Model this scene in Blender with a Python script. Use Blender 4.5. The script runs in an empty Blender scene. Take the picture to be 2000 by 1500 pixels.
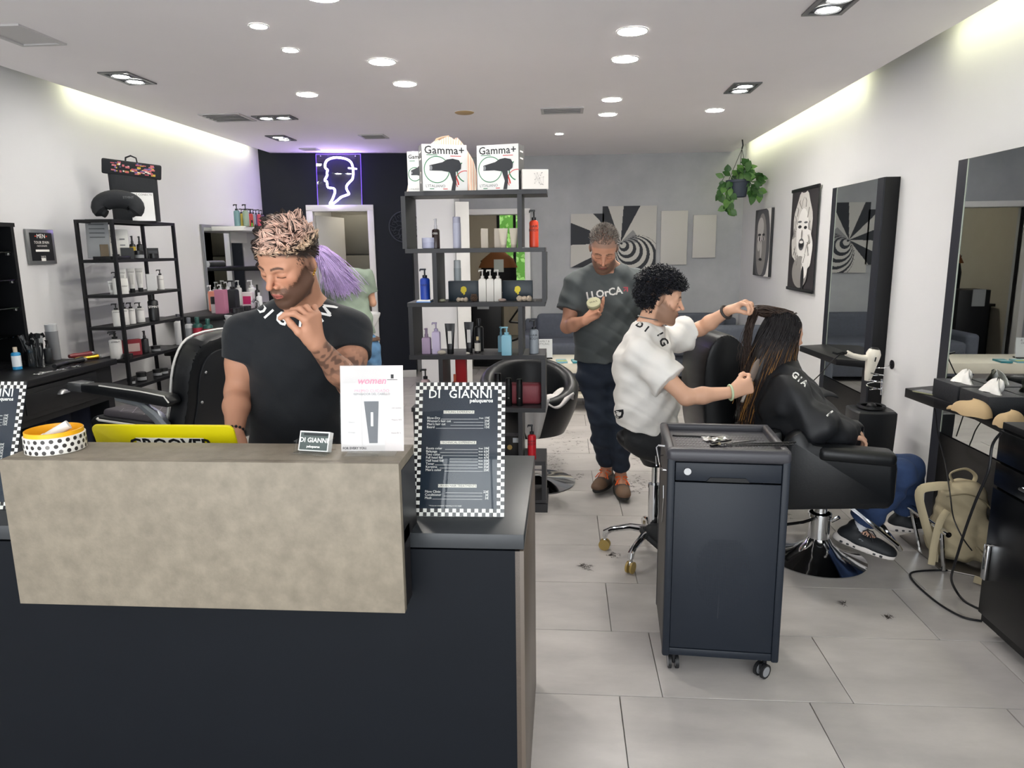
import bpy, bmesh, math, random
import numpy as np
from mathutils import Matrix, Vector, Euler, Quaternion
from mathutils.bvhtree import BVHTree
random.seed(7)
SC = bpy.context.scene
COL = SC.collection
V = Vector
PI = math.pi
# ---------------------------------------------------------------- camera
F_PX, YAW, PITCH, ROLL, CAM_H = 1386.96, math.radians(4.224), math.radians(10.796), math.radians(-0.685), 1.6
def cam_axes():
    cy, sy, cp, sp, cr, sr = math.cos(YAW), math.sin(YAW), math.cos(PITCH), math.sin(PITCH), math.cos(ROLL), math.sin(ROLL)
    f = V((-sy*cp, cy*cp, -sp)); r = V((cy, sy, 0)); u = r.cross(f)
    return r*cr+u*sr, -r*sr+u*cr, f
RT, UP, FW = cam_axes()
cd = bpy.data.cameras.new('camera'); cam = bpy.data.objects.new('camera', cd); COL.objects.link(cam)
cd.sensor_width = 36; cd.lens = F_PX/2000*36; cd.clip_start = 0.05; cd.clip_end = 200
cm = Matrix((RT, UP, -FW)).transposed().to_4x4(); cm.translation = V((0, 0, CAM_H)); cam.matrix_world = cm
SC.camera = cam
# ---------------------------------------------------------------- exposure, world
SC.view_settings.view_transform = 'Standard'; SC.view_settings.look = 'None'; SC.view_settings.gamma = 1
SC.view_settings.use_curve_mapping = False; SC.view_settings.exposure = 1.2
W = bpy.data.worlds.new('daylight'); SC.world = W; W.use_nodes = True
W.node_tree.nodes['Background'].inputs[0].default_value = (0.93, 0.97, 1.0, 1); W.node_tree.nodes['Background'].inputs[1].default_value = 2.6
SC.cycles.max_bounces = 8; SC.cycles.diffuse_bounces = 4; SC.cycles.glossy_bounces = 4; SC.cycles.transmission_bounces = 6
SC.cycles.caustics_reflective = False; SC.cycles.caustics_refractive = False; SC.cycles.sample_clamp_indirect = 6
DL = 100.0      # strength of the ceiling lamps
COVE = 1.9     # strength of the strips in the ceiling coves
def area(name, loc, rot, sx, sy, power, col=(1, 1, 1), portal=False):
    l = bpy.data.lights.new(name, 'AREA'); l.shape = 'RECTANGLE'; l.size = sx; l.size_y = sy; l.energy = power; l.color = col
    if portal: l.cycles.is_portal = True
    o = bpy.data.objects.new(name, l); COL.objects.link(o); o.location = loc; o.rotation_euler = rot; return o
area('shopfront_daylight_portal', (-0.6, -2.0, 1.35), (PI/2, 0, 0), 5.4, 2.6, 1, portal=True)
# ---------------------------------------------------------------- pixel helpers (2000x1500 photograph -> a point of the room)
def ray(x, y): return RT*((x-1000)/F_PX) - UP*((y-750)/F_PX) + FW
def PY(x, y, Y): d = ray(x, y); return d*(Y/d.y) + V((0, 0, CAM_H))
def PZ(x, y, Z): d = ray(x, y); return d*((Z-CAM_H)/d.z) + V((0, 0, CAM_H))
def PX(x, y, X): d = ray(x, y); return d*(X/d.x) + V((0, 0, CAM_H))
# ---------------------------------------------------------------- materials
def lin(c):
    if isinstance(c, str):
        c = c.lstrip('#'); c = [int(c[i:i+2], 16)/255 for i in (0, 2, 4)]
    return tuple((x/12.92 if x <= 0.04045 else ((x+0.055)/1.055)**2.4) for x in c[:3])
_M = {}
def mat(name, col='#808080', rough=.5, metal=0, spec=.5, var=0, scale=5, bump=0, bscale=None, col2=None, trans=0, emit=0, alpha=1, coat=0, attr=False, sheen=0, stretch=None, rnd=0, ior=1.45):
    if name in _M: return _M[name]
    m = bpy.data.materials.new(name); m.use_nodes = True; nt = m.node_tree; N = nt.nodes; L = nt.links
    b = N['Principled BSDF']; I = b.inputs
    c = (*lin(col), 1); I['Base Color'].default_value = c; I['Roughness'].default_value = rough; I['Metallic'].default_value = metal
    I['Specular IOR Level'].default_value = spec; I['IOR'].default_value = ior
    if trans: I['Transmission Weight'].default_value = trans
    if alpha < 1: I['Alpha'].default_value = alpha
    if coat: I['Coat Weight'].default_value = coat
    if sheen: I['Sheen Weight'].default_value = sheen
    if emit: I['Emission Color'].default_value = c; I['Emission Strength'].default_value = emit
    co = None
    def coords():
        nonlocal co
        if co is None:
            tc = N.new('ShaderNodeTexCoord'); mp = N.new('ShaderNodeMapping'); L.new(tc.outputs['Object'], mp.inputs[0])
            if stretch: mp.inputs['Scale'].default_value = stretch
            if rnd:
                oi = N.new('ShaderNodeObjectInfo'); vm = N.new('ShaderNodeVectorMath'); vm.operation = 'SCALE'; vm.inputs[0].default_value = (37, 91, 53)
                L.new(oi.outputs['Random'], vm.inputs['Scale']); L.new(vm.outputs[0], mp.inputs['Location'])
            co = mp.outputs[0]
        return co
    src = None
    if attr:
        a = N.new('ShaderNodeAttribute'); a.attribute_name = 'Col'; src = a.outputs['Color']
    if var or col2:
        n = N.new('ShaderNodeTexNoise'); n.inputs['Scale'].default_value = scale; n.inputs['Detail'].default_value = 6; n.inputs['Roughness'].default_value = .6
        L.new(coords(), n.inputs['Vector'])
        mr = N.new('ShaderNodeMapRange'); mr.inputs[1].default_value = .3; mr.inputs[2].default_value = .7; L.new(n.outputs[0], mr.inputs[0])
        mx = N.new('ShaderNodeMix'); mx.data_type = 'RGBA'; L.new(mr.outputs[0], mx.inputs[0])
        if attr:
            mx.blend_type = 'MULTIPLY'; L.new(src, mx.inputs[6]); mx.inputs[7].default_value = (1-var, 1-var, 1-var, 1)
        else:
            mx.inputs[6].default_value = c
            mx.inputs[7].default_value = (*lin(col2), 1) if col2 else tuple(min(1, v*(1-var)) for v in c[:3])+(1,)
        src = mx.outputs[2]
    if src is not None: L.new(src, I['Base Color'])
    if bump:
        n = N.new('ShaderNodeTexNoise'); n.inputs['Scale'].default_value = bscale or scale*4; n.inputs['Detail'].default_value = 4
        L.new(coords(), n.inputs['Vector']); bp = N.new('ShaderNodeBump'); bp.inputs['Strength'].default_value = bump; bp.inputs['Distance'].default_value = .01
        L.new(n.outputs[0], bp.inputs['Height']); L.new(bp.outputs[0], I['Normal'])
    _M[name] = m; return m
def C(col, rough=.5, **k): return mat('paint_%s_%g%s' % (col, rough, ''.join('%s%s' % i for i in sorted(k.items()))), col, rough, **k)
# ---------------------------------------------------------------- objects
def mloc(o):
    m = Matrix.Translation(o.location) @ o.rotation_euler.to_matrix().to_4x4() @ Matrix.Diagonal((*o.scale, 1))
    return (mloc(o.parent) @ m) if o.parent else m
def tag(o, label=None, cat=None, group=None, kind=None):
    if label: o['label'] = label
    if cat: o['category'] = cat
    if group: o['group'] = group
    if kind: o['kind'] = kind
    return o
def thing(name, label, cat, loc=(0, 0, 0), rz=0, group=None, rot=None):
    o = bpy.data.objects.new(name, None); COL.objects.link(o); o.location = loc
    o.rotation_euler = rot if rot is not None else (0, 0, rz); o.empty_display_size = .05
    return tag(o, label, cat, group)
def link(name, me, m=None, parent=None, w=False):
    if m is not None and len(me.materials) == 0:
        for x in (m if isinstance(m, (list, tuple)) else [m]): me.materials.append(x)
    o = bpy.data.objects.new(name, me); COL.objects.link(o)
    if parent is not None:
        o.parent = parent
        if w: me.transform(mloc(parent).inverted())
    return o
def dup(o, parent=None, **k):
    c = o.copy(); COL.objects.link(c)
    if parent is not None: c.parent = parent
    for ch in list(o.children): dup(ch, c)
    for a, v in k.items():
        if a == 'label': c['label'] = v
        elif a == 'group': c['group'] = v
        else: setattr(c, a, v)
    return c
class G:
    """collects primitives into one mesh"""
    def __init__(s, M=None): s.b = bmesh.new(); s.M = M or Matrix()
    def at(s, loc=(0, 0, 0), rot=(0, 0, 0)): s.M = Matrix.Translation(loc) @ Euler(rot).to_matrix().to_4x4(); return s
    def _fin(s, vs, mi=0, fs=None):
        for v in vs: v.co = s.M @ v.co
        return s
    def face(s, pts, mi=0):
        vs = [s.b.verts.new(s.M @ V(p)) for p in pts]; f = s.b.faces.new(vs); f.material_index = mi; return s
    def box(s, c, d, r=0, seg=2, mi=0, rot=None, taper=None):
        t = bmesh.new(); bmesh.ops.create_cube(t, size=1)
        for v in t.verts:
            k = 1
            if taper and v.co.z > 0: v.co.x *= taper; v.co.y *= taper
            v.co = V((v.co.x*d[0], v.co.y*d[1], v.co.z*d[2]))
        if r: bmesh.ops.bevel(t, geom=t.edges[:], offset=min(r, min(d)*.49), segments=seg, profile=.5, affect='EDGES')
        m = Matrix.Translation(c) @ (Euler(rot).to_matrix().to_4x4() if rot else Matrix()); t.transform(m)
        return s.add(t, mi)
    def add(s, t, mi=0):
        t.verts.index_update(); mp = [s.b.verts.new(s.M @ v.co) for v in t.verts]
        for f in t.faces:
            try:
                n = s.b.faces.new([mp[v.index] for v in f.verts]); n.material_index = mi; n.smooth = f.smooth
            except ValueError: pass
        t.free(); return s
    def cyl(s, a, b, r0, r1=None, n=16, mi=0, caps=True, sx=1):
        a = V(a); b = V(b); r1 = r0 if r1 is None else r1; d = (b-a).normalized()
        x = d.orthogonal().normalized(); y = d.cross(x); R = []
        for p, r in ((a, r0), (b, r1)):
            R.append([s.b.verts.new(s.M @ (p+(x*math.cos(2*PI*i/n)*sx+y*math.sin(2*PI*i/n))*r)) for i in range(n)])
        for i in range(n):
            f = s.b.faces.new((R[0][i], R[0][(i+1) % n], R[1][(i+1) % n], R[1][i])); f.smooth = True; f.material_index = mi
        if caps:
            if r0 > 1e-5: s.b.faces.new(R[0][::-1]).material_index = mi
            if r1 > 1e-5: s.b.faces.new(R[1]).material_index = mi
        return s
    def lathe(s, prof, n=20, mi=0, sx=1, sy=1, c=(0, 0, 0), sm=True, sq=0, caps=True):
        """prof: (r, z) from bottom to top; sq>0 squares the section"""
        R = []
        for r, z in prof:
            ring = []
            for i in range(n):
                a = 2*PI*(i+.5)/n; ca, sa = math.cos(a), math.sin(a)
                if sq:
                    q = max(abs(ca), abs(sa))**sq; ca /= q; sa /= q
                ring.append(s.b.verts.new(s.M @ V((c[0]+ca*r*sx, c[1]+sa*r*sy, c[2]+z))))
            R.append(ring)
        for k in range(len(R)-1):
            for i in range(n):
                f = s.b.faces.new((R[k][i], R[k][(i+1) % n], R[k+1][(i+1) % n], R[k+1][i])); f.smooth = sm; f.material_index = mi
        if not caps: return s
        if prof[0][0] > 1e-4: s.b.faces.new(R[0][::-1]).material_index = mi
        if prof[-1][0] > 1e-4: s.b.faces.new(R[-1]).material_index = mi
        return s
    def tube(s, pts, r, n=8, mi=0, caps=True, flat=1, closed=False):
        pts = [V(p) for p in pts]; m = len(pts); rr = r if isinstance(r, (list, tuple)) else [r]*m
        R = []; x = None
        for i, p in enumerate(pts):
            if closed: d = (pts[(i+1) % m]-pts[i-1])
            else: d = (pts[min(i+1, m-1)]-pts[max(i-1, 0)])
            d = d.normalized() if d.length > 1e-9 else V((0, 0, 1))
            if x is None: x = d.orthogonal().normalized()
            x = (x-d*x.dot(d)); x = x.normalized() if x.length > 1e-6 else d.orthogonal().normalized()
            y = d.cross(x)
            R.append([s.b.verts.new(s.M @ (p+(x*math.cos(2*PI*j/n)+y*math.sin(2*PI*j/n)*flat)*rr[i])) for j in range(n)])
        for k in range(m if closed else m-1):
            for j in range(n):
                f = s.b.faces.new((R[k][j], R[k][(j+1) % n], R[(k+1) % m][(j+1) % n], R[(k+1) % m][j])); f.smooth = True; f.material_index = mi
        if caps and not closed:
            s.b.faces.new(R[0][::-1]).material_index = mi; s.b.faces.new(R[-1]).material_index = mi
        return s
    def ball(s, c, r, u=16, v=10, mi=0):
        r = r if isinstance(r, (tuple, list)) else (r, r, r); t = bmesh.new(); bmesh.ops.create_uvsphere(t, u_segments=u, v_segments=v, radius=1)
        for p in t.verts: p.co = V((c[0]+p.co.x*r[0], c[1]+p.co.y*r[1], c[2]+p.co.z*r[2]))
        for f in t.faces: f.smooth = True
        return s.add(t, mi)
    def prism(s, poly, h, mi=0, r=0, ax='z', off=0):
        """extrude a 2D polygon by h along ax"""
        f3 = {'z': lambda p, t: (p[0], p[1], t), 'y': lambda p, t: (p[0], t, p[1]), 'x': lambda p, t: (t, p[0], p[1])}[ax]
        t = bmesh.new(); a = [t.verts.new(f3(p, off)) for p in poly]; c = [t.verts.new(f3(p, off+h)) for p in poly]; n = len(poly)
        t.faces.new(a[::-1]); t.faces.new(c)
        for i in range(n): t.faces.new((a[i], a[(i+1) % n], c[(i+1) % n], c[i]))
        bmesh.ops.recalc_face_normals(t, faces=t.faces[:])
        if r: bmesh.ops.bevel(t, geom=t.edges[:], offset=r, segments=2, profile=.5, affect='EDGES')
        return s.add(t, mi)
    def grid(s, fn, nu, nv, mi=0, thick=0, cu=False, cv=False):
        P = [[s.b.verts.new(s.M @ V(fn(i/(nu-(0 if cu else 1)), j/(nv-(0 if cv else 1))))) for j in range(nv)] for i in range(nu)]
        for i in range(nu if cu else nu-1):
            for j in range(nv if cv else nv-1):
                f = s.b.faces.new((P[i][j], P[(i+1) % nu][j], P[(i+1) % nu][(j+1) % nv], P[i][(j+1) % nv])); f.smooth = True; f.material_index = mi
        return s
    def done(s, name, m=None, parent=None, w=False, smooth=None, recalc=True, kind=None, label=None, sub=0, solid=0):
        if recalc: bmesh.ops.recalc_face_normals(s.b, faces=s.b.faces[:])
        if smooth is not None:
            for f in s.b.faces: f.smooth = smooth
        me = bpy.data.meshes.new(name); s.b.to_mesh(me); s.b.free()
        if smooth is None and len(me.polygons) > 5:
            me.shade_smooth(); me.set_sharp_from_angle(angle=math.radians(36))
        o = link(name, me, m, parent, w)
        if solid:
            md = o.modifiers.new('solid', 'SOLIDIFY'); md.thickness = solid; md.offset = 0
        if sub:
            md = o.modifiers.new('sub', 'SUBSURF'); md.levels = sub; md.render_levels = sub
        if kind: o['kind'] = kind
        if label: o['label'] = label
        return o
def sm(pts, n=6):
    P = [V(p) for p in pts]; out = []
    for i in range(len(P)-1):
        p0, p1, p2, p3 = P[max(i-1, 0)], P[i], P[i+1], P[min(i+2, len(P)-1)]
        for k in range(n): s = k/n; out.append(.5*((2*p1)+(p2-p0)*s+(2*p0-5*p1+4*p2-p3)*s*s+(3*p1-p0-3*p2+p3)*s**3))
    return out+[P[-1]]
def smp(poly, n=4):
    """rounded closed outline"""
    P = [V((p[0], p[1], 0)) for p in poly]; m = len(P); out = []
    for i in range(m):
        p0, p1, p2, p3 = P[i-1], P[i], P[(i+1) % m], P[(i+2) % m]
        for k in range(n): s = k/n; q = .5*((2*p1)+(p2-p0)*s+(2*p0-5*p1+4*p2-p3)*s*s+(3*p1-p0-3*p2+p3)*s**3); out.append((q.x, q.y))
    return out
def text_bm(s, size=.1, bold=0, align='CENTER', shear=0, space=1, lspace=1):
    cu = bpy.data.curves.new('t', 'FONT'); cu.body = s; cu.size = size; cu.offset = bold; cu.align_x = align; cu.align_y = 'CENTER'; cu.shear = shear
    cu.space_character = space; cu.space_line = lspace; cu.resolution_u = 2
    o = bpy.data.objects.new('t', cu); COL.objects.link(o); dg = bpy.context.evaluated_depsgraph_get(); me = bpy.data.meshes.new_from_object(o.evaluated_get(dg))
    b = bmesh.new(); b.from_mesh(me); bpy.data.objects.remove(o); bpy.data.curves.remove(cu); bpy.data.meshes.remove(me); return b
def text(name, s, m, parent, loc, size, rot=(PI/2, 0, 0), th=0, w=False, **k):
    """flat lettering: by default upright, read from -Y"""
    b = text_bm(s, size, **k); M = Matrix.Translation(loc) @ Euler(rot).to_matrix().to_4x4(); b.transform(M)
    me = bpy.data.meshes.new(name); b.to_mesh(me); b.free(); return link(name, me, m, parent, w)
def struct(o): o['kind'] = 'structure'; return o

XL, XR, XLc, XRc, HC, YB, YF = -3.62, 2.25, -3.48, 2.09, 2.75, 9.38, -2.0
WHITE = mat('white_wall_paint', '#d9d9da', .75, var=.03, scale=1.5, bump=.02, bscale=60)
CEIL = mat('ceiling_paint', '#f3eff0', .85, var=.03, scale=1.2)
DARKW = mat('dark_navy_wall_paint', '#181d27', .6, spec=.3, var=.15, scale=2)
GREYW = mat('grey_microcement_wall', '#a4a6aa', .65, col2='#b9bbbe', scale=1.6, bump=.05, bscale=20)
TILE = mat('grey_stone_floor_tile', '#c2bdb9', .3, spec=.5, col2='#a8a4a1', scale=2.2, bump=.03, bscale=70, stretch=(1, 2.2, 1), rnd=1)
GROUT = mat('floor_joint', '#7c7974', .8)
BLK = mat('matt_black_laminate', '#0e0f12', .45, spec=.35, var=.15, scale=6)
BLKG = mat('satin_black_lacquer', '#07080a', .25, spec=.3)
NAVY = mat('blue_black_laminate', '#0f1319', .5, spec=.18, var=.12, scale=5)
METB = mat('black_powder_coated_metal', '#121316', .42, spec=.4, var=.1, scale=20)
CHROME = mat('polished_chrome', '#d8dadc', .08, 1)
STEEL = mat('brushed_steel', '#a8a9aa', .3, 1)
MIRROR = mat('mirror_glass', '#c9cdcd', .01, 1)
def thin_glass(name, fac=.12, tint='#ffffff'):
    m = bpy.data.materials.new(name); m.use_nodes = True; nt = m.node_tree; N = nt.nodes; L = nt.links; N.remove(N['Principled BSDF'])
    t = N.new('ShaderNodeBsdfTransparent'); t.inputs[0].default_value = (*lin(tint), 1); g = N.new('ShaderNodeBsdfGlossy'); g.inputs['Roughness'].default_value = .03
    fr = N.new('ShaderNodeFresnel'); fr.inputs[0].default_value = 1.45; ad = N.new('ShaderNodeMath'); ad.inputs[1].default_value = fac*.4; L.new(fr.outputs[0], ad.inputs[0])
    ge = N.new('ShaderNodeNewGeometry'); iv = N.new('ShaderNodeMath'); iv.operation = 'SUBTRACT'; iv.inputs[0].default_value = 1; L.new(ge.outputs['Backfacing'], iv.inputs[1]); mu = N.new('ShaderNodeMath'); mu.operation = 'MULTIPLY'; L.new(ad.outputs[0], mu.inputs[0]); L.new(iv.outputs[0], mu.inputs[1]); mx = N.new('ShaderNodeMixShader'); L.new(mu.outputs[0], mx.inputs[0]); L.new(t.outputs[0], mx.inputs[1]); L.new(g.outputs[0], mx.inputs[2]); L.new(mx.outputs[0], N['Material Output'].inputs[0]); return m
GLASS = thin_glass('clear_acrylic', 0, '#fcfdfd')
PLW = mat('white_satin_plastic', '#e9e9e8', .35)
TRIMW = mat('white_trim_paint', '#e6e5e3', .4)
LAMP = mat('ceiling_lamp_glow', '#fffaf2', .5, emit=DL)
SPOT = mat('spot_lamp_glow', '#fffdf6', .5, emit=DL*.5)
COVEM = mat('cove_strip_glow', '#eef0c8', .5, emit=COVE*4)
def room():
    f = G().box(((XL+XR)/2, (YB+4+YF)/2, -.04), (XR-XL+.4, YB+4-YF, .06)).done('floor', GROUT); struct(f)
    # tiles: rows along X, offset in alternate rows
    tw, td, y0 = .6705, .4435, 2.343
    a = G().box((0, 0, 0), (tw-.003, td-.003, .01), r=.0012, seg=1).done('tile', TILE, f); proto = a.data; first = True
    for r in range(-10, 16):
        y = y0+(r+.5)*td
        if y > YB: break
        off = .36 if r % 2 == 0 else .205
        k0 = math.floor((XL-off)/tw)
        for k in range(k0, 12):
            x = off+(k+.5)*tw
            if x-tw/2 > XR: break
            l, rr = max(x-tw/2, XL), min(x+tw/2, XR)
            if rr-l < .03: continue
            if first: o = a; first = False
            else: o = dup(a, f)
            o.location = ((l+rr)/2, y, -.005); o.scale = ((rr-l)/tw, 1, 1)
    c = G().box(((XLc+XRc)/2, (YB+.1+YF)/2, HC+.03), (XRc-XLc, YB+.1-YF, .06)).done('ceiling', CEIL); struct(c)
    G().box(((XL+XR)/2, (YB+4+YF)/2, 3.03), (XR-XL+.5, YB+4-YF, .04)).done('cove_ceiling', WHITE, c)
    struct(G().box((XL-.05, (YB+4+YF)/2, 1.5), (.1, YB+4-YF, 3.04)).done('wall_left', WHITE))
    struct(G().box((XR+.05, (YB+4+YF)/2, 1.5), (.1, YB+4-YF, 3.04)).done('wall_right', WHITE))
    g = G()
    g.box((-3.35, YF, 1.5), (.6, .15, 3.0)); g.box((2.15, YF, 1.5), (.3, .15, 3.0)); g.box((-.55, YF, 2.85), (5.3, .15, .4)); struct(g.done('wall_front', WHITE))
    fr = G()
    for x in (-3.03, -1.2, .6, 1.97): fr.box((x, YF, 1.33), (.06, .08, 2.66))
    for z in (.03, 2.62): fr.box((-.53, YF, z), (5.1, .08, .06))
    struct(fr.done('window_1', METB))
    # grey wall with a doorway
    dx0, dx1, dz = -1.36, -.5, 2.03
    g = G(); g.box((-1.36-.32, YB+.07, 1.5), (.64, .14, 3.0)); g.box(((dx1+XR+.1)/2, YB+.07, 1.5), (XR+.1-dx1, .14, 3.0)); g.box(((dx0+dx1)/2, YB+.07, (dz+3)/2), (dx1-dx0, .14, 3-dz))
    struct(g.done('wall_back', GREYW))
    g = G()
    for x in (dx0-.035, dx1+.035): g.box((x, YB-.01, dz/2), (.07, .2, dz), r=.004)
    g.box(((dx0+dx1)/2, YB-.01, dz+.035), (dx1-dx0+.14, .2, .07), r=.004); struct(g.done('door_1', TRIMW))
    # back room
    BR = mat('back_room_wall', '#b9b2a6', .8, var=.05)
    g = G(); g.box((-2.45, 13.3, 1.5), (2.5, .1, 3)); g.box((1.1, 13.3, 1.5), (2.6, .1, 3)); g.box((-.7, 13.3, .5), (1.0, .1, 1.0)); g.box((-.7, 13.3, 2.65), (1.0, .1, .8)); g.box((-2.0, 11.4, 1.5), (.1, 3.8, 3)); struct(g.done('wall_far', BR))
    # dark wall, slightly turned
    A, B = V((-3.64, 8.55, 0)), V((-1.88, 8.86, 0)); u = (B-A).normalized(); ang = math.atan2(u.y, u.x); n = V((u.y, -u.x, 0))
    M = Matrix.Translation(A) @ Matrix.Rotation(ang, 4, 'Z')
    def on(px, py):
        d = ray(px, py); t = (A-V((0, 0, CAM_H))).dot(n)/d.dot(n); p = d*t+V((0, 0, CAM_H)); q = M.inverted() @ p; return q.x, q.z
    x0, _ = on(609, 480); x1, _ = on(727, 480); _, zt = on(670, 410); L = (B-A).length
    g = G(M); g.box((x0/2, .08, 1.5), (x0, .16, 3.0)); g.box(((x1+L)/2, .08, 1.5), (L-x1, .16, 3.0)); g.box(((x0+x1)/2, .08, (zt+3)/2), (x1-x0, .16, 3-zt)); g.box((L-.02, .35, 1.5), (.04, .5, 3))
    struct(g.done('wall_back_dark', DARKW))
    g = G(M); w = .075
    for x in (x0, x1): g.box((x, .05, zt/2), (w, .18, zt), r=.004)
    g.box(((x0+x1)/2, .05, zt+.02), (x1-x0+w, .18, w), r=.004); struct(g.done('door_2', TRIMW))
    M2 = M @ Matrix.Translation((x0+.05, .15, 0)) @ Matrix.Rotation(math.radians(72), 4, 'Z')
    d = G(M2).box((.4, .02, 1.02), (.78, .04, 2.02), r=.003).done('door_3', TRIMW); struct(d)
    G(M2).cyl((.7, -.005, 1.02), (.7, -.05, 1.02), .011).cyl((.7, -.05, 1.02), (.58, -.05, 1.02), .009).done('door_handle', STEEL, d)
    g = G(M); g.box((x1+(L-x1)/2+.04, -.008, .045), (L-x1-.08, .016, .09), r=.003); g.box((x0/2-.03, -.008, .045), (x0-.08, .016, .09), r=.003); struct(g.done('baseboard_back', TRIMW))
    struct(G().box((XR-.008, 7.0, .04), (.016, 4.7, .08), r=.003).done('baseboard_right', TRIMW))
    struct(G().box((XL+.008, 6.8, .04), (.016, 3.4, .08), r=.003).done('baseboard_left', TRIMW))
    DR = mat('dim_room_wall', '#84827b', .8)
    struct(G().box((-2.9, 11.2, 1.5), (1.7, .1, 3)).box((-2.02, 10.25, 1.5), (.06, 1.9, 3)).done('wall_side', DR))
    t = thing('wardrobe', 'tall grey two-door wardrobe seen through the doorway in the dark wall', 'wardrobe', (-2.62, 10.2, 0))
    G().box((0, .3, 1.05), (1.1, .55, 2.1), r=.004).done('body', mat('wardrobe_grey', '#5b5a55', .5), t)
    for x in (-.275, .275):
        G().box((x, .01, .78), (.54, .02, 1.5), r=.003).done('door', mat('wardrobe_door', '#66655f', .45), t)
        G().box((x, .01, 1.82), (.54, .02, .54), r=.003).done('door', mat('wardrobe_door', '#66655f', .45), t)
    # cove lamps
    for sgn, xs, segs in ((1, (XRc+.03), ((5.75, 9.2), (1.2, 4.55), (-1.8, 1.0))), (-1, (XLc-.03), ((5.2, 8.3), (-1, 4.0)))):
        for a_, b_ in segs:
            o = G().cyl((xs, a_, HC+.035), (xs, b_, HC+.035), .012, n=8).done('cove_lamp', COVEM)
            tag(o, {(1, 5.75): 'glowing strip in the gap above the right wall, over the posters', (1, 1.2): 'glowing strip in the gap above the right wall, nearer than the unlit gap', (1, -1.8): 'glowing strip above the right wall, nearest the shopfront',
                    (-1, 5.2): 'glowing strip above the left wall, over the tall mirror and white shelf', (-1, -1): 'glowing strip above the left wall, over the black cabinet'}[(sgn, a_)], 'light strip', 'cove lamps along both side walls')
    lamps()
    vents()
DWA, DWB = V((-3.64, 8.55, 0)), V((-1.88, 8.86, 0)); DWU = (DWB-DWA).normalized(); DWN = V((DWU.y, -DWU.x, 0)); DWR = math.atan2(DWU.y, DWU.x)
def DW(px, py, off=0):
    d = ray(px, py); o = V((0, 0, CAM_H)); t = (DWA+DWN*off-o).dot(DWN)/d.dot(DWN); return o+d*t
def lamps():
    R = [((1235, 60), .078, 'round ceiling lamp, nearer of the front pair above the cart side'), ((1221, 115), .078, 'round ceiling lamp, farther of the front pair above the cart side'),
         ((1195, 194), .073, 'round ceiling lamp right of the square grille, nearer of two'), ((1187, 223), .073, 'round ceiling lamp beside the square grille, farther of two'),
         ((1396, 215), .073, 'round ceiling lamp beyond the single square spot, nearest the hanging plant'), ((746, 120), .078, 'large round ceiling lamp left of centre, nearer of two'),
         ((791, 163), .078, 'large round ceiling lamp left of centre, farther of two'), ((600, 184), .073, 'round ceiling lamp between the small spots and the flat double spot'), ((630, -9), .078, 'round ceiling lamp cut by the top edge of the view'),
         ((505, 50), .042, 'small bright round spot in the ceiling, nearer of two'), ((567, 97), .042, 'small bright round spot in the ceiling, farther of two'), ((1092, 261), .038, 'tiny round spot in the ceiling close to the grey back wall')]
    for (px, py), r, lb in R:
        p = PZ(px, py, HC); t = thing('ceiling_lamp', lb, 'lamp', p, 0, 'round lamps set in the ceiling')
        G().lathe([(r+.001, -.001), (r+.008, -.001), (r+.009, -.004), (r+.001, -.006)], 32, caps=False).done('trim_ring', TRIMW, t)
        G().lathe([(0.0001, -.005), (r, -.005), (r, .0), ], 32).done('diffuser', LAMP, t)
    p = PZ(907, 219, HC); t = thing('round_ceiling_cover', 'flat beige round cover on the ceiling, unlit', 'cover', p)
    G().lathe([(.0001, -.012), (.07, -.012), (.082, -.006), (.082, 0)], 32).done('cover_disc', mat('beige_cover', '#b59a70', .6), t)
    G().lathe([(.082, -.003), (.088, -.003), (.088, 0)], 32, caps=False).done('rim_ring', TRIMW, t)
    DK = mat('spot_frame_grey', '#6d6e70', .35, .6); IN = mat('spot_recess', '#2a2b2d', .5)
    Q = [((250, 152), 0, 'double spot in a dark frame over the left wall plaque'), ((537, 229), 1, 'flat-looking double spot in a dark frame beside the left grille'), ((549, 269), 0, 'double spot in a dark frame nearest the dark back wall'),
         ((1450, 171), 0, 'double spot in a dark frame between the mirrors and the plant'), ((1629, 5), 0, 'large double spot in a dark frame nearest the viewer on the mirror side')]
    for (px, py), ax, lb in Q:
        p = PZ(px, py, HC); t = thing('recessed_spot', lb, 'spotlight', p, PI/2 if ax == 0 else 0, 'framed double spots in the ceiling')
        g = G(); w, h, b = .345, .2, .022
        for y in (-h/2+b/2, h/2-b/2): g.box((0, y, -.004), (w, b, .01))
        for x in (-w/2+b/2, w/2-b/2): g.box((x, 0, -.004), (b, h-2*b, .01))
        g.done('frame', DK, t); G().box((0, 0, -.0012), (w-2*b, h-2*b, .0016)).done('recess', IN, t)
        for x in (-.078, .078):
            rg = G().lathe([(.05, -.006), (.062, -.014), (.066, -.003)], 24, c=(x, 0, 0), caps=False).done('gimbal_ring', DK, t)
            G().lathe([(.0001, -.012), (.047, -.010), (.05, -.003)], 24, c=(x, 0, 0)).done('lamp', SPOT, rg)
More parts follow.
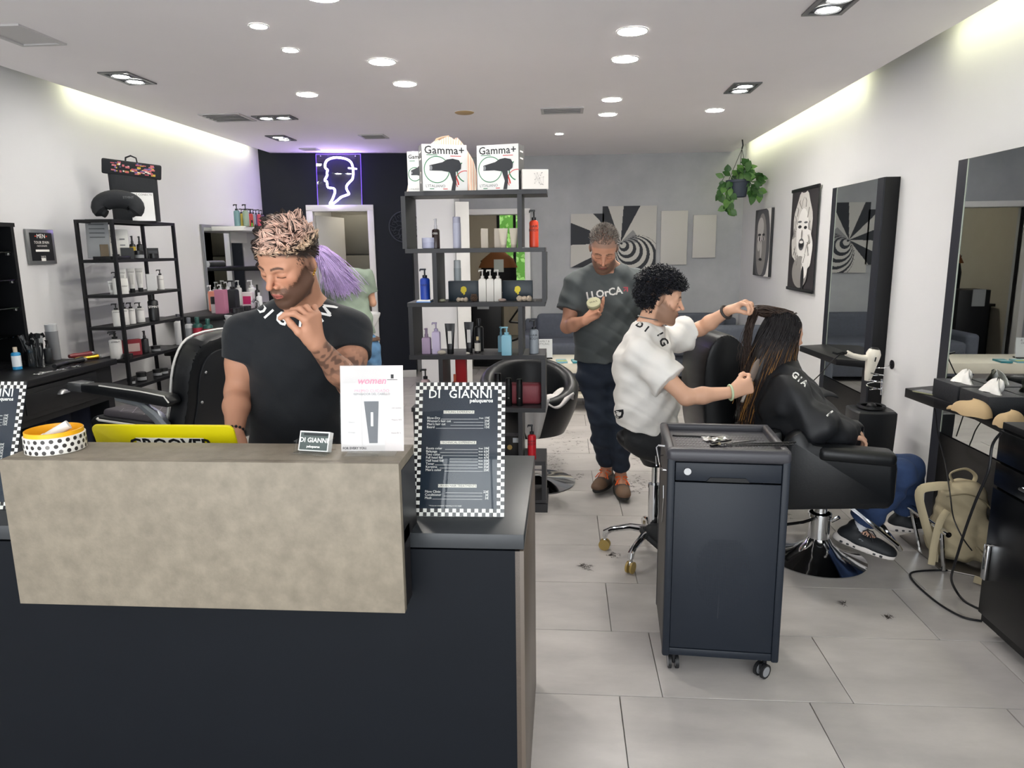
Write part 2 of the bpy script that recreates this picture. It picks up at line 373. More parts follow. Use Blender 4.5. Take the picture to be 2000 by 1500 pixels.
def vents():
    VM = mat('grille_white', '#bdbbbb', .5); VD = mat('grille_gap', '#8f8e8e', .8)
    for (px, py), w, h, rz, lb in [((1098, 215), .36, .26, 0, 'square air grille in the ceiling between the lamp columns'), ((730, 266), .26, .26, 0, 'small square air grille in the ceiling before the neon sign'), ((445, 229), .36, .36, 0, 'louvred air grille in the ceiling beside the double spot'),
                                   ((40, 68), .26, .36, 0, 'pale access panel in the ceiling near the left wall'), ((605, 291), .2, .16, 0, 'tiny dark air grille in the ceiling beside the neon sign')]:
        p = PZ(px, py, HC); t = thing('ceiling_vent', lb, 'vent', p, rz); g = G(); b = .025
        for y in (-h/2+b/2, h/2-b/2): g.box((0, y, -.004), (w, b, .012))
        for x in (-w/2+b/2, w/2-b/2): g.box((x, 0, -.004), (b, h-2*b, .012))
        g.done('frame', VM, t); G().box((0, 0, -.0012), (w-2*b, h-2*b, .0016)).done('backing', VM if px == 40 else VD, t)
        if px == 40: continue
        k = 5 if w > .3 else 4
        for i in range(k):
            y = -h/2+b+(i+.5)*(h-2*b)/k; G().box((0, y, -.006), (w-2*b, (h-2*b)/k*.6, .003), rot=(.5, 0, 0)).done('slat', VM, t)

CONC = mat('beige_concrete_laminate', '#8b8273', .5, spec=.3, col2='#776f62', scale=22, bump=.1, bscale=160)
def text_on(name, s, m, parent, x, z, size, y=-.001, **k): return text(name, s, m, parent, (x, y, z), size, **k)
INKW = mat('white_print', '#f1efe9', .5); INKB = mat('black_print', '#17181a', .5)
def counter():
    t = thing('reception_counter', 'navy-black reception counter with a wide beige concrete-look front panel', 'counter', (-.8, 1.7, 0))
    X0, X1, Y0, Y1, Z = -2.4, -.1, 1.70, 2.40, .885
    G().box(((X0+X1)/2+.004, Y0+.012, .42), (X1-X0-.03, .024, .84)).done('front_panel', NAVY, t, w=True)
    G().box((X1-.012, (Y0+Y1)/2, .42), (.024, Y1-Y0, .84), r=.001).done('side_panel', mat('tan_reflection_on_black', '#5b5148', .4), t, w=True)  # tan reflection on the black side is put into the panel colour
    G().box((-.255, (Y0+Y1)/2, Z-.02), (.31, Y1-Y0+.004, .04), r=.0015).done('worktop', mat('dark_grey_worktop', '#34373a', .38, var=.1, scale=30), t, w=True)
    G().box((-1.91, (Y0+Y1)/2-.1, Z-.02), (.98, .5, .04), r=.0015).done('worktop', mat('dark_grey_worktop', '#34373a', .38), t, w=True)
    G().box((-.91, 2.0, .785), (1.0, .5, .03), r=.002).done('desk_surface', mat('desk_grey', '#4a4c4e', .4), t, w=True)
    G().box((-.42, 2.05, .42), (.02, .68, .84)).done('inner_panel', NAVY, t, w=True)
    G().box((-1.41, 2.0, .42), (.02, .55, .84)).done('inner_panel', NAVY, t, w=True)
    G().box((-.895, 1.612, .907), (1.008, .024, .386), r=.0012).done('concrete_front', CONC, t, w=True)
    G().box((-.895, 1.697, 1.088), (1.008, .146, .024), r=.0012).done('concrete_top', CONC, t, w=True)
    G().box((-.398, 1.70, .98), (.014, .15, .19)).box((-.398, 1.655, .82), (.014, .062, .2)).done('upstand_side', mat('dark_edge', '#1d1b1c', .4), t, w=True)
    G().box((-.9, 1.765, .97), (1.0, .016, .2)).done('upstand_back', NAVY, t, w=True)
    # ---- round box with dots
    c = PZ(101, 880, 1.1); c.y = 1.69; c = V((-1.318, 1.697, 1.1))
    b = thing('round_box', 'white round box with black polka dots and yellow inside on the counter', 'box', c)
    r = .0705; G().lathe([(r-.003, 0), (r, .002), (r, .043), (r-.003, .0445), (r-.004, .042), (r-.004, .003), (.001, .003)], 64, caps=False).done('bowl_shell', mat('white_glossy_tin', '#e9e6de', .3), b)
    G().lathe([(r-.004, .006), (r-.0035, .055), (r-.005, .056), (r-.006, .053), (r-.006, .006), (.001, .005)], 64, caps=False).done('yellow_liner', mat('yellow_tin', '#f2b01c', .35), b)
    g = G()
    for k, z in enumerate((.0085, .0225, .0365)):
        for i in range(24):
            a0 = (i+.5*(k % 2))*2*PI/24; P = []
            for j in range(12):
                q = j*2*PI/12; a = a0+math.cos(q)*.0052/r; P.append((math.cos(a)*(r+.0004), math.sin(a)*(r+.0004), z+math.sin(q)*.0054))
            g.face(P, 1 if (i*5+k*3) % 7 == 0 else 0)
    g.done('polka_dots', [mat('dot_black', '#34302f', .4), mat('dot_grey', '#77736f', .4)], b, kind='stuff', recalc=False)
    tb = thing('white_tube', 'small white tube lying in the polka-dot box', 'tube', c+V((.01, .0, .05)), rot=(0, math.radians(-28), math.radians(25)))
    g = G().at((0, 0, 0), (0, PI/2, 0)); g.lathe([(.011, -.03), (.012, .0), (.0125, .03)], 20, sy=.8); g.done('tube_body', mat('milky_plastic', '#dfe0da', .3), tb)
    G().at((0, 0, 0), (0, PI/2, 0)).lathe([(.011, -.045), (.0125, -.042), (.0125, -.031), (.008, -.03)], 20).done('cap', PLW, tb)
    # ---- laptop
    l = thing('laptop', 'yellow-lidded laptop open behind the concrete counter front', 'laptop', (-1.128, 1.96, .80))
    G().box((0, .13, .009), (.36, .25, .016), r=.006).done('base', mat('laptop_grey', '#8c8e90', .35, .7), l)
    lm = Euler((math.radians(17), 0, 0)).to_matrix().to_4x4(); g = G(lm); hw, hh, q = .208, .338, .018
    P = [(-hw, q), (-hw+q, 0), (hw-q, 0), (hw, q)]
    for a in range(0, 91, 15): P.append((hw-q+q*math.cos(math.radians(a)), hh-q+q*math.sin(math.radians(a))))
    for a in range(90, 181, 15): P.append((-hw+q+q*math.cos(math.radians(a)), hh-q+q*math.sin(math.radians(a))))
    g.prism(P, .008, ax='y', r=.002); g.done('lid', mat('yellow_laptop_lid', '#d9cb0a', .35), l)
    G(lm).box((0, .0095, .15), (.37, .001, .26)).done('screen', mat('screen_dark', '#20242a', .2), l)
    s = G(lm).box((.015, -.001, .272), (.20, .0014, .052), r=.0006).done('sticker', mat('sticker_white', '#e8e5d8', .4), l)
    tx = text('sticker_lettering', 'GROOVER', INKB, l, (0, 0, 0), .052, bold=.0016); tx.data.transform(lm @ Matrix.Translation((.015, -.0022, .275)))
    # ---- card holder
    h = thing('business_card_holder', 'clear acrylic holder with a stack of business cards on the counter', 'card holder', (-.628, 1.69, 1.1), math.radians(-9))
    G().box((0, .0, .0015), (.095, .06, .003), r=.001).box((-.045, .005, .018), (.0022, .045, .03)).box((.045, .005, .018), (.0022, .045, .03)).box((0, -.02, .007), (.09, .002, .012)).done('holder', GLASS, h)
    M_ = Matrix.Translation((0, -.006, .006)) @ Euler((math.radians(-22), 0, 0)).to_matrix().to_4x4()
    for i in range(7): G(M_).box((0, .003*i, .024), (.082, .0016, .05)).done('business_card', mat('card_white', '#eceae6', .6), h)
    g = G(M_).box((0, -.0012, .0235), (.076, .0006, .044)).done('card_print', mat('card_slate', '#4b5552', .5), h)
    for s_, z, sz in (('DI GIANNI', .026, .0165), ('peluqueros', .010, .008)):
        tx = text('card_lettering', s_, INKW, h, (0, 0, 0), sz, bold=.0003); tx.data.transform(M_ @ Matrix.Translation((0, -.0018, z)))
    G(M_).box((.004, -.0018, .041), (.066, .0006, .006)).done('card_bar', mat('card_dark_bar', '#23282a', .5), h)
    # ---- white leaflet in acrylic stand
    h = thing('leaflet_stand', 'clear acrylic stand holding a white hair-care leaflet with a black tube picture', 'leaflet stand', (-.478, 1.688, 1.1), math.radians(3))
    M_ = Euler((math.radians(-9), 0, 0)).to_matrix().to_4x4()
    G(M_).box((0, .004, .112), (.158, .0015, .215)).done('leaflet', mat('leaflet_paper', '#cfc9c7', .6, spec=.2), h)
    G(M_).box((-.022, -.008, .112), (.112, .0018, .222), r=.0005).done('acrylic_panel', GLASS, h)
    G().box((0, -.008, .002), (.125, .05, .003), r=.001).done('acrylic_foot', GLASS, h)
    def T(n, s_, m, x, z, sz, **k):
        tx = text(n, s_, m, h, (0, 0, 0), sz, **k); tx.data.transform(M_ @ Matrix.Translation((x, .0028, z)))
    pk = mat('pink_print', '#e58fa4', .5); gy = mat('grey_print', '#8d898a', .5)
    T('lettering', 'women', pk, 0, .181, .024, shear=.25, bold=.0005); T('lettering', 'BEAUTY', mat('pale_pink_print', '#ecc9d0', .5), 0, .170, .010)
    T('lettering', 'PREMIO CUIDADO', pk, 0, .156, .0105); T('lettering', 'REPARADOR DEL CABELLO', gy, 0, .148, .0075, bold=.0002); T('lettering', 'FOR EVERY YOU.', mat('dark_grey_print', '#4b4849', .5), -.045, .012, .008, bold=.0003)
    for x, z, s_ in ((.062, .113, 'con aceites'), (.062, .083, 'Mejora 90%'), (.06, .05, 'Hasta 85 %'), (-.052, .078, 'Repara'), (-.052, .052, 'Protege')): T('lettering', s_, gy, x, z, .0055); 
    g = G(M_); g.prism([(-.02, .13), (.017, .13), (.013, .025), (-.008, .025)], .0006, ax='y', off=.0024); g.done('tube_picture', mat('picture_black', '#2c2f38', .4), h)
    G(M_).box((.0, .0018, .085), (.006, .0006, .035)).done('tube_picture_label', INKW, h)
    G(M_).box((.052, .0026, .192), (.007, .0006, .01)).box((.052, .0026, .184), (.026, .0006, .0012)).done('head_emblem', INKB, h)
    # ---- the two price lists
    W_, H_ = .252, .37
    def price(cx, cy, rz, label, foot):
        p = thing('price_list', label, 'price list', (cx, cy, .885), rz)
        M_ = Euler((math.radians(-21), 0, 0)).to_matrix().to_4x4()
        G(M_).box((0, .0022, H_/2+.002), (W_, .003, H_), r=.0006).done('board', mat('price_board_slate', '#28303a', .2, spec=.25), p)
        G(M_).box((0, -.0045, H_/2+.002), (W_+.003, .0022, H_+.003), r=.0006).done('acrylic_sheet', GLASS, p)
        G().box((0, .10, .0015), (W_*.9, .2, .003)).done('acrylic_foot', GLASS, p)
        g = G(M_); n = 25; m = 36; sx, sz = W_/n, H_/m
        for i in range(n):
            for j in range(m):
                if (i < 2 or i >= n-2 or j < 2 or j >= m-2):
                    x, z = -W_/2+(i+.5)*sx, .002+(j+.5)*sz; g.face([(x-sx/2, .0004, z-sz/2), (x+sx/2, .0004, z-sz/2), (x+sx/2, .0004, z+sz/2), (x-sx/2, .0004, z+sz/2)], (i+j) % 2)
        g.done('checkered_border', [mat('border_white', '#eeebe4', .3), mat('border_black', '#1c1a1b', .3)], p, kind='stuff', recalc=False)
        def T(s_, x, z, sz, m=INKW, al='LEFT', **k):
            tx = text('lettering', s_, m, p, (0, 0, 0), sz, align=al, **k); tx.data.transform(M_ @ Matrix.Translation((x, -.0006, z)))
        T('DI  GIANNI', .0, .338, .0335, al='CENTER', bold=.0004, space=1.08); T('peluqueros', .092, .320, .0145, al='RIGHT', bold=.0004)
        def head(s_, z, w):
            G(M_).box((-.003, .0004, z), (w, .0006, .0088)).done('heading_strip', mat('strip_cream', '#ddd8cc', .4), p); T(s_, -.003, z, .0085, INKB, al='CENTER')
        head('STYLING EXPERIENCE', .288, .086); head('TECHNICAL EXPERIENCE', .203, .1); head('URBAN HAIR TREATMENTS', .084, .106)
        rows = [('Blow-Dry', '19€', .271, 1), ("Women's hair cut", '29€', .2625, 0), ("Men's hair cut", '25€', .254, 0), ('Beard', '15€', .2455, 0), ('Roots color', '39€', .1865, 1), ('Balayage', '65€', .178, 1), ('Two color', '62€', .1695, 1), ('Full head foil', '47€', .161, 1), ('Half head foil', '35€', .1525, 1), ('Toner', '25€', .144, 1), ('Keratine', '35€', .1355, 1), ("Men's color", '25€', .127, 0), ('Fibre Clinix', '23€', .068, 0), ('Conditioner', '3€', .0595, 0), ('Mask', '5€', .051, 0)]
        g = G(M_)
        for a, b_, z, fr in rows:
            T(a, -.092, z, .0092); T(b_, .084, z, .0092, al='RIGHT')
            if fr: T('from', .066, z, .006, al='RIGHT')
            x0 = -.089+len(a)*.0045; x1 = .052 if fr else .066; g.box(((x0+x1)/2, .0004, z-.003), (x1-x0, .0005, .0006))
        g.done('ruled_lines', INKW, p); T('* Prices are orientative depending on hair length', -.08, .03, .0046)
    price(-.286, 1.812, math.radians(1), 'black price list with checkered border standing right of the beige concrete panel', 1)
    price(-1.70, 1.812, math.radians(0), 'second checkered price list, mostly cut off, left of the concrete counter', 0)
def caster(parent, loc, rz, r=.028, w=.011, gap=.014, hub='#3a3d40'):
    """a twin-wheel caster: fork with its wheels"""
    M_ = Matrix.Translation(loc) @ Matrix.Rotation(rz, 4, 'Z')
    c = G(M_).box((.008, 0, .043), (.034, .012, .03), r=.005).cyl((0, 0, .045), (0, 0, .085), .009).done('caster', METB, parent)
    for y in (-gap, gap):
        G(M_).cyl((.012, y-w/2, r), (.012, y+w/2, r), r, n=24).done('wheel', mat('caster_rubber', '#1b1c1e', .5), c)
        G(M_).cyl((.012, y-w/2-.0006, r), (.012, y+w/2+.0006, r), r*.72, n=20).cyl((.012, y-w/2-.001, r), (.012, y+w/2+.001, r), r*.25, n=12).done('wheel_ring', mat('caster_grey', '#8b8d90', .4), c)
def cart():
    t = thing('salon_trolley', 'tall dark slate salon trolley on casters with a lockable drawer', 'trolley', (.60, 2.675, 0), math.radians(-4))
    w, d, z0, z1 = .425, .41, .075, .885
    SL = mat('dark_slate_plastic', '#1a2029', .45, spec=.35, bump=.04, bscale=300); SL2 = mat('slate_side_plastic', '#3b3836', .45, bump=.03, bscale=300)
    for x in (-w/2+.014, w/2-.014):
        for y in (-d/2+.014, d/2-.014): G().box((x, y, (z0+z1-.03)/2), (.028, .028, z1-z0-.03), r=.008).done('corner_post', SL, t)
    G().box((-w/2+.006, 0, (z0+z1)/2-.01), (.008, d-.05, z1-z0-.04)).done('side_panel', SL2, t); G().box((w/2-.006, 0, (z0+z1)/2-.01), (.008, d-.05, z1-z0-.04)).done('side_panel', SL2, t)
    G().box((0, d/2-.006, (z0+z1)/2-.01), (w-.05, .008, z1-z0-.04)).done('back_panel', SL, t)
    g = G().box((0, -d/2+.012, (.112+.765)/2), (w-.056, .012, .765-.112), r=.002)
    dr = g.done('front_door', SL, t)
    g = G()   # embossed lattice on the door
    for i in range(34):
        for j in range(46):
            x, z = -.1+i*.0062, .27+j*.0062; u, v = (x+.0)/.098, (z-.42)/.15
            if u*u+v*v < 1.0+.12*math.sin(i*2.1+j*1.3) and not (abs(x+.012) < .004 and z < .36): g.box((x, -d/2+.0058, z), (.0042, .0012, .0042))
    g.done('embossed_dots', SL, dr, kind='stuff')
    G().prism([(-.016, .24), (-.011, .24), (-.0125, .335), (-.014, .335)], .0012, ax='y', off=-d/2+.0050).done('embossed_stem', mat('slate_stem_plastic', '#1a2029', .5), dr)  # stem has the same slate colour as the door
    dw = G().box((0, -d/2+.011, .805), (w-.058, .014, .068), r=.003).done('drawer', SL, t)
    G().prism([(-.075, .772), (.075, .772), (.062, .787), (-.062, .787)], .006, ax='y', off=-d/2+.0).done('handle_recess', mat('recess_black', '#0c0e11', .6), dw)
    G().cyl((-.142, -d/2+.006, .808), (-.142, -d/2-.004, .808), .013, n=20).cyl((-.142, -d/2-.004, .808), (-.142, -d/2-.0055, .808), .009, n=16).box((-.142, -d/2-.006, .808), (.002, .002, .008)).done('lock', STEEL, dw)
    G().box((0, -d/2+.016, .094), (w-.05, .02, .03), r=.004).done('base_rail', SL, t); G().box((0, 0, .09), (w-.04, d-.04, .02)).done('base_plate', SL, t)
    # rounded top with a recessed tray
    TP = mat('trolley_top_plastic', '#3a3a3f', .38, bump=.03, bscale=300); g = G(); b = .03
    g.box((0, -d/2+.022, z1-.02), (w+.006, .05, .05), r=.018, seg=4).box((0, d/2-.015, z1-.014), (w+.006, .032, .034), r=.01, seg=3)
    g.box((-w/2+.012, 0, z1-.02), (.03, d-.03, .046), r=.01, seg=3).box((w/2-.012, 0, z1-.02), (.03, d-.03, .046), r=.01, seg=3); g.done('top_frame', TP, t)
    tr = G().box((0, .01, z1-.024), (w-.05, d-.06, .006)).done('tray', TP, t)
    g = G()
    for i in range(28):
        for j in range(6): g.box((-.165+i*.0122, -.09+j*.035, z1-.0205), (.0045, .022, .001))
    g.done('tray_ribs', mat('tray_rib', '#55565c', .35), tr, kind='stuff')
    G().tube([(-w/2-.002, -.10, .87), (-w/2-.028, -.10, .872), (-w/2-.034, -.105, .865), (-w/2-.02, -.15, .80), (-w/2-.012, -.16, .797), (-w/2, -.16, .797)], .004).tube([(-w/2, .02, .80), (-w/2-.03, .0, .80), (-w/2-.034, -.12, .80)], .0025).done('wire_holder', CHROME, t)
    g = G()
    for a, b_ in (((-.03, .70), (-.05, .645)), ((-.05, .645), (-.02, .60)), ((-.06, .66), (-.01, .555)), ((-.035, .60), (0, .545)), ((-.02, .575), (.01, .535))): g.tube([(-w/2-.001, a[0]-.02, a[1]), (-w/2-.001, b_[0]-.02, b_[1])], .0018, n=6)
    g.done('silver_emblem', STEEL, t)
    for x, y, rz in ((-.165, -.165, PI/2+.1), (.17, -.165, PI+.75), (-.165, .165, 1.4), (.165, .165, 2)): caster(t, (x, y, 0), rz)
    zt = z1-.021
    def sc(name, label, x, y, rz, L=.15):
        o = thing(name, label, 'scissors', (.60+x, 2.675+y, zt+.002), rz)
        for s in (-1, 1):
            bl = G().prism([(0, .004*s), (L*.6, 0), (0, -.004*s)], .002, off=.001+.001*s).box((-.02, .006*s, .002), (.045, .004, .003)).done('blade', STEEL, o)
            G().tube([(-.055+.014*math.cos(a*PI/6), .016*s+.011*math.sin(a*PI/6), .003) for a in range(12)], .0022, closed=True, n=6).done('finger_ring', STEEL, bl)
        G().cyl((-.003, 0, 0), (-.003, 0, .006), .003, n=10).done('screw', STEEL, o)
    sc('scissors', 'steel scissors lying open on the trolley top', .04, -.02, .35, .17)
    o = thing('hair_clip', 'black hair clip with a pale spring on the trolley tray', 'hair clip', (.60-.01, 2.63, zt), .5)
    G().prism([(-.045, -.004), (.05, -.002), (.05, .002), (-.045, .008)], .006, off=.0).done('lower_jaw', METB, o); G().prism([(-.045, -.006), (.05, -.002), (.05, .002), (-.045, .006)], .005, off=.012).done('upper_jaw', METB, o)
    G().cyl((-.012, -.008, .009), (-.012, .008, .009), .006, n=12).done('spring', mat('bone_plastic', '#b8ac90', .5), o)
    for i, (x0, y0, x1, y1, lb) in enumerate(((-.17, .08, .03, .06, 'long black comb lying across the back of the trolley tray'), (-.01, -.14, .25, -.10, 'long black cutting comb overhanging the right edge of the trolley'), (-.02, -.155, .23, -.135, 'second thin dark comb overhanging the right edge of the trolley'))):
        a = V((x0, y0, 0)); b_ = V((x1, y1, 0)); L = (b_-a).length; zz = zt if i == 0 else z1+.004
        o = thing('comb', lb, 'comb', V((.6, 2.675, zz))+(a+b_)/2, math.atan2(y1-y0, x1-x0))
        G().box((0, .006, .003), (L, .006, .005), r=.001).done('spine', METB, o); g = G()
        for k in range(40): g.box((-L*.45+k*L*.9/39, -.003, .003), (.0012, .014, .003))
        g.done('teeth', METB, o, kind='stuff')
    o = thing('foil_scraps', 'crumpled silver foil scrap on the trolley tray', 'foil', (.585, 2.70, zt), .2); g = G(); rd = random.Random(3)
    pts = {}
    g.grid(lambda u, v: ((u-.5)*.09+rd.uniform(-.004, .004), (v-.5)*.05+rd.uniform(-.004, .004), .003+rd.uniform(0, .008)), 8, 6); g.done('foil_sheet', STEEL, o, smooth=False)

def put(px, py, Y, z=None):
    p = PY(px, py, Y); return V((p.x, Y, p.z if z is None else z))
def mpp(p): return (p-V((0, 0, CAM_H))).dot(FW)/F_PX     # metres per photograph pixel at a point
SH = {'white': '#e6e4df', 'black': '#1a1b1d'}
def good(name, label, cat, loc, h, w, kind, body, cap='#17181a', band=None, txt=None, tc=None, rz=0, group=None, rough=.35, txs=1, tz=.5, sq=0, dep=1):
    """a bottle, tube, jar or carton standing at loc; h, w in metres"""
    t = thing(name, label, cat, loc, rz, group); r = w/2; bm_ = C(body, rough); cm_ = C(cap, .35)
    if kind in ('pump', 'spray', 'cyl', 'flask'):
        bh = {'pump': .72, 'spray': .66, 'cyl': .8, 'flask': .78}[kind]*h; n = 20
        G().lathe([(r*.9, 0), (r, h*.015), (r, bh*.9), (r*.86, bh*.96), (r*.42, bh)] if kind != 'cyl' else [(r*.94, 0), (r, h*.01), (r, bh)], n, sq=sq, sy=dep, sm=not sq).done('body', bm_, t)
        if kind == 'pump':
            c = G().lathe([(r*.46, bh), (r*.48, bh+.005), (r*.48, bh+h*.07), (r*.2, bh+h*.08)], 16).done('collar', cm_, t)
            G().cyl((0, 0, bh+h*.07), (0, 0, h*.96), r*.16, n=8).box((-r*.35, 0, h*.965), (r*1.25, r*.42, h*.05), r=h*.012).box((-r*.95, 0, h*.94), (r*.2, r*.3, h*.06), r=.001).done('pump_head', cm_, t)
        elif kind == 'spray':
            G().lathe([(r*.42, bh), (r*.42, bh+h*.1), (r*.3, bh+h*.13), (r*.3, h*.93), (r*.34, h*.95), (r*.3, h)], 16).box((-r*.35, 0, h*.965), (r*.35, r*.2, h*.03)).done('spray_head', cm_, t)
        elif kind == 'cyl': G().lathe([(r*.94, bh), (r*.94, h*.985), (r*.8, h)], n).done('cap', cm_, t)
        else: G().lathe([(r*.44, bh), (r*.46, h*.985), (r*.4, h)], 16).done('cap', cm_, t)
        if band:
            z0, z1 = bh*.18, bh*.8
            G().lathe([(r*1.012, z0), (r*1.012, z1)], n, sq=sq, sy=dep, caps=False, sm=not sq).done('label_band', C(band, .5), t)
    elif kind == 'tube':
        G().lathe([(r*.62, 0), (r*.66, .002), (r*.66, h*.16), (r*.6, h*.165)], 20, sy=.8).done('cap', cm_, t)
        def f(u, v):
            a = u*2*PI; z = h*(.165+.835*v); k = .66+.34*v; d = (.66*.8)*(1-v)+.04*v; return (math.cos(a)*r*k, math.sin(a)*r*d, z)
        G().grid(f, 24, 8, cu=True).done('tube_body', bm_, t)
        if band: G().box((0, -r*.47, h*.55), (w*.36, .001, h*.42)).done('label_band', C(band, .5), t)
    elif kind == 'jar':
        G().lathe([(r*.9, 0), (r, .003), (r, h*.55), (r*.96, h*.58)], 24).done('body', bm_, t)
        G().lathe([(r*1.02, h*.56), (r*1.02, h*.97), (r*.96, h)], 24).done('lid', cm_, t)
        if band: G().lathe([(r*1.01, h*.1), (r*1.01, h*.48)], 24, caps=False).done('label_band', C(band, .5), t)
    elif kind == 'box':
        G().box((0, 0, h/2), (w, w*dep, h), r=.001, seg=1).done('carton', bm_, t)
        if band: G().box((0, -w*dep/2-.0006, h*.5), (w*.8, .001, h*.5)).done('label_band', C(band, .5), t)
    if txt:
        y = -r*(dep if kind != 'tube' else .5)*(1.03 if kind != 'box' else 1)-.0018
        text('lettering', txt, C(tc or '#f0efec', .5), t, (0, y, h*tz), w*.3*txs)
    return t
def goods(Y, z, rows, group=None):
    for (px, pb, pt, wpx, name, label, cat, kind, body, kw) in rows:
        dY = kw.pop('dY', 0); p = put(px, pb, Y+dY, z); s = mpp(p); kw.setdefault('group', group)
        good(name, label, cat, p, (pb-pt)*s*kw.pop('hs', 1), wpx*s, kind, body, **kw)
def stone(name, label, p, r, col, parts=1, group=None):
    rd = random.Random(int(p.x*1000)); g = G()
    for i in range(parts):
        t = bmesh.new(); bmesh.ops.create_icosphere(t, subdivisions=3, radius=1)
        for v in t.verts:
            n = math.sin(v.co.x*5+i)*math.cos(v.co.y*4+2*i)*math.sin(v.co.z*6)*(.12 if parts > 1 else .04); v.co *= 1+n
            v.co = V((v.co.x*r[0]/parts**.7+(i-(parts-1)/2)*r[0]*.7*(parts > 1), v.co.y*r[1], v.co.z*r[2]*(1-.15*(i % 2))))
        for f in t.faces: f.smooth = True
        t.transform(Matrix.Translation((0, 0, r[2]*.93))); g.add(t)
    o = g.done(name, C(col, .75, var=.25, scale=60, bump=.3 if parts > 1 else 0), None); o.location = p; return tag(o, label, 'stone', group)
SY, SD = 4.15, .29
def shelf_unit():
    t = thing('display_shelf_unit', 'dark grey open zigzag display shelf standing in the middle of the salon', 'shelf', (-.5, SY, 0)); BD = mat('dark_grey_board', '#2e2e31', .45, var=.1, scale=12)
    yf = SY; yb = SY+SD; th = .026
    zt = [PY(925, y, SY).z for y in (371.5, 484.5, 590.5, 694, 797, 900, 975)]
    def X(px, py=600): return PY(px, py, SY).x
    xl, xr = X(797, 640), X(1065, 640)
    for i, z in enumerate(zt):
        a, b = (xl-.0, xr)
        if i == 0: a, b = X(790, 375), X(1068, 375)
        if i == 6: a = X(845, 980)
        G().box(((a+b)/2, (yf+yb)/2, z-th/2), (b-a, SD, th), r=.001, seg=1).done('shelf_board', BD, t, w=True)
    def up(px, k, px2=None):
        x = X(px, 600); z0, z1 = zt[k+1], zt[k]-th; G().box((x, (yf+yb)/2, (z0+z1)/2), (th if px2 is None else px2, SD-.002, z1-z0)).done('upright', BD, t, w=True)
    up(795, 0); up(1016.5, 0); up(851, 1); up(1063, 1); up(801, 2); up(1016, 2); up(857, 3); up(1061, 3); up(803, 4); up(1014, 4); up(1061, 5); up(860, 5)
    G().box((X(1052, 985), (yf+yb)/2, zt[6]-.05), (.11, SD, .06)).done('plinth', BD, t, w=True)
    z = zt; Yc = SY+.1
    # ---- hair dryer cartons on the top board
    def carton(px0, px1, pt, Y, rz, label, side, zb, narrow=1):
        pc = put((px0+px1)/2, 371, Y, zb); s = mpp(pc); w = (px1-px0)*s; h = (371-pt)*s
        c = thing('hair_dryer_carton', label, 'carton', pc, rz, 'hair dryer cartons on top of the shelf unit'); d = .115
        G().box((0, d/2, h/2), (w, d, h), r=.0012, seg=1).done('carton_body', mat('carton_white', '#e8e8e6', .4), c)
        if side: G().box((side*(w/2+.0006), d/2, h/2), (.0012, d-.002, h-.002)).done('dark_side', mat('carton_dark_side', '#3a3a3c', .4), c); 
        if side: 
            for zz in (.85, .7): G().box((side*(w/2+.0014), d/2, h*zz), (.0006, d*.5, .008)).done('side_print', INKW, c)
            G().M; g = G(Matrix.Translation((side*(w/2+.0014), d/2, h*.3)) @ Matrix.Rotation(PI/2, 4, 'Y')); g.lathe([(.018, 0), (.024, 0)], 20, caps=False, sx=1.4).done('side_emblem', INKW, c)
        text('lettering', 'Gamma+', mat('carton_text', '#2b2b2e', .5), c, (0, -.001, h*.87), w*.235, bold=.0006, space=1.05)
        GR, RD = mat('print_green', '#1d7a4c', .5), mat('print_red', '#cf3f38', .5)
        G().box((-w*.28, -.0008, h*.775), (w*.24, .0008, .0035)).box((-w*.3, -.0008, h*.045), (w*.1, .0008, .004)).done('green_lines', GR, c); G().box((w*.25, -.0008, h*.755), (w*.24, .0008, .0035)).box((w*.0, -.0008, h*.045), (w*.1, .0008, .004)).done('red_lines', RD, c)
        def ring(cx, cz, r, a0, a1, m, nm, th=.0042):
            g = G(); n = 30; P = []
            for i in range(n): 
                a = math.radians(a0+(a1-a0)*i/(n-1)); P.append((a, r-th/2, r+th/2))
            for (a, p, q), (b, _, __) in zip(P, P[1:]): g.face([(cx+math.cos(a)*p, -.001, cz+math.sin(a)*p), (cx+math.cos(a)*q, -.001, cz+math.sin(a)*q), (cx+math.cos(b)*q, -.001, cz+math.sin(b)*q), (cx+math.cos(b)*p, -.001, cz+math.sin(b)*p)])
            g.done(nm, m, c, recalc=False)
        ring(-w*.18, h*.46, w*.28, 0, 360, GR, 'green_ring'); ring(w*.40, h*.34, w*.19, 80, 290, GR, 'green_ring', .006) if 0 else None
        ring(w*.46, h*.22, w*.22, 80, 215, RD, 'red_ring'); ring(-w*.08, h*.1, w*.38, 5, 55, RD, 'red_ring', .008)
        ring(w*.5, h*.42, w*.22, 120, 250, GR, 'green_ring', .006)
        DB = mat('dryer_picture', '#2c2e33', .4)
        g = G(); g.prism([(-w*.34, h*.44), (-w*.34, h*.55), (-w*.05, h*.62), (w*.05, h*.68), (w*.18, h*.70), (w*.32, h*.67), (w*.37, h*.58), (w*.36, h*.48), (w*.28, h*.42), (w*.1, h*.41), (-w*.08, h*.44)], .001, ax='y', off=-.0022); g.done('dryer_picture_body', DB, c)
        G().prism([(w*.1, h*.42), (w*.24, h*.42), (w*.25, h*.2), (w*.22, .003), (w*.13, .003), (w*.17, h*.2)], .001, ax='y', off=-.0021).done('dryer_picture_handle', DB, c)
        G().lathe([(.0001, 0), (w*.05, 0)], 16, c=(0, 0, 0)).done('x', None, c) if 0 else None
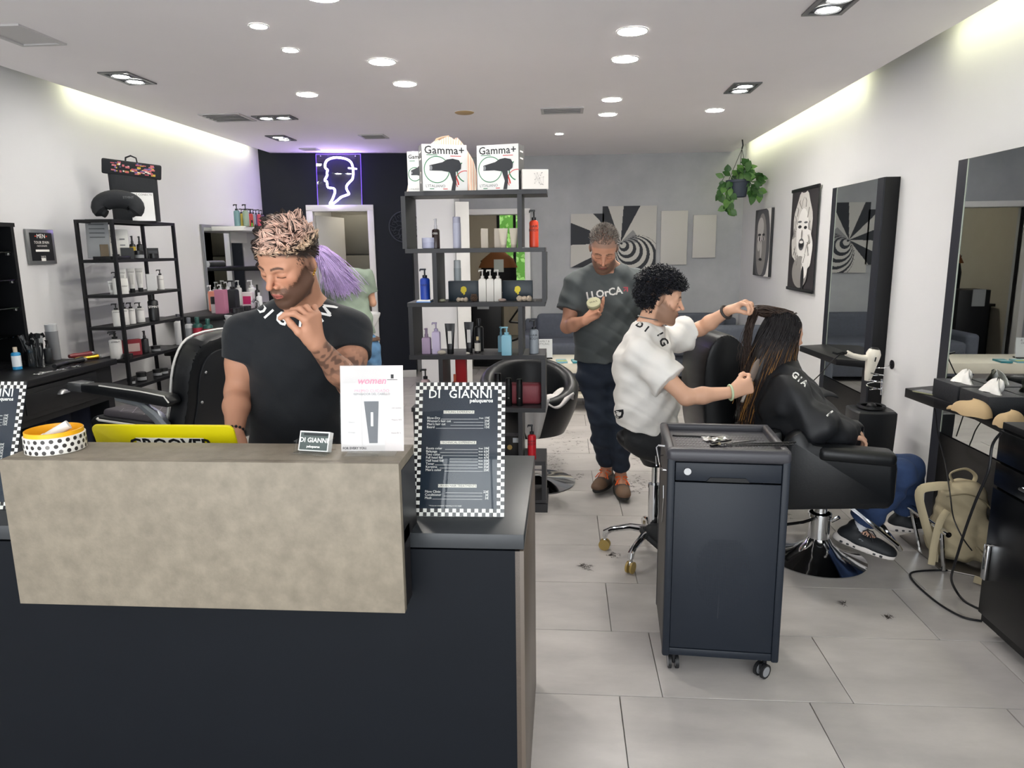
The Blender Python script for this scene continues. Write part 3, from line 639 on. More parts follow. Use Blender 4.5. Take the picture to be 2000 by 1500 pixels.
        G(Matrix.Translation((-w*.31, -.0026, h*.495)) @ Matrix.Rotation(PI/2, 4, 'X')).lathe([(.0001, 0), (w*.045, 0)], 16, caps=False, sx=.7, sy=1.1).done('dryer_picture_nozzle', mat('pic_grey', '#8b8d92', .4), c)
        text('lettering', "L'ITALIANO", mat('print_grey', '#6f7173', .5), c, (-w*.22, -.001, h*.105), w*.085)
    carton(826, 914, 284, SY+.02, math.radians(20), 'white hair dryer carton in the middle, its dark side turned left', -1, z[0])
    carton(930, 1015, 286, SY+.02, math.radians(-13), 'white hair dryer carton on the right, its dark side turned right', 1, z[0])
    carton(797, 842, 292, SY+.17, 0, 'white hair dryer carton at the left end, half hidden by its neighbour', 0, z[0])
    # striped bag behind
    p = put(880, 371, SY+.23, z[0]); s = mpp(p)
    b = thing('striped_tote_bag', 'pink and cream striped cloth bag slumped behind the hair dryer cartons', 'bag', p)
    ST = mat('bag_stripes', '#e9d6c6', .8); nt = ST.node_tree; wv = nt.nodes.new('ShaderNodeTexWave'); wv.inputs['Scale'].default_value = 22; wv.bands_direction = 'X'; rp = nt.nodes.new('ShaderNodeValToRGB'); tcn = nt.nodes.new('ShaderNodeTexCoord')
    rp.color_ramp.elements[0].color = (*lin('#eec3ac'), 1); rp.color_ramp.elements[1].color = (*lin('#efe6da'), 1); rp.color_ramp.elements[0].position = .4; rp.color_ramp.elements[1].position = .55
    nt.links.new(tcn.outputs['Object'], wv.inputs[0]); nt.links.new(wv.outputs[0], rp.inputs[0]); nt.links.new(rp.outputs[0], nt.nodes['Principled BSDF'].inputs[0])
    def bag(u, v):
        a = u*2*PI; k = 1-v; w_ = (.235 if math.cos(a) < 0 else .175)*(1-(v**3)*.72)*(1+.06*math.sin(7*a+v*5)); return (math.cos(a)*w_-.03+.03*v, math.sin(a)*.06*(1-.5*v), v*.315*(1+.03*math.sin(3*a)))
    G().grid(bag, 48, 14, cu=True).done('bag_cloth', ST, b)
    G().tube([(-.09, 0, .28), (-.075, 0, .315), (-.04, 0, .325), (.0, 0, .33)], .008, flat=.5).done('bag_handle', mat('bag_handle_cream', '#e6c7a8', .7), b)
    G().tube([(.17, -.02, .21), (.2, -.02, .2), (.215, -.02, .16), (.2, -.02, .1)], .012, flat=.6).done('bag_handle', mat('bag_white_strap', '#dfdcd6', .7), b)
    # small white carton
    p = put(1043, 371, SY+.04, z[0]); t2 = good('white_carton', 'small white carton with a molecule pattern at the right end of the top board', 'carton', p, .108, .15, 'box', '#ebe6e0', rz=math.radians(14), dep=.55, cap='#ffffff')
    g = G(); g2 = G(); rd = random.Random(5); pts = [(rd.uniform(-.005, .05), rd.uniform(.015, .095)) for _ in range(14)]
    for i, (x, zz) in enumerate(pts): g.box((x, -.0418, zz), (.0032, .0006, .0032), rot=(0, .78, 0))
    for a, b_ in zip(pts, pts[1:]): g.tube([(a[0], -.0416, a[1]), (b_[0], -.0416, b_[1])], .0003, n=4)
    g.done('molecule_print', mat('print_mid', '#77706e', .5), t2, kind='stuff')
    # ---- second level
    rows = [(838, 483, 462, 27, 'cream_jar', 'lilac cream jar at the left of the upper shelf, beside a small spray', 'jar', 'jar', '#a9abc4', dict(cap='#b4b6cc')),
        (852, 483, 426, 15, 'mist_spray', 'small dark glass spray bottle next to the lilac jar', 'bottle', 'spray', '#2a1c1c', dict(cap='#b0afb5', txt='OSiS', txs=1.1, rough=.2)),
        (893, 483, 423, 16, 'lotion_bottle', 'slim pale lilac bottle alone in the middle of the upper shelf', 'bottle', 'cyl', '#a9abbd', dict(cap='#9c9db0')),
        (1043, 483, 411, 18, 'pump_bottle', 'orange pump bottle with a dark label at the right of the upper shelf', 'bottle', 'pump', '#d9482c', dict(band=None, txt='HAIR\nBODY', tc='#1b1b1d', txs=1.3))]
    goods(Yc, z[1], rows)
    for i, (px, kd, lb, w) in enumerate(((947, 'box', 'beige carton at the left of the row beside the door reflection', 14), (973, 'box', 'beige carton right of the thin green-edged gap, middle of the row', 14), (983.5, 'tube', 'cream tube between the beige cartons and the pillar, left one', 18), (1004, 'tube', 'cream tube nearest the upright, right one', 18))):
        goods(Yc, z[1], [(px, 483, 446, w, 'beige_carton' if kd == 'box' else 'cream_tube', lb, 'carton' if kd == 'box' else 'tube', kd, '#b5aa9b' if kd == 'box' else '#c5bcab', dict(group='beige hair-care set on the upper shelf', cap='#b9ae9e', dep=.6, tz=.7, dY=-.02 if kd == 'tube' else .05))])
    # ---- third level
    goods(Yc, z[2], [(831, 583, 519, 19, 'pump_bottle', 'royal blue pump bottle on a blue booklet', 'bottle', 'pump', '#1f3f9e', dict(cap='#151a2a', txt='HAIR', tc='#101a3a')),
        (895, 589, 512, 14, 'clear_bottle', 'slim transparent bottle standing behind the dark emblem box', 'bottle', 'cyl', '#aab2b5', dict(cap='#c2c7c9', dY=.1))])
    p = put(830, 588, Yc-.04, z[2]); o = thing('booklet', 'blue and white booklet under the blue pump bottle', 'booklet', p)
    G().box((0, 0, .003), (.085, .1, .006)).done('cover', mat('booklet_blue', '#5d8fd0', .4), o); G().box((0, 0, .009), (.08, .095, .006)).done('pages', INKW, o)
    for px0, px1, lb in ((876, 936, 'dark slate box with a gold head emblem, left of the white pump bottles'), (982, 1040, 'dark slate box with a gold head emblem, right of the white pump bottles')):
        pc = put((px0+px1)/2, 589, Yc+.04, z[2]); s = mpp(pc); w = (px1-px0)*s; h = 38*s
        o = thing('emblem_box', lb, 'box', pc, 0, 'emblem boxes on the middle shelf'); G().box((0, .03, h/2), (w, .06, h), r=.002).done('box_body', mat('slate_box', '#232f38', .4), o)
        q = lambda P: [(x*.021, zz*.021+h*.52) for x, zz in P]
        G().prism(q([(-.8, .3), (-.7, .9), (-.1, 1.2), (.5, 1.1), (.85, .6), (.85, .05), (.7, -.35), (.35, -.6), (.45, -1.0), (-.05, -1.3), (-.15, -.8), (-.5, -.75), (-.62, -.4), (-.9, -.2)]), .001, ax='y', off=-.0012).done('gold_emblem', mat('gold_print', '#b3a12c', .35, .5), o)
    for px, lb in ((943, 'left'), (958, 'middle'), (973, 'right')):
        goods(Yc-.03, z[2], [(px, 587, 525, 14.5, 'pump_bottle', 'slim white pump bottle between the emblem boxes, %s one' % lb, 'bottle', 'pump', '#d9d6d0', dict(cap='#d5d2cc', sq=.9, dep=.9, group='white pump bottles on the middle shelf'))])
    Ys = SY+.04
    stone('pebble', 'flat greenish pebble on the middle shelf beside the upright', put(864, 589, Ys, z[2]), (.022, .02, .010), '#8a8b78')
    stone('mineral', 'rough cream mineral lump in front of the left emblem box', put(903, 589, Ys, z[2]), (.03, .02, .014), '#b9aa98', 3)
    stone('pebble', 'flat pinkish pebble in front of the white pump bottles', put(981, 589, Ys, z[2]), (.024, .018, .010), '#a08d84')
    stone('mineral', 'rough cream mineral cluster in front of the right emblem box', put(1024, 590, Ys, z[2]), (.04, .022, .018), '#c3b3a0', 3)
    stone('pebble', 'pale oval pebble on the lower shelf beside the lilac pump bottle', put(863, 691, SY+.03, z[3]), (.027, .02, .014), '#b5ada0')
    stone('mineral', 'tiny white stone on the lower shelf before the black tube', put(914, 690, SY+.03, z[3]), (.013, .01, .008), '#cfc9bd', 2)
    p = put(926, 589, Ys+.01, z[2]); o = thing('pine_cone', 'small brown pine cone beside the left emblem box', 'pine cone', p)
    G().lathe([(.006, 0), (.016, .008), (.018, .018), (.012, .034), (.002, .046)], 14).done('core', C('#4a3a2f', .8), o); g = G()
    for k in range(7):
        for i in range(9):
            a = i*2*PI/9+k*.35; rr = .021-.0025*abs(k-2.2); zz = .006+k*.006; g.prism([(-.004, 0), (0, .010), (.004, 0)], .0016, off=0) if 0 else g.box((math.cos(a)*rr, math.sin(a)*rr, zz), (.009, .006, .0022), rot=(0, -.5, a))
    g.done('scales', C('#5d4a3c', .8), o, kind='stuff')
    # ---- fourth level
    goods(Yc-.03, z[3], [(834, 691, 641, 17, 'spray_bottle', 'mauve square spray bottle, leftmost on the lower shelf', 'bottle', 'spray', '#9c88a3', dict(cap='#7d6d84', sq=.8)),
        (853, 689, 627, 16, 'pump_bottle', 'tall lilac pump bottle beside the mauve spray', 'bottle', 'pump', '#b9aecb', dict(cap='#a79dbb', sq=.8)),
        (880, 688, 629, 20, 'black_tube', 'black tube with a white stripe label, left of two', 'tube', 'tube', '#1c1b1e', dict(band='#d8d6d2', rough=.25)),
        (917, 688, 628, 19, 'black_tube', 'black tube with a white stripe label, right of two', 'tube', 'tube', '#1c1b1e', dict(band='#d8d6d2', rough=.25, dY=.04)),
        (936, 684, 621, 18, 'black_bottle', 'black matt flask behind the small glass dropper', 'bottle', 'flask', '#17181a', dict(dY=.12)),
        (933, 684, 652, 12, 'dropper_bottle', 'small dark serum bottle with a white label', 'bottle', 'flask', '#232022', dict(band='#c9c4ba', cap='#c8b48a', dY=.03)),
        (979, 688, 638, 12, 'spray_bottle', 'light blue spray bottle behind the blue pump bottle', 'bottle', 'spray', '#74a3b6', dict(cap='#6f9db2', sq=.8, dY=.07)),
        (990, 694, 638, 20, 'pump_bottle', 'light blue square pump bottle on the lower shelf', 'bottle', 'pump', '#78aabd', dict(cap='#86b7c9', sq=.8, dY=-.06)),
        (1043, 692, 625, 18, 'pump_bottle', 'grey pump bottle with a printed skyline at the right end of the lower shelf', 'bottle', 'pump', '#8d959d', dict(cap='#2b2c30', txt='HAIR\nBODY', tc='#24272c', txs=1.2))])
    # ---- fifth level
    goods(Yc-.03, z[4], [(833, 797, 724, 18, 'pump_bottle', 'black and pink pump bottle rising behind the price list', 'bottle', 'pump', '#b59a9c', dict(cap='#1b1b1d')),
        (890, 797, 735, 12, 'small_bottle', 'small brick-red bottle beside the bright red box', 'bottle', 'flask', '#a2402f', dict(cap='#b7502f')),
        (973, 790, 734, 14, 'styling_can', 'black styling can, leftmost and rearmost of three', 'can', 'cyl', '#161719', dict(cap='#0f1011', dY=.12)),
        (994, 792, 737, 13, 'styling_can', 'black styling can with white print, middle of three', 'can', 'cyl', '#161719', dict(cap='#0f1011', txt='M', txs=.9, tz=.3)),
        (1015, 793, 740, 12, 'styling_can', 'black styling can with white print, right one against the pink pouch', 'can', 'cyl', '#161719', dict(cap='#0f1011', txt='M', txs=.9, tz=.3))])
    p = put(1030, 793, Yc+.04, z[4]); o = thing('cosmetic_pouch', 'dusty pink zip pouch on the shelf behind the black cans', 'pouch', p); PK = mat('pink_leatherette', '#94444c', .45, bump=.1, bscale=80)
    G().box((-.03, 0, .065), (.24, .08, .13), r=.022, seg=3).done('pouch_body', PK, o); G().tube([(-.14, -.0, .131), (.08, 0, .131)], .003).done('zip', C('#6d2a33', .5), o); G().box((.062, -.042, .07), (.002, .002, .11)).done('seam', C('#7c343d', .5), o)
    p = put(903, 797, Yc+.12, z[4]); good('red_box', 'tall bright red box on the fifth shelf', 'box', p, .31, .065, 'box', '#b81f26', dep=1)
    p = put(937, 797, Yc+.05, z[4]); good('black_tray', 'flat black tray lying on the fifth shelf', 'tray', p, .02, .17, 'box', '#1a1b1e', dep=.8)
    # ---- on the low level, right of the price list
    p = PZ(1040, 886, .885)
    good('pump_bottle', 'red pump bottle with a black label low on the shelf beside the counter', 'bottle', put(1039, 888, SY+.05, z[5]), .22, .052, 'pump', '#c4202c', cap='#24262b', txt='HAIR\nBODY', tc='#1a1d22', txs=1.2)
    p = put(1003, 890, SY+.14, z[5]); o = good('gift_box', 'dark open gift box with a gold seal low on the shelf', 'box', p, .13, .14, 'box', '#151414', dep=.6)
    G(Matrix.Translation((-.02, -.043, .06)) @ Matrix.Rotation(PI/2, 4, 'X')).lathe([(.0001, 0), (.016, 0)], 18, caps=False).done('gold_seal', C('#b29355', .4), o); G().box((.03, -.043, .105), (.06, .001, .03)).done('paper_label', C('#c3c8cc', .5), o)

def PXz(px, py, X, z): p = PX(px, py, X); return V((X, p.y, z))
def left():
    # ---- barber's console along the left wall
    X0, Y0, Y1, Z = -2.93, 2.0, 4.42, .92
    t = thing('barber_console', 'long black barber console with panelled drawers along the left wall', 'cabinet', (-3.27, 3.2, 0))
    G().box(((XL+X0)/2+.003, (Y0+Y1)/2, Z-.018), (X0-XL-.006, Y1-Y0, .036), r=.003).done('worktop', BLK, t, w=True)
    G().box(((XL+X0)/2-.01, (Y0+Y1)/2, Z-.15), (X0-XL-.04, Y1-Y0-.06, .22)).done('drawer_case', BLK, t, w=True)
    for y in (Y0+.05, Y1-.05): G().box(((XL+X0)/2-.01, y, .36), (X0-XL-.05, .06, .72)).done('side_panel', BLK, t, w=True)
    for k in range(3):
        yc = 3.89-k*.69; d = G().box((X0-.022, yc, Z-.135), (.02, .66, .17), r=.003).done('drawer', BLK, t, w=True)
        G().box((X0-.01, yc, Z-.135), (.006, .58, .115), r=.002).done('drawer_panel', BLK, d, w=True)
        g = G(Matrix.Translation((X0-.006, yc, Z-.118))); P = [(math.cos(a*PI/10), math.sin(a*PI/10)) for a in range(11)]
        g.grid(lambda u, v: (.022*math.sin(v*PI/2), .042*math.cos(u*PI)*math.cos(v*.35*PI) if 0 else .042*math.cos(u*PI)*(1-.15*v), -.005+.024*math.sin(u*PI)*math.cos(v*PI/2)), 13, 6).done('cup_handle', STEEL, d, w=True)
        if k < 3: pass
    for y in (3.35, 3.9): pass
    o = thing('power_strip_shelf', 'white cable tray hanging under the black console', 'tray', (-3.3, 3.75, .62)); G().box((0, 0, 0), (.12, .8, .012)).box((.06, 0, .02), (.01, .8, .05)).done('tray_body', PLW, o)
    o = thing('hanging_towel', 'dark navy towel hanging beneath the console', 'towel', (-3.15, 4.1, .33)); G().grid(lambda u, v: (.03*math.sin(u*14)+.02, (u-.5)*.5*(1-.25*v*math.sin(u*3)), .34-v*.42), 26, 8).done('cloth', C('#161b2c', .9), o, solid=.006)
    # ---- tall shelf on the console
    a, b, zt = 3.2, 4.22, 1.79; t = thing('tall_wall_shelf', 'tall narrow black shelf with glass shelves on the barber console', 'shelf', (-3.5, 3.7, Z))
    x0, x1 = XL+.002, -3.36
    G().box((x0+.008, (a+b)/2, (Z+zt)/2), (.016, b-a, zt-Z)).done('back_panel', BLK, t, w=True)
    for y in (a, (a+b)/2, b-.012): G().box(((x0+x1)/2, y, (Z+zt)/2), (x1-x0, .024, zt-Z)).done('side_board', BLK, t, w=True)
    G().box(((x0+x1)/2, (a+b)/2, zt-.012), (x1-x0+.004, b-a+.02, .024)).box(((x0+x1)/2, (a+b)/2, Z+.012), (x1-x0, b-a, .024)).done('end_boards', BLK, t, w=True)
    zz = [PX(30, y, -3.42).z for y in (492.6, 546, 600, 655)]
    for z in zz:
        sh = G().box(((x0+x1)/2+.005, (a+3*b)/4-.01, z), (x1-x0-.03, (b-a)/2-.04, .006)).done('glass_shelf', thin_glass('shelf_glass', .3, '#9fb5ad') if 'shelf_glass' not in bpy.data.materials else bpy.data.materials['shelf_glass'], t, w=True)
        G().box((x1-.03, b-.04, z-.012), (.02, .02, .016), r=.003).done('shelf_clip', STEEL, sh, w=True)
    xs = -3.46
    good('white_tube', 'white tube standing on the top glass shelf, cut by the view', 'tube', PXz(5, 490, xs, zz[0]+.003), .11, .045, 'tube', '#d9d7cf', cap='#cfcdc6')
    p = PXz(13, 545, xs, zz[1]+.003); o = thing('shaving_brush', 'shaving brush with brown bristles on the second glass shelf', 'brush', p)
    G().lathe([(.018, 0), (.02, .01), (.012, .03), (.016, .045)], 16).done('handle', METB, o); G().lathe([(.014, .045), (.024, .075), (.022, .095), (.006, .103)], 18).done('bristles', C('#7c6250', .9), o)
    good('white_jar', 'round white jar on the third glass shelf', 'jar', PXz(21, 599, xs, zz[2]+.003), .05, .062, 'jar', '#cfd4d9', cap='#dfe2e6')
    good('small_bottle', 'blue and white small bottle with an orange top on the console', 'bottle', PXz(33, 709, -3.28, Z), .135, .05, 'flask', '#2f8fc4', cap='#d9c7b0', band='#e4e9ee')
    # ---- things on the console
    p = PXz(80, 712, -3.2, Z); o = thing('tool_cup', 'clear acrylic cup full of black hair clips on the console', 'cup', p)
    G().box((0, -.04, .06), (.09, .002, .12)).box((0, .04, .06), (.09, .002, .12)).box((-.045, 0, .06), (.002, .08, .12)).box((.045, 0, .06), (.002, .08, .12)).box((0, 0, .002), (.09, .08, .003)).done('cup_walls', GLASS, o)
    rd = random.Random(11)
    for i in range(16):
        x, y = rd.uniform(-.03, .03), rd.uniform(-.03, .03); a = V((x, y, .004)); b_ = V((x*1.6+rd.uniform(-.02, .02), y*1.5, rd.uniform(.13, .2)))
        G().tube([a, a.lerp(b_, .6), b_], [.003, .005, .002], n=5).box(b_, (.024, .006, .03), rot=(rd.uniform(-.6, .6), rd.uniform(-.9, .9), rd.uniform(0, 3))).done('hair_clip', METB if i % 4 else C('#9a9c9e', .4), o)
    p = PXz(64, 702, -3.3, Z); o = thing('clip_jar', 'dark jar of combs and clips behind the clear cup', 'jar', p); G().lathe([(.04, 0), (.042, .1)], 20).done('jar_body', METB, o)
    for i in range(12):
        x, y = rd.uniform(-.025, .025), rd.uniform(-.025, .025); G().box((x*1.5, y*1.5, .14), (.012, .004, .11), rot=(rd.uniform(-.3, .3), rd.uniform(-.35, .35), rd.uniform(0, 3))).done('comb', METB if i % 3 else STEEL, o)
    p = PXz(107, 700, -3.32, Z); good('hairspray_can', 'tall grey hairspray can on the console, beside the clip cup', 'can', p, .235, .075, 'cyl', '#77797c', cap='#a9abad', rough=.25)
    p = PXz(96, 706, -3.25, Z); good('black_bottle', 'short black bottle between clip cup and hairspray', 'bottle', p, .15, .05, 'spray', '#16171a', cap='#101113')
    for px, py, L, rz, lb, m in ((170, 697, .17, 1.25, 'gold hair clipper lying on the far end of the console', mat('gold_metal', '#c79a35', .25, 1)), (140, 700, .19, 1.4, 'black hair clipper lying beside the gold one', METB), (120, 703, .18, 1.75, 'second black hair clipper lying nearer on the console', METB), (158, 691, .16, 1.2, 'dark red handled trimmer behind the clippers', C('#6b1f25', .4))):
        o = thing('hair_clipper', lb, 'clipper', PXz(px, py, -3.06 if px != 158 else -3.2, Z), rz)
        G().at((0, 0, .02), (0, PI/2, 0)).lathe([(.014, -L/2), (.02, -L*.3), (.016, 0), (.019, L*.3), (.021, L*.42)], 16, sx=.85).done('clipper_body', m, o); G().box((L*.46, 0, .02), (.02, .04, .022), r=.002).done('blade', STEEL, o)
    for i, (px, py, rz) in enumerate(((88, 714, .5), (102, 712, .2), (125, 709, .9), (150, 708, 1.1))):
        o = thing('thinning_scissors', ('pair of steel scissors nearest the clip cup on the console', 'steel scissors second from the clip cup', 'steel scissors in the middle of the console edge', 'steel scissors closest to the clippers')[i], 'scissors', PXz(px, py, -3.0, Z+.001), rz+1)
        G().prism([(0, .003), (.09, 0), (0, -.003)], .003).prism([(0, -.006), (.085, -.016), (0, 0)], .003).done('blades', STEEL, o)
        for s in (-1, 1): G().tube([(0, 0, .002), (-.05, .012*s, .003)], .0025, n=6).tube([(-.062+.014*math.cos(a*PI/5), .014*s+.011*math.sin(a*PI/5), .003) for a in range(10)], .002, closed=True, n=6).done('handle', STEEL, o)
    # ---- framed plaque
    a, b_ = PX(50, 447, XL+.02), PX(112, 515, XL+.02); w, h = abs(b_.y-a.y), a.z-b_.z
    o = thing('framed_plaque', 'silver-framed black certificate plaque on the left wall', 'plaque', (XL+.001, (a.y+b_.y)/2, (a.z+b_.z)/2), PI/2)
    G().box((0, -.010, 0), (w, .018, h), r=.002).done('frame', mat('plaque_silver', '#8b8d8f', .3, .7), o); G().box((0, -.0195, 0), (w*.82, .002, h*.8)).done('panel', C('#1b1c1e', .3), o)
    for s_, z, sz in (('MEN', .3, .05), ('TOUR SPAIN', .12, .032), ('PARTICIPANTE', .02, .018), ('2023', -.3, .03)): text('lettering', s_, INKW, o, (0, -.021, h*z), sz*.8)
    G().box((0, -.021, -h*.11), (w*.5, .001, h*.06)).box((0, -.021, -h*.37), (w*.16, .001, h*.08)).done('white_field', INKW, o); G().box((-w*.2, -.021, h*.3), (w*.05, .001, h*.04)).box((w*.2, -.021, h*.3), (w*.05, .001, h*.04)).done('red_mark', C('#b5402e', .5), o)
    rack(); wash(); barber_chair()
def rack():
    X0, X1, Y0, Y1 = -3.43, -3.17, 4.90, 5.70; q = .022
    t = thing('metal_rack', 'tall black metal shelving rack against the left wall', 'rack', ((X0+X1)/2, (Y0+Y1)/2, 0))
    zt = [PY(213, 428, Y0).z]+[PY(x, y, Y0).z for x, y in ((222, 507), (228, 576), (235, 639), (245, 703), (250, 757), (255, 830))]
    for x in (X0, X1):
        for y in (Y0, Y1): G().box((x, y, zt[0]/2), (q, q, zt[0])).done('post', METB, t, w=True)
    def fr(z, nm='shelf'):
        for x in (X0, X1): G().box((x, (Y0+Y1)/2, z-q/2), (q*.9, Y1-Y0, q)).done('rail', METB, t, w=True)
        for y in (Y0, Y1): G().box(((X0+X1)/2, y, z-q/2), (X1-X0, q*.9, q)).done('rail', METB, t, w=True)
    fr(zt[0])
    for z in zt[1:]:
        fr(z); G().box(((X0+X1)/2, (Y0+Y1)/2, z-.006), (X1-X0-.01, Y1-Y0-.01, .008)).done('shelf_plate', BLK, t, w=True)
    top = G().box(((X0+X1)/2, (Y0+Y1)/2, zt[0]-.004), (X1-X0-.01, Y1-Y0-.01, .006)).done('shelf_plate', BLK, t, w=True)
    sx = {}
    def at(px, py, X, k): p = PX(px, py, X); return V((X, min(max(p.y, Y0+.05), Y1-.05), zt[k]))
    def item(px, pb, pt, wp, k, name, label, cat, kind, body, X=-3.25, **kw):
        p = at(px, pb, X, k); s = mpp(p); good(name, label, cat, p, (pb-pt)*s, wp*s, kind, body, rz=kw.pop('rz', .65), **kw)
    # level 1
    p = at(195, 500, -3.38, 1); o = thing('leaflet_holder', 'clear holder with a grey leaflet at the rear left of the top compartment', 'leaflet', p, .3); G().box((0, 0, .15), (.15, .003, .28), rot=(-.12, 0, 0)).done('leaflet', C('#8e9092', .5), o)
    for i in range(4): G().box((0, -.004-.00*i, .25-i*.03), (.1, .002, .006), rot=(-.12, 0, 0)).done('print_line', C('#55585a', .6), o)
    p = at(233, 496, -3.36, 1); o = thing('price_leaflet', 'white leaflet with small print inside the top compartment', 'leaflet', p, .4); G().box((0, 0, .12), (.14, .002, .2), rot=(-.1, 0, 0)).done('sheet', INKW, o)
    for i in range(5): G().box((-.03+.06*(i % 2), -.003, .17-i*.022), (.035, .002, .008), rot=(-.1, 0, 0)).done('print_block', C('#77797b', .6), o)
    p = at(210, 503, -3.26, 1); o = thing('display_tray', 'low black tray at the left of the top compartment', 'tray', p, PI/2); G().box((.05, 0, .012), (.24, .13, .022), r=.002).done('tray_body', METB, o)
    item(204, 492, 463, 14, 1, 'gold_box', 'slim bronze box standing on the low black tray', 'box', 'box', '#57482f', X=-3.30)
    item(226, 494, 484, 12, 1, 'wax_jar', 'small black jar beside the bronze box', 'jar', 'jar', '#17181a', X=-3.24)
    item(249, 500, 478, 22, 1, 'black_box', 'black carton in the middle of the top compartment', 'box', 'box', '#1d1f22', dep=.7)
    item(260, 492, 448, 11, 1, 'oil_bottle', 'black bottle with a yellow band in the top compartment', 'bottle', 'spray', '#191a1b', band='#b59a26', X=-3.3)
    item(274, 492, 449, 11, 1, 'spray_bottle', 'black spray bottle right of the yellow-banded one', 'bottle', 'spray', '#191a1b', band='#2d2f31', X=-3.27)
    item(272, 500, 484, 17, 1, 'flat_jar', 'wide low black jar before the spray bottles', 'jar', 'jar', '#17181a', band='#8b8d8f', X=-3.21)
    item(298, 497, 477, 20, 1, 'black_box', 'black carton with grey print at the far end of the top compartment', 'box', 'box', '#1b1c20', dep=.8, band='#3c3e42')
    item(301, 505, 495, 17, 1, 'flat_jar', 'low dark jar in front of the far black carton', 'jar', 'jar', '#232427', X=-3.2)
    # level 2
    for px, pb, pt, w, lb in ((192, 572, 547, 10, 'short white tube, leftmost on the second shelf'), (207, 573, 547, 10, 'short white tube, second from the left on the second shelf'), (242, 567, 521, 14, 'tall white tube, first of three in the middle of the second shelf'), (259, 566, 520, 14, 'tall white tube, middle of the three'), (275, 565, 520, 14, 'tall white tube, last of the three')):
        item(px, pb, pt, w, 2, 'white_tube', lb, 'tube', 'tube', '#cfcecb', cap='#1d1e20' if w > 12 else '#d5d4d1', band='#b9b8b5', txt='S.TMNT' if 0 else 'STMNT', tc='#1b1c1e', tz=.85, txs=.8, X=-3.26, group='white tubes on the second rack shelf')
    item(217, 572, 528, 13, 2, 'pump_bottle', 'white bottle with a black pump behind the front post, second shelf', 'bottle', 'pump', '#d2d1ce', X=-3.22)
    item(244, 570, 540, 13, 2, 'white_box', 'short white box in front of the first tall tube', 'box', 'box', '#dad9d5', X=-3.21, txt='STMNT', tc='#1b1c1e', txs=.8)
    item(297, 567, 535, 17, 2, 'clear_case', 'clear case with a white carton at the right of the tall tubes', 'box', 'box', '#c5c6c6', dep=.7)
    item(315, 563, 524, 12, 2, 'dropper_bottle', 'white bottle with a bent black spout at the far end of the second shelf', 'bottle', 'pump', '#cfcecb', txt='STMNT', tc='#1b1c1e', txs=.8)
    # level 3
    for px, pb, pt, w, lb in ((230, 636, 591, 15, 'white pump bottle beside the front post, third shelf, first of four'), (245, 631, 587, 15, 'white pump bottle, second of four on the third shelf'), (258, 628, 586, 14, 'white pump bottle, third of four on the third shelf'), (275, 625, 586, 16, 'white pump bottle, last of four, next to the black flask')):
        item(px, pb, pt, w, 3, 'pump_bottle', lb, 'bottle', 'pump', '#c9c8c6', txt='STMNT', tc='#1b1c1e', tz=.62, txs=.8, group='white pump bottles on the third rack shelf')
    item(302, 626, 574, 19, 3, 'sports_flask', 'black sports flask with white letters at the end of the third shelf', 'flask', 'flask', '#17181a', txt='STMNT', tz=.52, txs=1.0, X=-3.22)
    # level 4
    for px, pb, pt, w, lb in ((209, 698, 643, 22, 'large white pump bottle, leftmost on the fourth shelf'), (229, 695, 644, 18, 'large white pump bottle, second on the fourth shelf')):
        item(px, pb, pt, w, 4, 'pump_bottle', lb, 'bottle', 'pump', '#cfcecc', txt='STMNT', tc='#1b1c1e', tz=.62, txs=.7, X=-3.28)
    item(257, 692, 661, 36, 4, 'gift_carton', 'red patterned gift carton on the fourth shelf', 'carton', 'box', '#7a2730', dep=.35, band='#a58e8a', X=-3.28, rz=.9)
    item(285, 687, 644, 13, 4, 'dropper_bottle', 'black bottle with a pointed spray top on the fourth shelf', 'bottle', 'spray', '#1a1b1d', band='#2e3033')
    item(250, 697, 687, 18, 4, 'flat_jar', 'low black jar in front of the red carton', 'jar', 'jar', '#151617', X=-3.2)
    item(305, 688, 677, 17, 4, 'flat_jar', 'low black jar at the far end of the fourth shelf', 'jar', 'jar', '#151617', band='#77797b', X=-3.21)
    # level 5
    for px, pb, pt, w, lb in ((257, 753, 741, 15, 'black jar nearest on the lowest visible shelf'), (278, 752, 735, 18, 'black jar with white label, second on the lowest visible shelf'), (309, 744, 731, 16, 'black jar, third on the lowest visible shelf'), (322, 748, 737, 16, 'flat black jar, farthest on the lowest visible shelf')):
        item(px, pb, pt, w, 5, 'wax_jar', lb, 'jar', 'jar', '#161719', band='#8d8f92', group='black jars on the low rack shelf')
    # on top: roll-top backpack, neck pillow, flyer
    z = zt[0]+.002; p = PY(256, 427, 5.3); o = thing('roll_top_backpack', 'tall black roll-top backpack with a bright sticker print standing on the rack', 'backpack', (-3.27, 5.38, z), .55); BK = mat('black_canvas', '#1c1e22', .8, bump=.15, bscale=40)
    def bp(u, v):
        a = u*2*PI; sx_, sy_ = math.cos(a), math.sin(a); k = 1/(max(abs(sx_), abs(sy_))**.6); w = .162+.004*v; return (sx_*k*w, sy_*k*(.06*(1-v*.75)), v*.41+.02*math.sin(a*2)*v)
    G().grid(bp, 40, 16, cu=True).done('bag_body', BK, o)
    G(Matrix.Translation((.0, -.02, .385)) @ Euler((.25, .1, 0)).to_matrix().to_4x4()).box((0, 0, 0), (.40, .035, .11), r=.012, seg=3).done('roll_top', BK, o)
    G().tube([(-.04, 0, .43), (-.035, 0, .47), (0, 0, .485), (.035, 0, .47), (.04, 0, .43)], .008, flat=.6).done('grab_loop', BK, o)
    rd = random.Random(4)
    g = G(Matrix.Translation((.0, -.042, .385)) @ Euler((.25, .1, 0)).to_matrix().to_4x4())
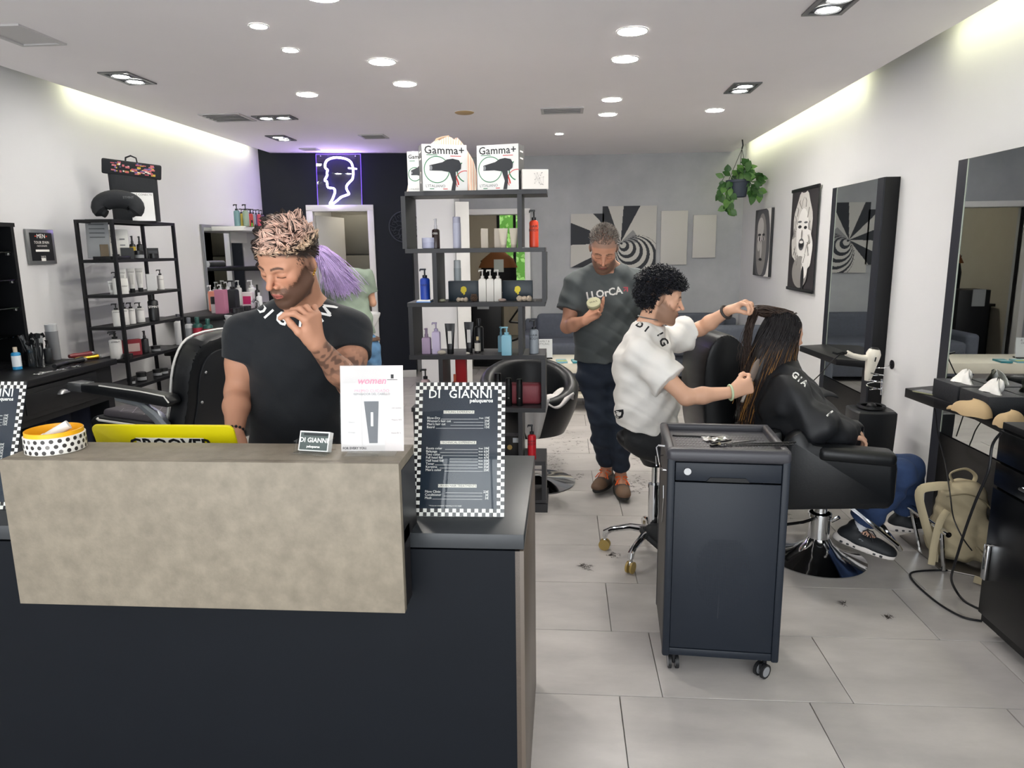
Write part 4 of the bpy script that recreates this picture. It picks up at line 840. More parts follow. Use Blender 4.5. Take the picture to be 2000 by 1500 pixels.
    for i in range(60): x = rd.uniform(.0, .15) if i % 3 else rd.uniform(-.13, -.02); g.box((x, -.0003*(i % 5), rd.uniform(-.035, .04)), (rd.uniform(.01, .03), .001, rd.uniform(.006, .016)), mi=i % 5)
    g.done('sticker_print', [C('#c9a640', .5), C('#b2525f', .5), C('#d9cfc4', .5), C('#6b5a92', .5), C('#c56d72', .5)], o, kind='stuff')
    text('lettering', 'STMNT', INKW, o, (.02, -.055, .17), .06, bold=.001)
    p = V((-3.19, 5.02, z)); o = thing('neck_pillow', 'black U-shaped travel neck pillow on top of the rack', 'pillow', p, .35)
    P = [(math.cos(math.radians(a))*.115, 0, .085+math.sin(math.radians(a))*.062) for a in range(-48, 229, 12)]
    G(Euler((-.2, 0, 0)).to_matrix().to_4x4()).tube(P, [.052+.014*math.sin(i/(len(P)-1)*PI) if 1 < i < len(P)-2 else .03 for i in range(len(P))], n=14, flat=1.0).done('pillow_body', BK, o); text('lettering', 'STMNT', C('#6d6f72', .6), o, (.09, -.062, .15), .022)
    p = V((-3.155, 5.28, z)); o = thing('white_flyer', 'white flyer with a black heading leaning on the backpack', 'flyer', p, .55); G(Euler((-.15, 0, 0)).to_matrix().to_4x4()).box((0, 0, .105), (.155, .003, .21)).done('flyer_sheet', C('#dcdcdc', .5), o); tx = text('lettering', 'HAZ CONECTE', INKB, o, (0, -.008, .19), .02, rot=(PI/2-.15, 0, 0))
def basin(px0, label, mirror):
    Y = 6.6; x0 = PY(px0, 612, Y).x; w = .52; cx = x0+w/2 if not mirror else x0-w/2; z = PY(px0, 612, Y).z
    t = thing('wash_basin', label, 'basin', (cx, Y, z), 0, 'white hair-washing basins')
    CER = mat('white_ceramic', '#e9e9ea', .12)
    G().lathe([(.06, -.30), (.10, -.29), (.16, -.2), (.235, -.08), (.262, -.01), (.262, .0), (.25, .002), (.23, -.03), (.14, -.14), (.05, -.18), (.001, -.185)], 40, sy=.95, caps=False).done('bowl', CER, t)
    G().box((0, .22, -.02), (.2, .12, .06), r=.02).done('tap_ledge', CER, t); G().tube([(0, .22, .0), (0, .2, .09), (0, .12, .12), (0, .06, .09)], .012).done('tap', CHROME, t); G().cyl((0, 0, -z), (0, 0, -.28), .08, .07).done('pedestal', mat('basin_stand_grey', '#8f9092', .5), t)
def wash():
    # wall mirror over the wash counter
    a, b = PX(393, 438, XL+.02), PX(470, 450, XL+.02); zb = PX(408, 612, XL+.02).z; y0, y1 = a.y, 7.9; zt = a.z
    t = thing('wall_mirror', 'tall wall mirror with a thin grey frame above the washing counter', 'mirror', (XL+.01, (y0+y1)/2, (zt+zb)/2))
    G().box((XL+.012, (y0+y1)/2, (zt+zb)/2), (.02, y1-y0, zt-zb)).done('frame', mat('mirror_grey_frame', '#85878a', .4, .3), t, w=True); G().box((XL+.0235, (y0+y1)/2, (zt+zb)/2), (.003, y1-y0-.06, zt-zb-.06)).done('glass', MIRROR, t, w=True)
    zs = PX(411, 443, XL).z
    o = thing('white_wall_shelf', 'thick white wall shelf carrying a row of colourful pump bottles', 'shelf', (-3.43, 7.8, zs)); G().box((-3.44, 7.8, zs-.02), (.36, 1.2, .045), r=.003).done('board', TRIMW, o, w=True); G().box((-3.6, 7.8, zs-.1), (.02, .4, .12)).done('bracket', TRIMW, o, w=True)
    z = zs+.003; cols = ['#6f9298', '#8fa08f', '#c9b04a', '#b8352f', '#3c3d41', '#b2402f', '#4a4e55', '#8a8f96', '#5d4a7a', '#c0475e', '#7a5aa6']
    names = ['large grey-green pump bottle at the near end of the white shelf', 'grey pump bottle second on the white shelf', 'yellow-labelled pump bottle on the white shelf', 'bright red pump bottle on the white shelf', 'charcoal pump bottle right of the red one', 'small orange-red pump bottle behind the lime jar', 'dark grey pump bottle behind the lime jar', 'pale grey pump bottle, taller, right of the lime jar', 'dark violet pump bottle on the white shelf', 'pinkish pump bottle toward the far end of the white shelf', 'purple pump bottle at the far end of the white shelf']
    for i, (c_, n_) in enumerate(zip(cols, names)):
        px = 456+i*5.7; X = -3.32+.06*(i % 2) if i else -3.34; p = PX(px, 440, X); p = V((X, max(p.y, 7.25+.03*i), z)); s = mpp(p); h = (42 if i < 2 else 34)*s; good('pump_bottle', n_, 'bottle', p, h, .062 if i < 2 else .045, 'pump', c_, group='colour pump bottles on the white wall shelf', cap='#18191b')
    for px, c_, n_ in ((489, '#4fae2f', 'bright lime green jar in front of the white shelf bottles'), (511, '#b59b22', 'mustard yellow jar at the far front of the white shelf')):
        p = PX(px, 443, -3.27); p.z = z; good('colour_jar', n_, 'jar', p, .065, .06, 'jar', c_, cap='#1b1c1e')
    # dark small shelf with a towel
    p = PX(470, 523, -3.44); zz = p.z; o = thing('dark_wall_shelf', 'dark wall shelf holding a rolled white towel', 'shelf', (-3.43, 7.85, zz)); G().box((-3.42, 8.0, zz-.015), (.4, .9, .04), r=.002).done('board', BLK, o, w=True)
    o = thing('rolled_towel', 'rolled white towel on the dark wall shelf', 'towel', (-3.3, 7.8, zz+.035)); G().at((0, 0, 0), (PI/2, 0, .3)).lathe([(.02, -.12), (.038, -.12), (.04, .0), (.038, .12), (.02, .12)], 20).done('towel_roll', C('#dcdcde', .9), o)
    # washing counter
    zc = 1.03; o = thing('wash_counter', 'dark curved counter below the wall mirror crowded with bottles', 'counter', (-3.35, 6.8, 0)); g = G(); P = [(-3.61, 6.2), (-3.3, 6.2), (-3.12, 6.45), (-3.05, 6.8), (-3.05, 7.95), (-3.61, 7.95)]
    g.prism(P, .05, off=zc-.05, r=.004).done('counter_top', METB, o, w=True); G().box((-3.4, 6.95, .49), (.38, .9, .98)).done('cabinet', mat('wash_cabinet_grey', '#7b7c7c', .5), o, w=True)
    def it(px, pb, pt, wp, X, nm, lb, cat, kind, body, **k):
        p = PX(px, pb, X); p.z = zc; s = mpp(p); good(nm, lb, cat, p, max(.04, (pb-pt)*s), wp*s, kind, body, **k)
    W_ = '#d9d9da'
    for r_ in ((413, 590, 541, 12, -3.5, 'pump_bottle', 'white pump bottle at the near end of the washing counter', 'bottle', 'pump', '#e2dcdc', {'cap': W_}), (424, 594, 556, 22, -3.42, 'salmon_bottle', 'salmon pink squat bottle on the washing counter', 'bottle', 'box', '#d98b78', {}), (421, 600, 568, 16, -3.3, 'white_jar', 'pale jar before the salmon bottle', 'jar', 'jar', '#cfc4c6', {}),
               (434, 604, 558, 19, -3.22, 'pink_carton', 'tall dusty pink carton on the washing counter', 'carton', 'box', '#b0728a', {'dep': .9}), (457, 602, 542, 18, -3.22, 'pump_bottle', 'black square pump bottle on the washing counter', 'bottle', 'pump', '#232529', {'sq': .9}), (433, 588, 541, 12, -3.5, 'pump_bottle', 'white pump bottle behind the pink carton', 'bottle', 'pump', W_, {'cap': W_}),
               (446, 588, 539, 12, -3.53, 'pump_bottle', 'white pump bottle behind the black square one, left', 'bottle', 'pump', W_, {'cap': W_}), (468, 588, 539, 12, -3.5, 'pump_bottle', 'white pump bottle behind the black square one, right', 'bottle', 'pump', W_, {'cap': W_}), (494, 594, 543, 16, -3.3, 'pump_bottle', 'tall white pump bottle at the far end of the counter', 'bottle', 'pump', W_, {'cap': W_}),
               (486, 598, 567, 20, -3.24, 'magenta_box', 'white box with a magenta top stripe', 'box', 'box', '#e0d5da', {'band': '#c2306a', 'dep': .6}), (505, 600, 557, 9, -3.2, 'dropper_bottle', 'thin dark dropper bottle on the counter', 'bottle', 'flask', '#1d1d20', {}), (508, 604, 574, 11, -3.12, 'small_bottle', 'short white bottle in front of the dropper', 'bottle', 'flask', '#dddde0', {'cap': W_})):
        it(*r_[:10], **r_[10])
    for i, (px, pb) in enumerate(((458, 603), (461, 596), (480, 604), (483, 597), (470, 605))): it(px, pb+2, pb-7, 14, -3.12, 'black_jar', ('front left black jar of the stack', 'rear left black jar of the stack', 'front right black jar of the stack', 'rear right black jar of the stack', 'black jar between the two pairs')[i]+' on the washing counter', 'jar', 'jar', '#1a1b1e', group='black jars on the washing counter')
    basin(437, 'white round wash basin left of the man at the counter', False); basin(741, 'white round wash basin right of the man at the counter', True)
    # low black ledge with big bottles
    zl = .80; o = thing('low_black_ledge', 'low black ledge behind the barber chair carrying litre bottles', 'ledge', (-2.95, 5.9, 0)); G().box((-3.0, 6.0, zl-.04), (.9, .3, .08), r=.01).done('ledge_top', BLK, o, w=True); G().box((-3.0, 6.02, .37), (.84, .24, .72)).done('ledge_body', BLK, o, w=True)
    for px, pb, pt, w, c_, b_, lb, cap in ((354, 690, 630, 16, '#c9c9cb', None, 'white litre bottle nearest the rack', '#3a3a44'), (374, 686, 633, 17, '#b5b7ba', '#8f9296', 'pale grey litre bottle second from the rack', '#6c7078'), (390, 683, 629, 18, '#1d4a44', '#a02438', 'dark green litre bottle with a red label, left one', '#1d4a44'), (410, 680, 629, 18, '#1d4a44', '#a02438', 'dark green litre bottle with a red label, right one', '#1d4a44')):
        p = PY(px, pb, 6.0); p.z = zl; s = mpp(p); good('litre_bottle', lb, 'bottle', p, (pb-pt)*s, w*s, 'flask', c_, band=b_, cap=cap)
    o = thing('wash_chair', 'black leather wash chair behind the man, its arm showing on his right', 'chair', (-2.1, 6.1, 0)); LT = mat('black_leather', '#101215', .36, spec=.4, bump=.04, bscale=120)
    G().box((0, 0, .42), (.56, .6, .16), r=.05, seg=3).done('seat', LT, o); G().box((.0, .3, .62), (.5, .12, .4), r=.05, seg=3).done('backrest', LT, o)
    for x in (-.3, .32): G().tube([(x, -.3, .5), (x, -.28, .62), (x, -.05, .68), (x, .25, .7)], [.035, .05, .055, .05], n=10, flat=.8).done('armrest', LT, o)
    G().box((0, 0, .17), (.4, .4, .34), r=.02).done('base', METB, o)
def barber_chair():
    # local: the chair faces -X; placed and turned
    o = thing('barber_chair', 'black barber chair with white piping and a quilted grey seat, facing the console', 'barber chair', (-2.00, 3.58, .0), math.radians(-22)); LT = mat('black_leather', '#101215', .36, spec=.4, bump=.04, bscale=120); PIP = mat('white_piping', '#d9d7d2', .4)
    QU = mat('quilted_grey_seat', '#4b474c', .5, bump=.05, bscale=90); SIL = mat('silver_paint', '#8f959b', .35, .6)
    G().box((-.10, 0, .69), (.70, .56, .13), r=.045, seg=4).done('seat', LT, o)
    G().box((-.10, 0, .765), (.58, .46, .05), r=.022, seg=3).done('seat_quilt', QU, o); g = G()
    for i in range(-5, 6):
        for s in (-1, 1):
            a, b = [], []
            x0 = i*.09; pts = [(x0+s*t*.23-.02, t*.21) for t in (-1, 1)]
            P = [(x, y) for x, y in [(pts[0][0]+(pts[1][0]-pts[0][0])*k/8, pts[0][1]+(pts[1][1]-pts[0][1])*k/8) for k in range(9)] if -.24 < x < .2]
            if len(P) > 1: g.tube([(x-.08, y*1.1, .7912) for x, y in P], .0012, n=4)
    g.done('stitching', C('#8b878c', .6), o, kind='stuff')
    P = [(-.3+.05*abs(math.cos(a*PI/12)), .28*math.cos(a*PI/12), .665) for a in range(13)]; G().tube([(.2, .282, .745), (-.34, .282, .745)]+[(-.34-.115*math.sin(a*PI/10), .282*math.cos(a*PI/10), .745) for a in range(1, 10)]+[(-.34, -.282, .745), (.2, -.282, .745)], .006, n=6).done('seat_piping', PIP, o)
    # armrests
    for s, nm in ((-1, 'near'), (1, 'far')):
        y = s*.315; z = .935
        a = G().prism([(-.36, z-.03), (-.355, z+.01), (-.2, z+.018), (.1, z+.01), (.28, z+.0), (.3, z-.03), (.28, z-.055), (-.2, z-.035)], .075, ax='y', off=y-.0375, r=.008).done('armrest', LT, o)
        G().box((-.40, y, z-.008), (.11, .078, .045), r=.004).done('armrest_end', mat('chrome_end', '#75777a', .25, .8), a); G().tube([(-.2, y-.036, z+.016), (.1, y-.036, z+.01), (.27, y-.036, z+.0), (.3, y-.036, z-.03)], .0035, n=6).done('armrest_piping', PIP, a)
        G().tube([(-.12, y-.0, z-.05), (.05, y, z-.06), (.17, y, z-.12), (.2, y, z-.15), (.18, y, .68)], [.014, .02, .03, .032, .03], n=10, flat=1.4).done('arm_bracket', SIL, o)
    # reclined backrest
    ML = Matrix.Translation((.16, 0, .66)) @ Matrix.Rotation(math.radians(11), 4, 'Y')
    g = G(ML); P = [(-.25, 0), (-.27, .25), (-.25, .45), (-.15, .555), (.15, .555), (.25, .45), (.27, .25), (.25, 0)]; g.prism(smp(P), .12, ax='x', off=0, r=.025); g.done('backrest', LT, o)
    g = G(ML); g.prism(smp([(-.2, .02), (-.215, .25), (-.2, .42), (-.12, .5), (.12, .5), (.2, .42), (.215, .25), (.2, .02)]), .012, ax='x', off=.118, r=.004); bp = g.done('back_panel', mat('back_vinyl', '#15171b', .5), o)
    g = G(ML)
    for y, z in ((-.18, .07), (-.195, .25), (-.18, .4), (.18, .07), (.195, .25), (.18, .4)): g.ball((.131, y, z), .008, 10, 6)
    g.done('upholstery_screws', STEEL, bp)
    G(ML).tube([(.005, y*1.01, z*1.0) for y, z in smp(P)], .006, n=6).done('back_piping', PIP, o)
    G(ML).box((.135, -.0, .47), (.012, .1, .14), r=.004).cyl((.142, 0, .43), (.15, 0, .43), .012, n=12).box((.10, 0, .552), (.09, .1, .01)).done('headrest_socket', STEEL, o)
    G().cyl((-.02, 0, .05), (-.02, 0, .63), .06, n=20).done('pump_column', CHROME, o); G().lathe([(.32, 0), (.33, .01), (.25, .03), (.08, .06)], 40, c=(-.02, 0, 0)).done('base_disc', CHROME, o)
    G().tube([(-.28, .15, .45), (-.5, .12, .2), (-.5, -.12, .2), (-.28, -.15, .45)], .015).done('footrest', SIL, o)

def portrait(o, w, h, kind):
    """a generic black and white face print; local plane x-z, looking out along -y"""
    cols = ['#1d1e22', '#c9c6c2', '#8e8b88', '#55565a', '#e6e4e1']; ms = [C(c, .6) for c in cols]
    def el(cx, cz, rx, rz, mi, y, a=0, n=28, t0=0, t1=360):
        g = G(); P = []
        for i in range(n):
            t = math.radians(t0+(t1-t0)*i/n); x, z = math.cos(t)*rx, math.sin(t)*rz; P.append((cx+x*math.cos(a)-z*math.sin(a), y, cz+x*math.sin(a)+z*math.cos(a)))
        g.face(P); return g, mi
    def put_(g, mi, nm): g.done(nm, ms[mi], o, recalc=False)
    if kind == 0:
        L = [(.0, .5, .5, .62, 3, 'shade'), (-.02, .47, .33, .47, 2, 'face'), (-.1, .72, .2, .16, 1, 'forehead'), (-.17, .46, .1, .09, 1, 'cheek'), (-.02, .4, .055, .13, 1, 'nose'), (-.13, .56, .12, .042, 4, 'eye_white'), (-.13, .56, .045, .042, 0, 'iris'), (.13, .56, .07, .036, 4, 'eye_white'), (.13, .56, .032, .036, 0, 'iris'), (-.14, .62, .1, .018, 0, 'eyebrow'), (.12, .62, .08, .018, 0, 'eyebrow'), (-.02, .25, .1, .02, 0, 'mouth')]
        G().box((w*.36, -.0008, 0), (w*.28, .0006, h)).done('pale_side', ms[4], o)
    else:
        L = [(0, .62, .36, .36, 1, 'hair'), (-.2, .45, .2, .16, 1, 'hair'), (.22, .4, .2, .2, 4, 'hair'), (.02, .56, .235, .25, 4, 'face'), (-.1, .63, .07, .016, 0, 'closed_eye'), (.12, .62, .06, .016, 0, 'closed_eye'), (-.11, .68, .08, .010, 3, 'eyebrow'), (.13, .67, .07, .010, 3, 'eyebrow'), (.0, .55, .03, .05, 2, 'nose'), (-.0, .455, .11, .06, 3, 'lips'), (0, .455, .085, .04, 0, 'open_mouth'), (0, .478, .075, .014, 4, 'teeth'), (.0, .18, .3, .16, 2, 'shoulder'), (.18, .25, .12, .13, 4, 'hand'), (.12, .12, .06, .12, 0, 'glove')]
    for k, (x, z, rx, rz, mi, nm) in enumerate(L):
        g = G(); n = 30; P = []
        for i in range(n):
            t = 2*PI*i/n; X = max(-.49, min(.49, x+rx*math.cos(t)*(1+.05*math.sin(5*t)*(nm == 'hair')))); Z = max(.01, min(.99, z+rz*math.sin(t)*(1+.06*math.sin(7*t)*(nm == 'hair'))))
            P.append((X*w, -.0012-.0003*k, (Z-.5)*h))
        g.face(P).done(nm, ms[mi], o, recalc=False)
    if kind == 1:
        g = G(); rd = random.Random(2)
        for i in range(26): 
            t = rd.uniform(0, 2*PI); x = .3*math.cos(t); z = .62+.3*math.sin(t); g.tube([(x*w, -.0062, (z-.5)*h), ((x+rd.uniform(-.06, .06))*w, -.0062, (z-.5+rd.uniform(-.07, .02))*h), ((x+rd.uniform(-.08, .08))*w, -.0062, (z-.5-.09)*h)], .0035, n=4, flat=.2)
        g.done('hair_strokes', ms[2], o, kind='stuff')
def back():
    # white cabinet behind the shelf unit
    x0, x1 = PY(816, 500, 8.0).x, PY(918, 500, 8.0).x; zt = PY(816, 383, 8.0).z; t = thing('tall_white_cabinet', 'tall white cabinet standing behind the display shelf unit', 'cabinet', ((x0+x1)/2, 8.0, 0)); xm = PY(890, 500, 8.0).x
    G().box(((x0+xm)/2, 8.2, zt/2), (xm-x0, .4, zt), r=.004).done('body', mat('cabinet_white', '#dcdcdf', .4), t, w=True)
    G().box(((xm+x1)/2+.005, 7.98, zt/2-.03), (x1-xm-.01, .03, zt-.08), r=.003, rot=(0, 0, math.radians(18))).done('door', TRIMW, t, w=True); G().box((xm+.04, 7.95, 1.4), (.012, .02, .12)).done('handle', STEEL, t, w=True)
    # neon sign
    def N_(x, y, off): return DW(x/3.41+400, y/3.41+260, off)
    a, b, c, d = [DW(x, y, .035) for x, y in ((617, 301), (704, 301), (707, 401), (621, 401))]
    t = thing('neon_sign', 'glowing violet-white neon head profile on a clear panel above the door', 'neon sign', (a+c)/2)
    g = G(); u = DWN*.005; g.b.faces.new([g.b.verts.new(p) for p in (a, b, c, d)]); pn = g.done('acrylic_panel', thin_glass('violet_acrylic', .3, '#b9a8e8'), t, w=True, solid=.006)
    NE = mat('neon_glow', '#c9b0ff', .5, emit=26); ED = mat('panel_edge_glow', '#6a4be0', .5, emit=1.6)
    pts = [(985, 300), (988, 270), (985, 225), (970, 190), (935, 170), (880, 162), (840, 168), (810, 185), (800, 215), (805, 235), (818, 245), (812, 265), (815, 280), (802, 305), (800, 316), (812, 322), (815, 340), (822, 362), (858, 368), (866, 385), (865, 400), (850, 440), (833, 470), (845, 475), (880, 450), (910, 425), (955, 408), (958, 398), (945, 375), (945, 350), (965, 325), (980, 310), (985, 300)]
    W3 = [N_(x, y, .05) for x, y in pts]; sm = []
    for i in range(len(W3)-1):
        p0, p1, p2, p3 = W3[max(i-1, 0)], W3[i], W3[i+1], W3[min(i+2, len(W3)-1)]
        for k in range(3):
            s = k/3; sm.append(.5*((2*p1)+(p2-p0)*s+(2*p0-5*p1+4*p2-p3)*s*s+(3*p1-p0-3*p2+p3)*s**3))
    G().tube(sm+[W3[-1]], .011, n=8).done('neon_tube', NE, t, w=True); G().tube([N_(955, 232, .055), N_(1012, 238, .055)], .007, n=6).done('neon_tube', NE, t, w=True)
    g = G()
    for p, q in ((a, b), (b, c), (d, a), (c, d)): g.tube([p, q], .0035, n=4)
    g.done('panel_edge', ED, t, w=True)
    for x, y in ((770, 152), (1003, 152)): p = N_(x, y, .045); G().ball(p, .008, 10, 6).done('standoff_screw', STEEL, t, w=True)
    # fretwork medallion
    p = DW(790, 443, .015); t = thing('fretwork_medallion', 'dark round fretwork medallion on the navy wall, half behind the shelf unit', 'wall decoration', p, DWR); R_ = .185; MD = C('#3a3f4a', .5)
    g = G().at((0, 0, 0), (PI/2, 0, 0)); g.tube([(math.cos(a_*PI/24)*R_, math.sin(a_*PI/24)*R_, 0) for a_ in range(48)], .008, closed=True, n=6).done('ring', MD, t)
    for k in range(8):
        g = G(Matrix.Rotation(k*PI/4, 4, 'Y'))
        g.tube([(0, 0, 0), (.02, 0, .06), (-.01, 0, .12), (.02, 0, R_)], .005, n=5).tube([(.01, 0, .07), (.05, 0, .1), (.06, 0, .14), (.03, 0, .15), (.03, 0, .12)], .004, n=5).tube([(0, 0, .1), (-.035, 0, .12), (-.045, 0, .155), (-.015, 0, .16)], .004, n=5); g.done('scroll', MD, t)
    # canvases on the grey wall
    cen = PY(1212, 474, YB-.03)
    def canvas(px0, px1, y0, zb, label, kind, nm='canvas'):
        a = PY(px0, y0, YB-.03); b = PY(px1, y0, YB-.03); w = b.x-a.x; zt = a.z; h = zt-zb; o = thing(nm, label, 'canvas', ((a.x+b.x)/2, YB-.03, (zt+zb)/2)); FR = C('#c9c7c2', .7)
        G().box((0, .012, 0), (w, .025, h), r=.002).done('stretched_canvas', FR, o)
        if kind:
            nu, nv = int(w/.006), int(h/.006); g = G()
            X = np.linspace(-w/2, w/2, nu+1); Z = np.linspace(-h/2, h/2, nv+1); vs = [[g.b.verts.new((x, -.0015, z)) for z in Z] for x in X]
            for i in range(nu):
                for j in range(nv):
                    dx = (X[i]+X[i+1])/2+o.location.x-cen.x; dz = (Z[j]+Z[j+1])/2+o.location.z-cen.z; th_ = math.atan2(dz, dx); r = math.hypot(dx, dz)+1e-6
                    D = dx*.72-dz*.69; r2 = dx*dx+dz*dz; deg = math.degrees(th_) % 360
                    if D > 0 and (deg < 62 or deg > 235): c_ = r2/D; dark = math.sin(c_*62+1.2) > .1 and c_ < .60 and (deg < 28 or deg > 235)
                    else: dark = math.sin(math.radians(deg-62)*7.5) > 0
                    q = D > 0 and deg < 70 and r < .22
                    f = g.b.faces.new((vs[i][j], vs[i+1][j], vs[i+1][j+1], vs[i][j+1])); f.material_index = 0 if dark else (2 if q else 1)
            g.done('spiral_print', [C('#32353b', .7), C('#c4c2bd', .7), C('#8f8f90', .7)], o, recalc=False)
    canvas(1115, 1180, 418, 1.35, 'left small canvas with broad black and white stripes', 1); canvas(1177, 1283, 403, 1.25, 'large square canvas with a black and white spiral tunnel', 1)
    canvas(1292, 1344, 412, 1.373, 'plain off-white canvas right of the spiral canvas', 0); canvas(1355, 1400, 420, 1.457, 'smaller plain off-white canvas nearest the plant', 0)
    # sofa
    SF = mat('grey_blue_sofa_fabric', '#5a5f6a', .85, var=.15, scale=30, bump=.1, bscale=200); t = thing('sofa', 'long low grey-blue sofa along the grey back wall', 'sofa', (.9, 8.9, 0)); x0, x1 = -.5, 2.2
    G().box(((x0+x1)/2, 8.92, .2), (x1-x0, .8, .28), r=.03).done('base', SF, t, w=True); n = 3; wd = (x1-x0-.3)/n
    for k in range(n):
        xc = x0+.15+wd*(k+.5); G().box((xc, 8.8, .40), (wd-.01, .72, .16), r=.05, seg=4).done('seat_cushion', SF, t, w=True); G().box((xc, 9.2, .56), (wd-.01, .2, .42), r=.06, seg=4, rot=(-.08, 0, 0)).done('back_cushion', SF, t, w=True)
    for x in (x0+.075, x1-.075): G().box((x, 8.9, .34), (.15, .84, .46), r=.05, seg=4).done('arm', SF, t, w=True)
    G().box(((x0+x1)/2, 9.28, .42), (x1-x0, .1, .56), r=.03).done('back', SF, t, w=True)
    for x in (x0+.1, x1-.1):
        for y in (8.6, 9.2): G().cyl((x, y, 0), (x, y, .07), .02).done('foot', METB, t, w=True)
    o = thing('grey_armchair', 'grey-blue armchair in the corner beside the tall mirror', 'armchair', (1.9, 7.6, 0)); G().box((0, 0, .24), (.6, .7, .36), r=.06, seg=4).done('seat', SF, o); G().box((0, .3, .5), (.6, .16, .5), r=.06, seg=4).done('backrest', SF, o)
    for x in (-.27, .27): G().box((x, 0, .36), (.12, .7, .42), r=.05, seg=4).done('arm', SF, o)
    # low table
    CR = mat('cream_lacquer', '#d9d3c4', .35); t = thing('low_table', 'low cream coffee table with an open lower shelf in front of the sofa', 'table', (.3, 7.22, 0)); x0, x1, z1 = -.45, 1.0, .49
    for z, th in ((z1-.05, .1), (.155, .03)): G().box(((x0+x1)/2, 7.18, z), (x1-x0, .58, th), r=.003).done('table_top' if z > .3 else 'lower_shelf', CR, t, w=True)
    for x in (x0+.02, x1-.02): G().box((x, 7.22, .23), (.04, .48, .46)).done('side', CR, t, w=True)
    p = PY(1066, 709, 7.2); p.z = z1; o = thing('acrylic_flyer', 'small white flyer in a stand on the low table', 'flyer', p, .1); s = mpp(p); G().box((0, 0, .1), (26*s, .003, .2), rot=(-.15, 0, 0)).done('flyer_sheet', C('#c3c6c8', .5), o); G().box((0, 0, .006), (.13, .09, .012), r=.002).done('stand', METB, o)
    text('lettering', 'FAMILY &\nSTYLING', C('#5a5d60', .6), o, (-.02, -.016, .165), .028, rot=(PI/2-.15, 0, 0))
    for px, py, c1, c2, lb in ((1097, 707, '#7fb0bd', '#b9bd5a', 'blue and yellow booklet on the low table'), (1127, 707, '#3d8a94', '#9fc0c4', 'teal booklet on the low table next to the man'), (1050, 706, '#2f3236', '#6a6d70', 'dark folder lying under the flyer stand')):
        p = PZ(px, py, z1); o = thing('booklet', lb, 'booklet', p, .1); s = mpp(p); G().box((0, 0, .008), (20*s, .17, .016)).done('cover', C(c1, .4), o); G().box((0, -.03, .0165), (18*s, .06, .002)).done('cover_band', C(c2, .4), o)
    for k in range(5):
        o = thing('magazine', ('bottom', 'second', 'third', 'fourth', 'top')[k]+' magazine of the dark pile under the low table', 'magazine', (.12+.02*math.sin(k*3), 7.2, .17+k*.02), .1*math.sin(k*2), 'magazines under the low table'); G().box((0, 0, .009), (.3, .24, .017), r=.002).done('pages', C(('#332e2e', '#57504c', '#2a2b2f', '#6b6259', '#3a3130')[k], .4), o)
        G().box((0, 0, .0182), (.29, .23, .001)).done('cover', C(('#4a3a38', '#6d645c', '#33353b', '#8a7f72', '#2c2828')[k], .3), o)
    # tub chair
    LT = mat('black_leather', '#101215', .36, spec=.4, bump=.04, bscale=120)
    c = V((-.245, 4.98, 0)); t = thing('tub_chair', 'round black tub styling chair with towels, beyond the display shelf', 'chair', c, math.radians(12))
    def tub(R0, R1, z0, z1f, z1b, nm, m):
        g = G(); n = 40; prof = []
        def f(u, v):
            a = u*2*PI; zt = z1f+(z1b-z1f)*(.5+.5*math.sin(a)); cx, sx_ = math.cos(a), math.sin(a)
            k = v*4
            if k <= 1.7: r = R0*.72+(R0*.28)*math.sin(min(1, k/1.7)*PI/2); z = z0+(zt-.05-z0)*(k/1.7)
            elif k <= 2.6: q = (k-1.7)/.9*PI; r = (R0+R1)/2+(R0-R1)/2*math.cos(q); z = zt-.05+.05*math.sin(q)
            else: q = (k-2.6)/1.4; r = R1-(R1*.28)*q; z = zt-.05-(zt-.05-z0-.08)*q
            return (cx*r*1.0, sx_*r*.86, z)
        g.grid(f, n, 26, cu=True); return g.done(nm, m, t)
    tub(.355, .25, .30, .58, .81, 'shell', LT); G().lathe([(.2, .36), (.25, .40), (.25, .44), (.18, .47), (.001, .47)], 32, sy=.86, caps=False).done('seat', LT, t)
    G().cyl((0, 0, .04), (0, 0, .34), .035, n=20).done('column', CHROME, t); G().lathe([(.27, 0), (.275, .008), (.2, .02), (.06, .04), (.035, .05)], 48, c=(.0, -.25, 0)).done('base_disc', CHROME, t)
    TW = mat('pale_towel', '#c9c5c3', .95, bump=.2, bscale=60)
    o = thing('grey_white_towel', 'crumpled pale towel lying inside the tub chair', 'towel', (-.08, 4.86, .47)); G().grid(lambda u, v: ((u-.5)*.3, (v-.5)*.26+.02*math.sin(u*9), .05+.04*math.sin(u*7+v*3)*math.cos(v*6)+.08*u), 20, 16).done('cloth', TW, o, solid=.012)
    o = thing('hanging_white_towel', 'white towel hanging over the near edge of the tub chair', 'towel', (-.20, 4.62, .50)); G().grid(lambda u, v: ((u-.5)*(.22-.14*v), -.02-.03*math.sin(u*10)*v-.015*v, .12-.26*v), 18, 10).done('cloth', TW, o, solid=.01)
    # items in the room beyond
    o = thing('jacket_on_stand', 'brown and black jacket hung on a stand in the room beyond', 'jacket', (-.95, 10.4, 0)); G().cyl((0, 0, 0), (0, 0, 1.5), .015).tube([(-.25, 0, 1.42), (0, 0, 1.55), (.25, 0, 1.42)], .012).done('stand', METB, o)
    G().lathe([(.26, .85), (.27, 1.2), (.24, 1.36), (.1, 1.5), (.05, 1.53)], 20, sy=.4).done('jacket_body', C('#131417', .8), o); G().lathe([(.25, 1.33), (.2, 1.45), (.09, 1.55), (.05, 1.56)], 20, sy=.45, caps=False, sx=1.15).done('jacket_yoke', C('#8a5732', .8), o); G().box((.02, -.11, 1.36), (.14, .01, .18)).done('shirt_front', C('#d5dcd6', .7), o)
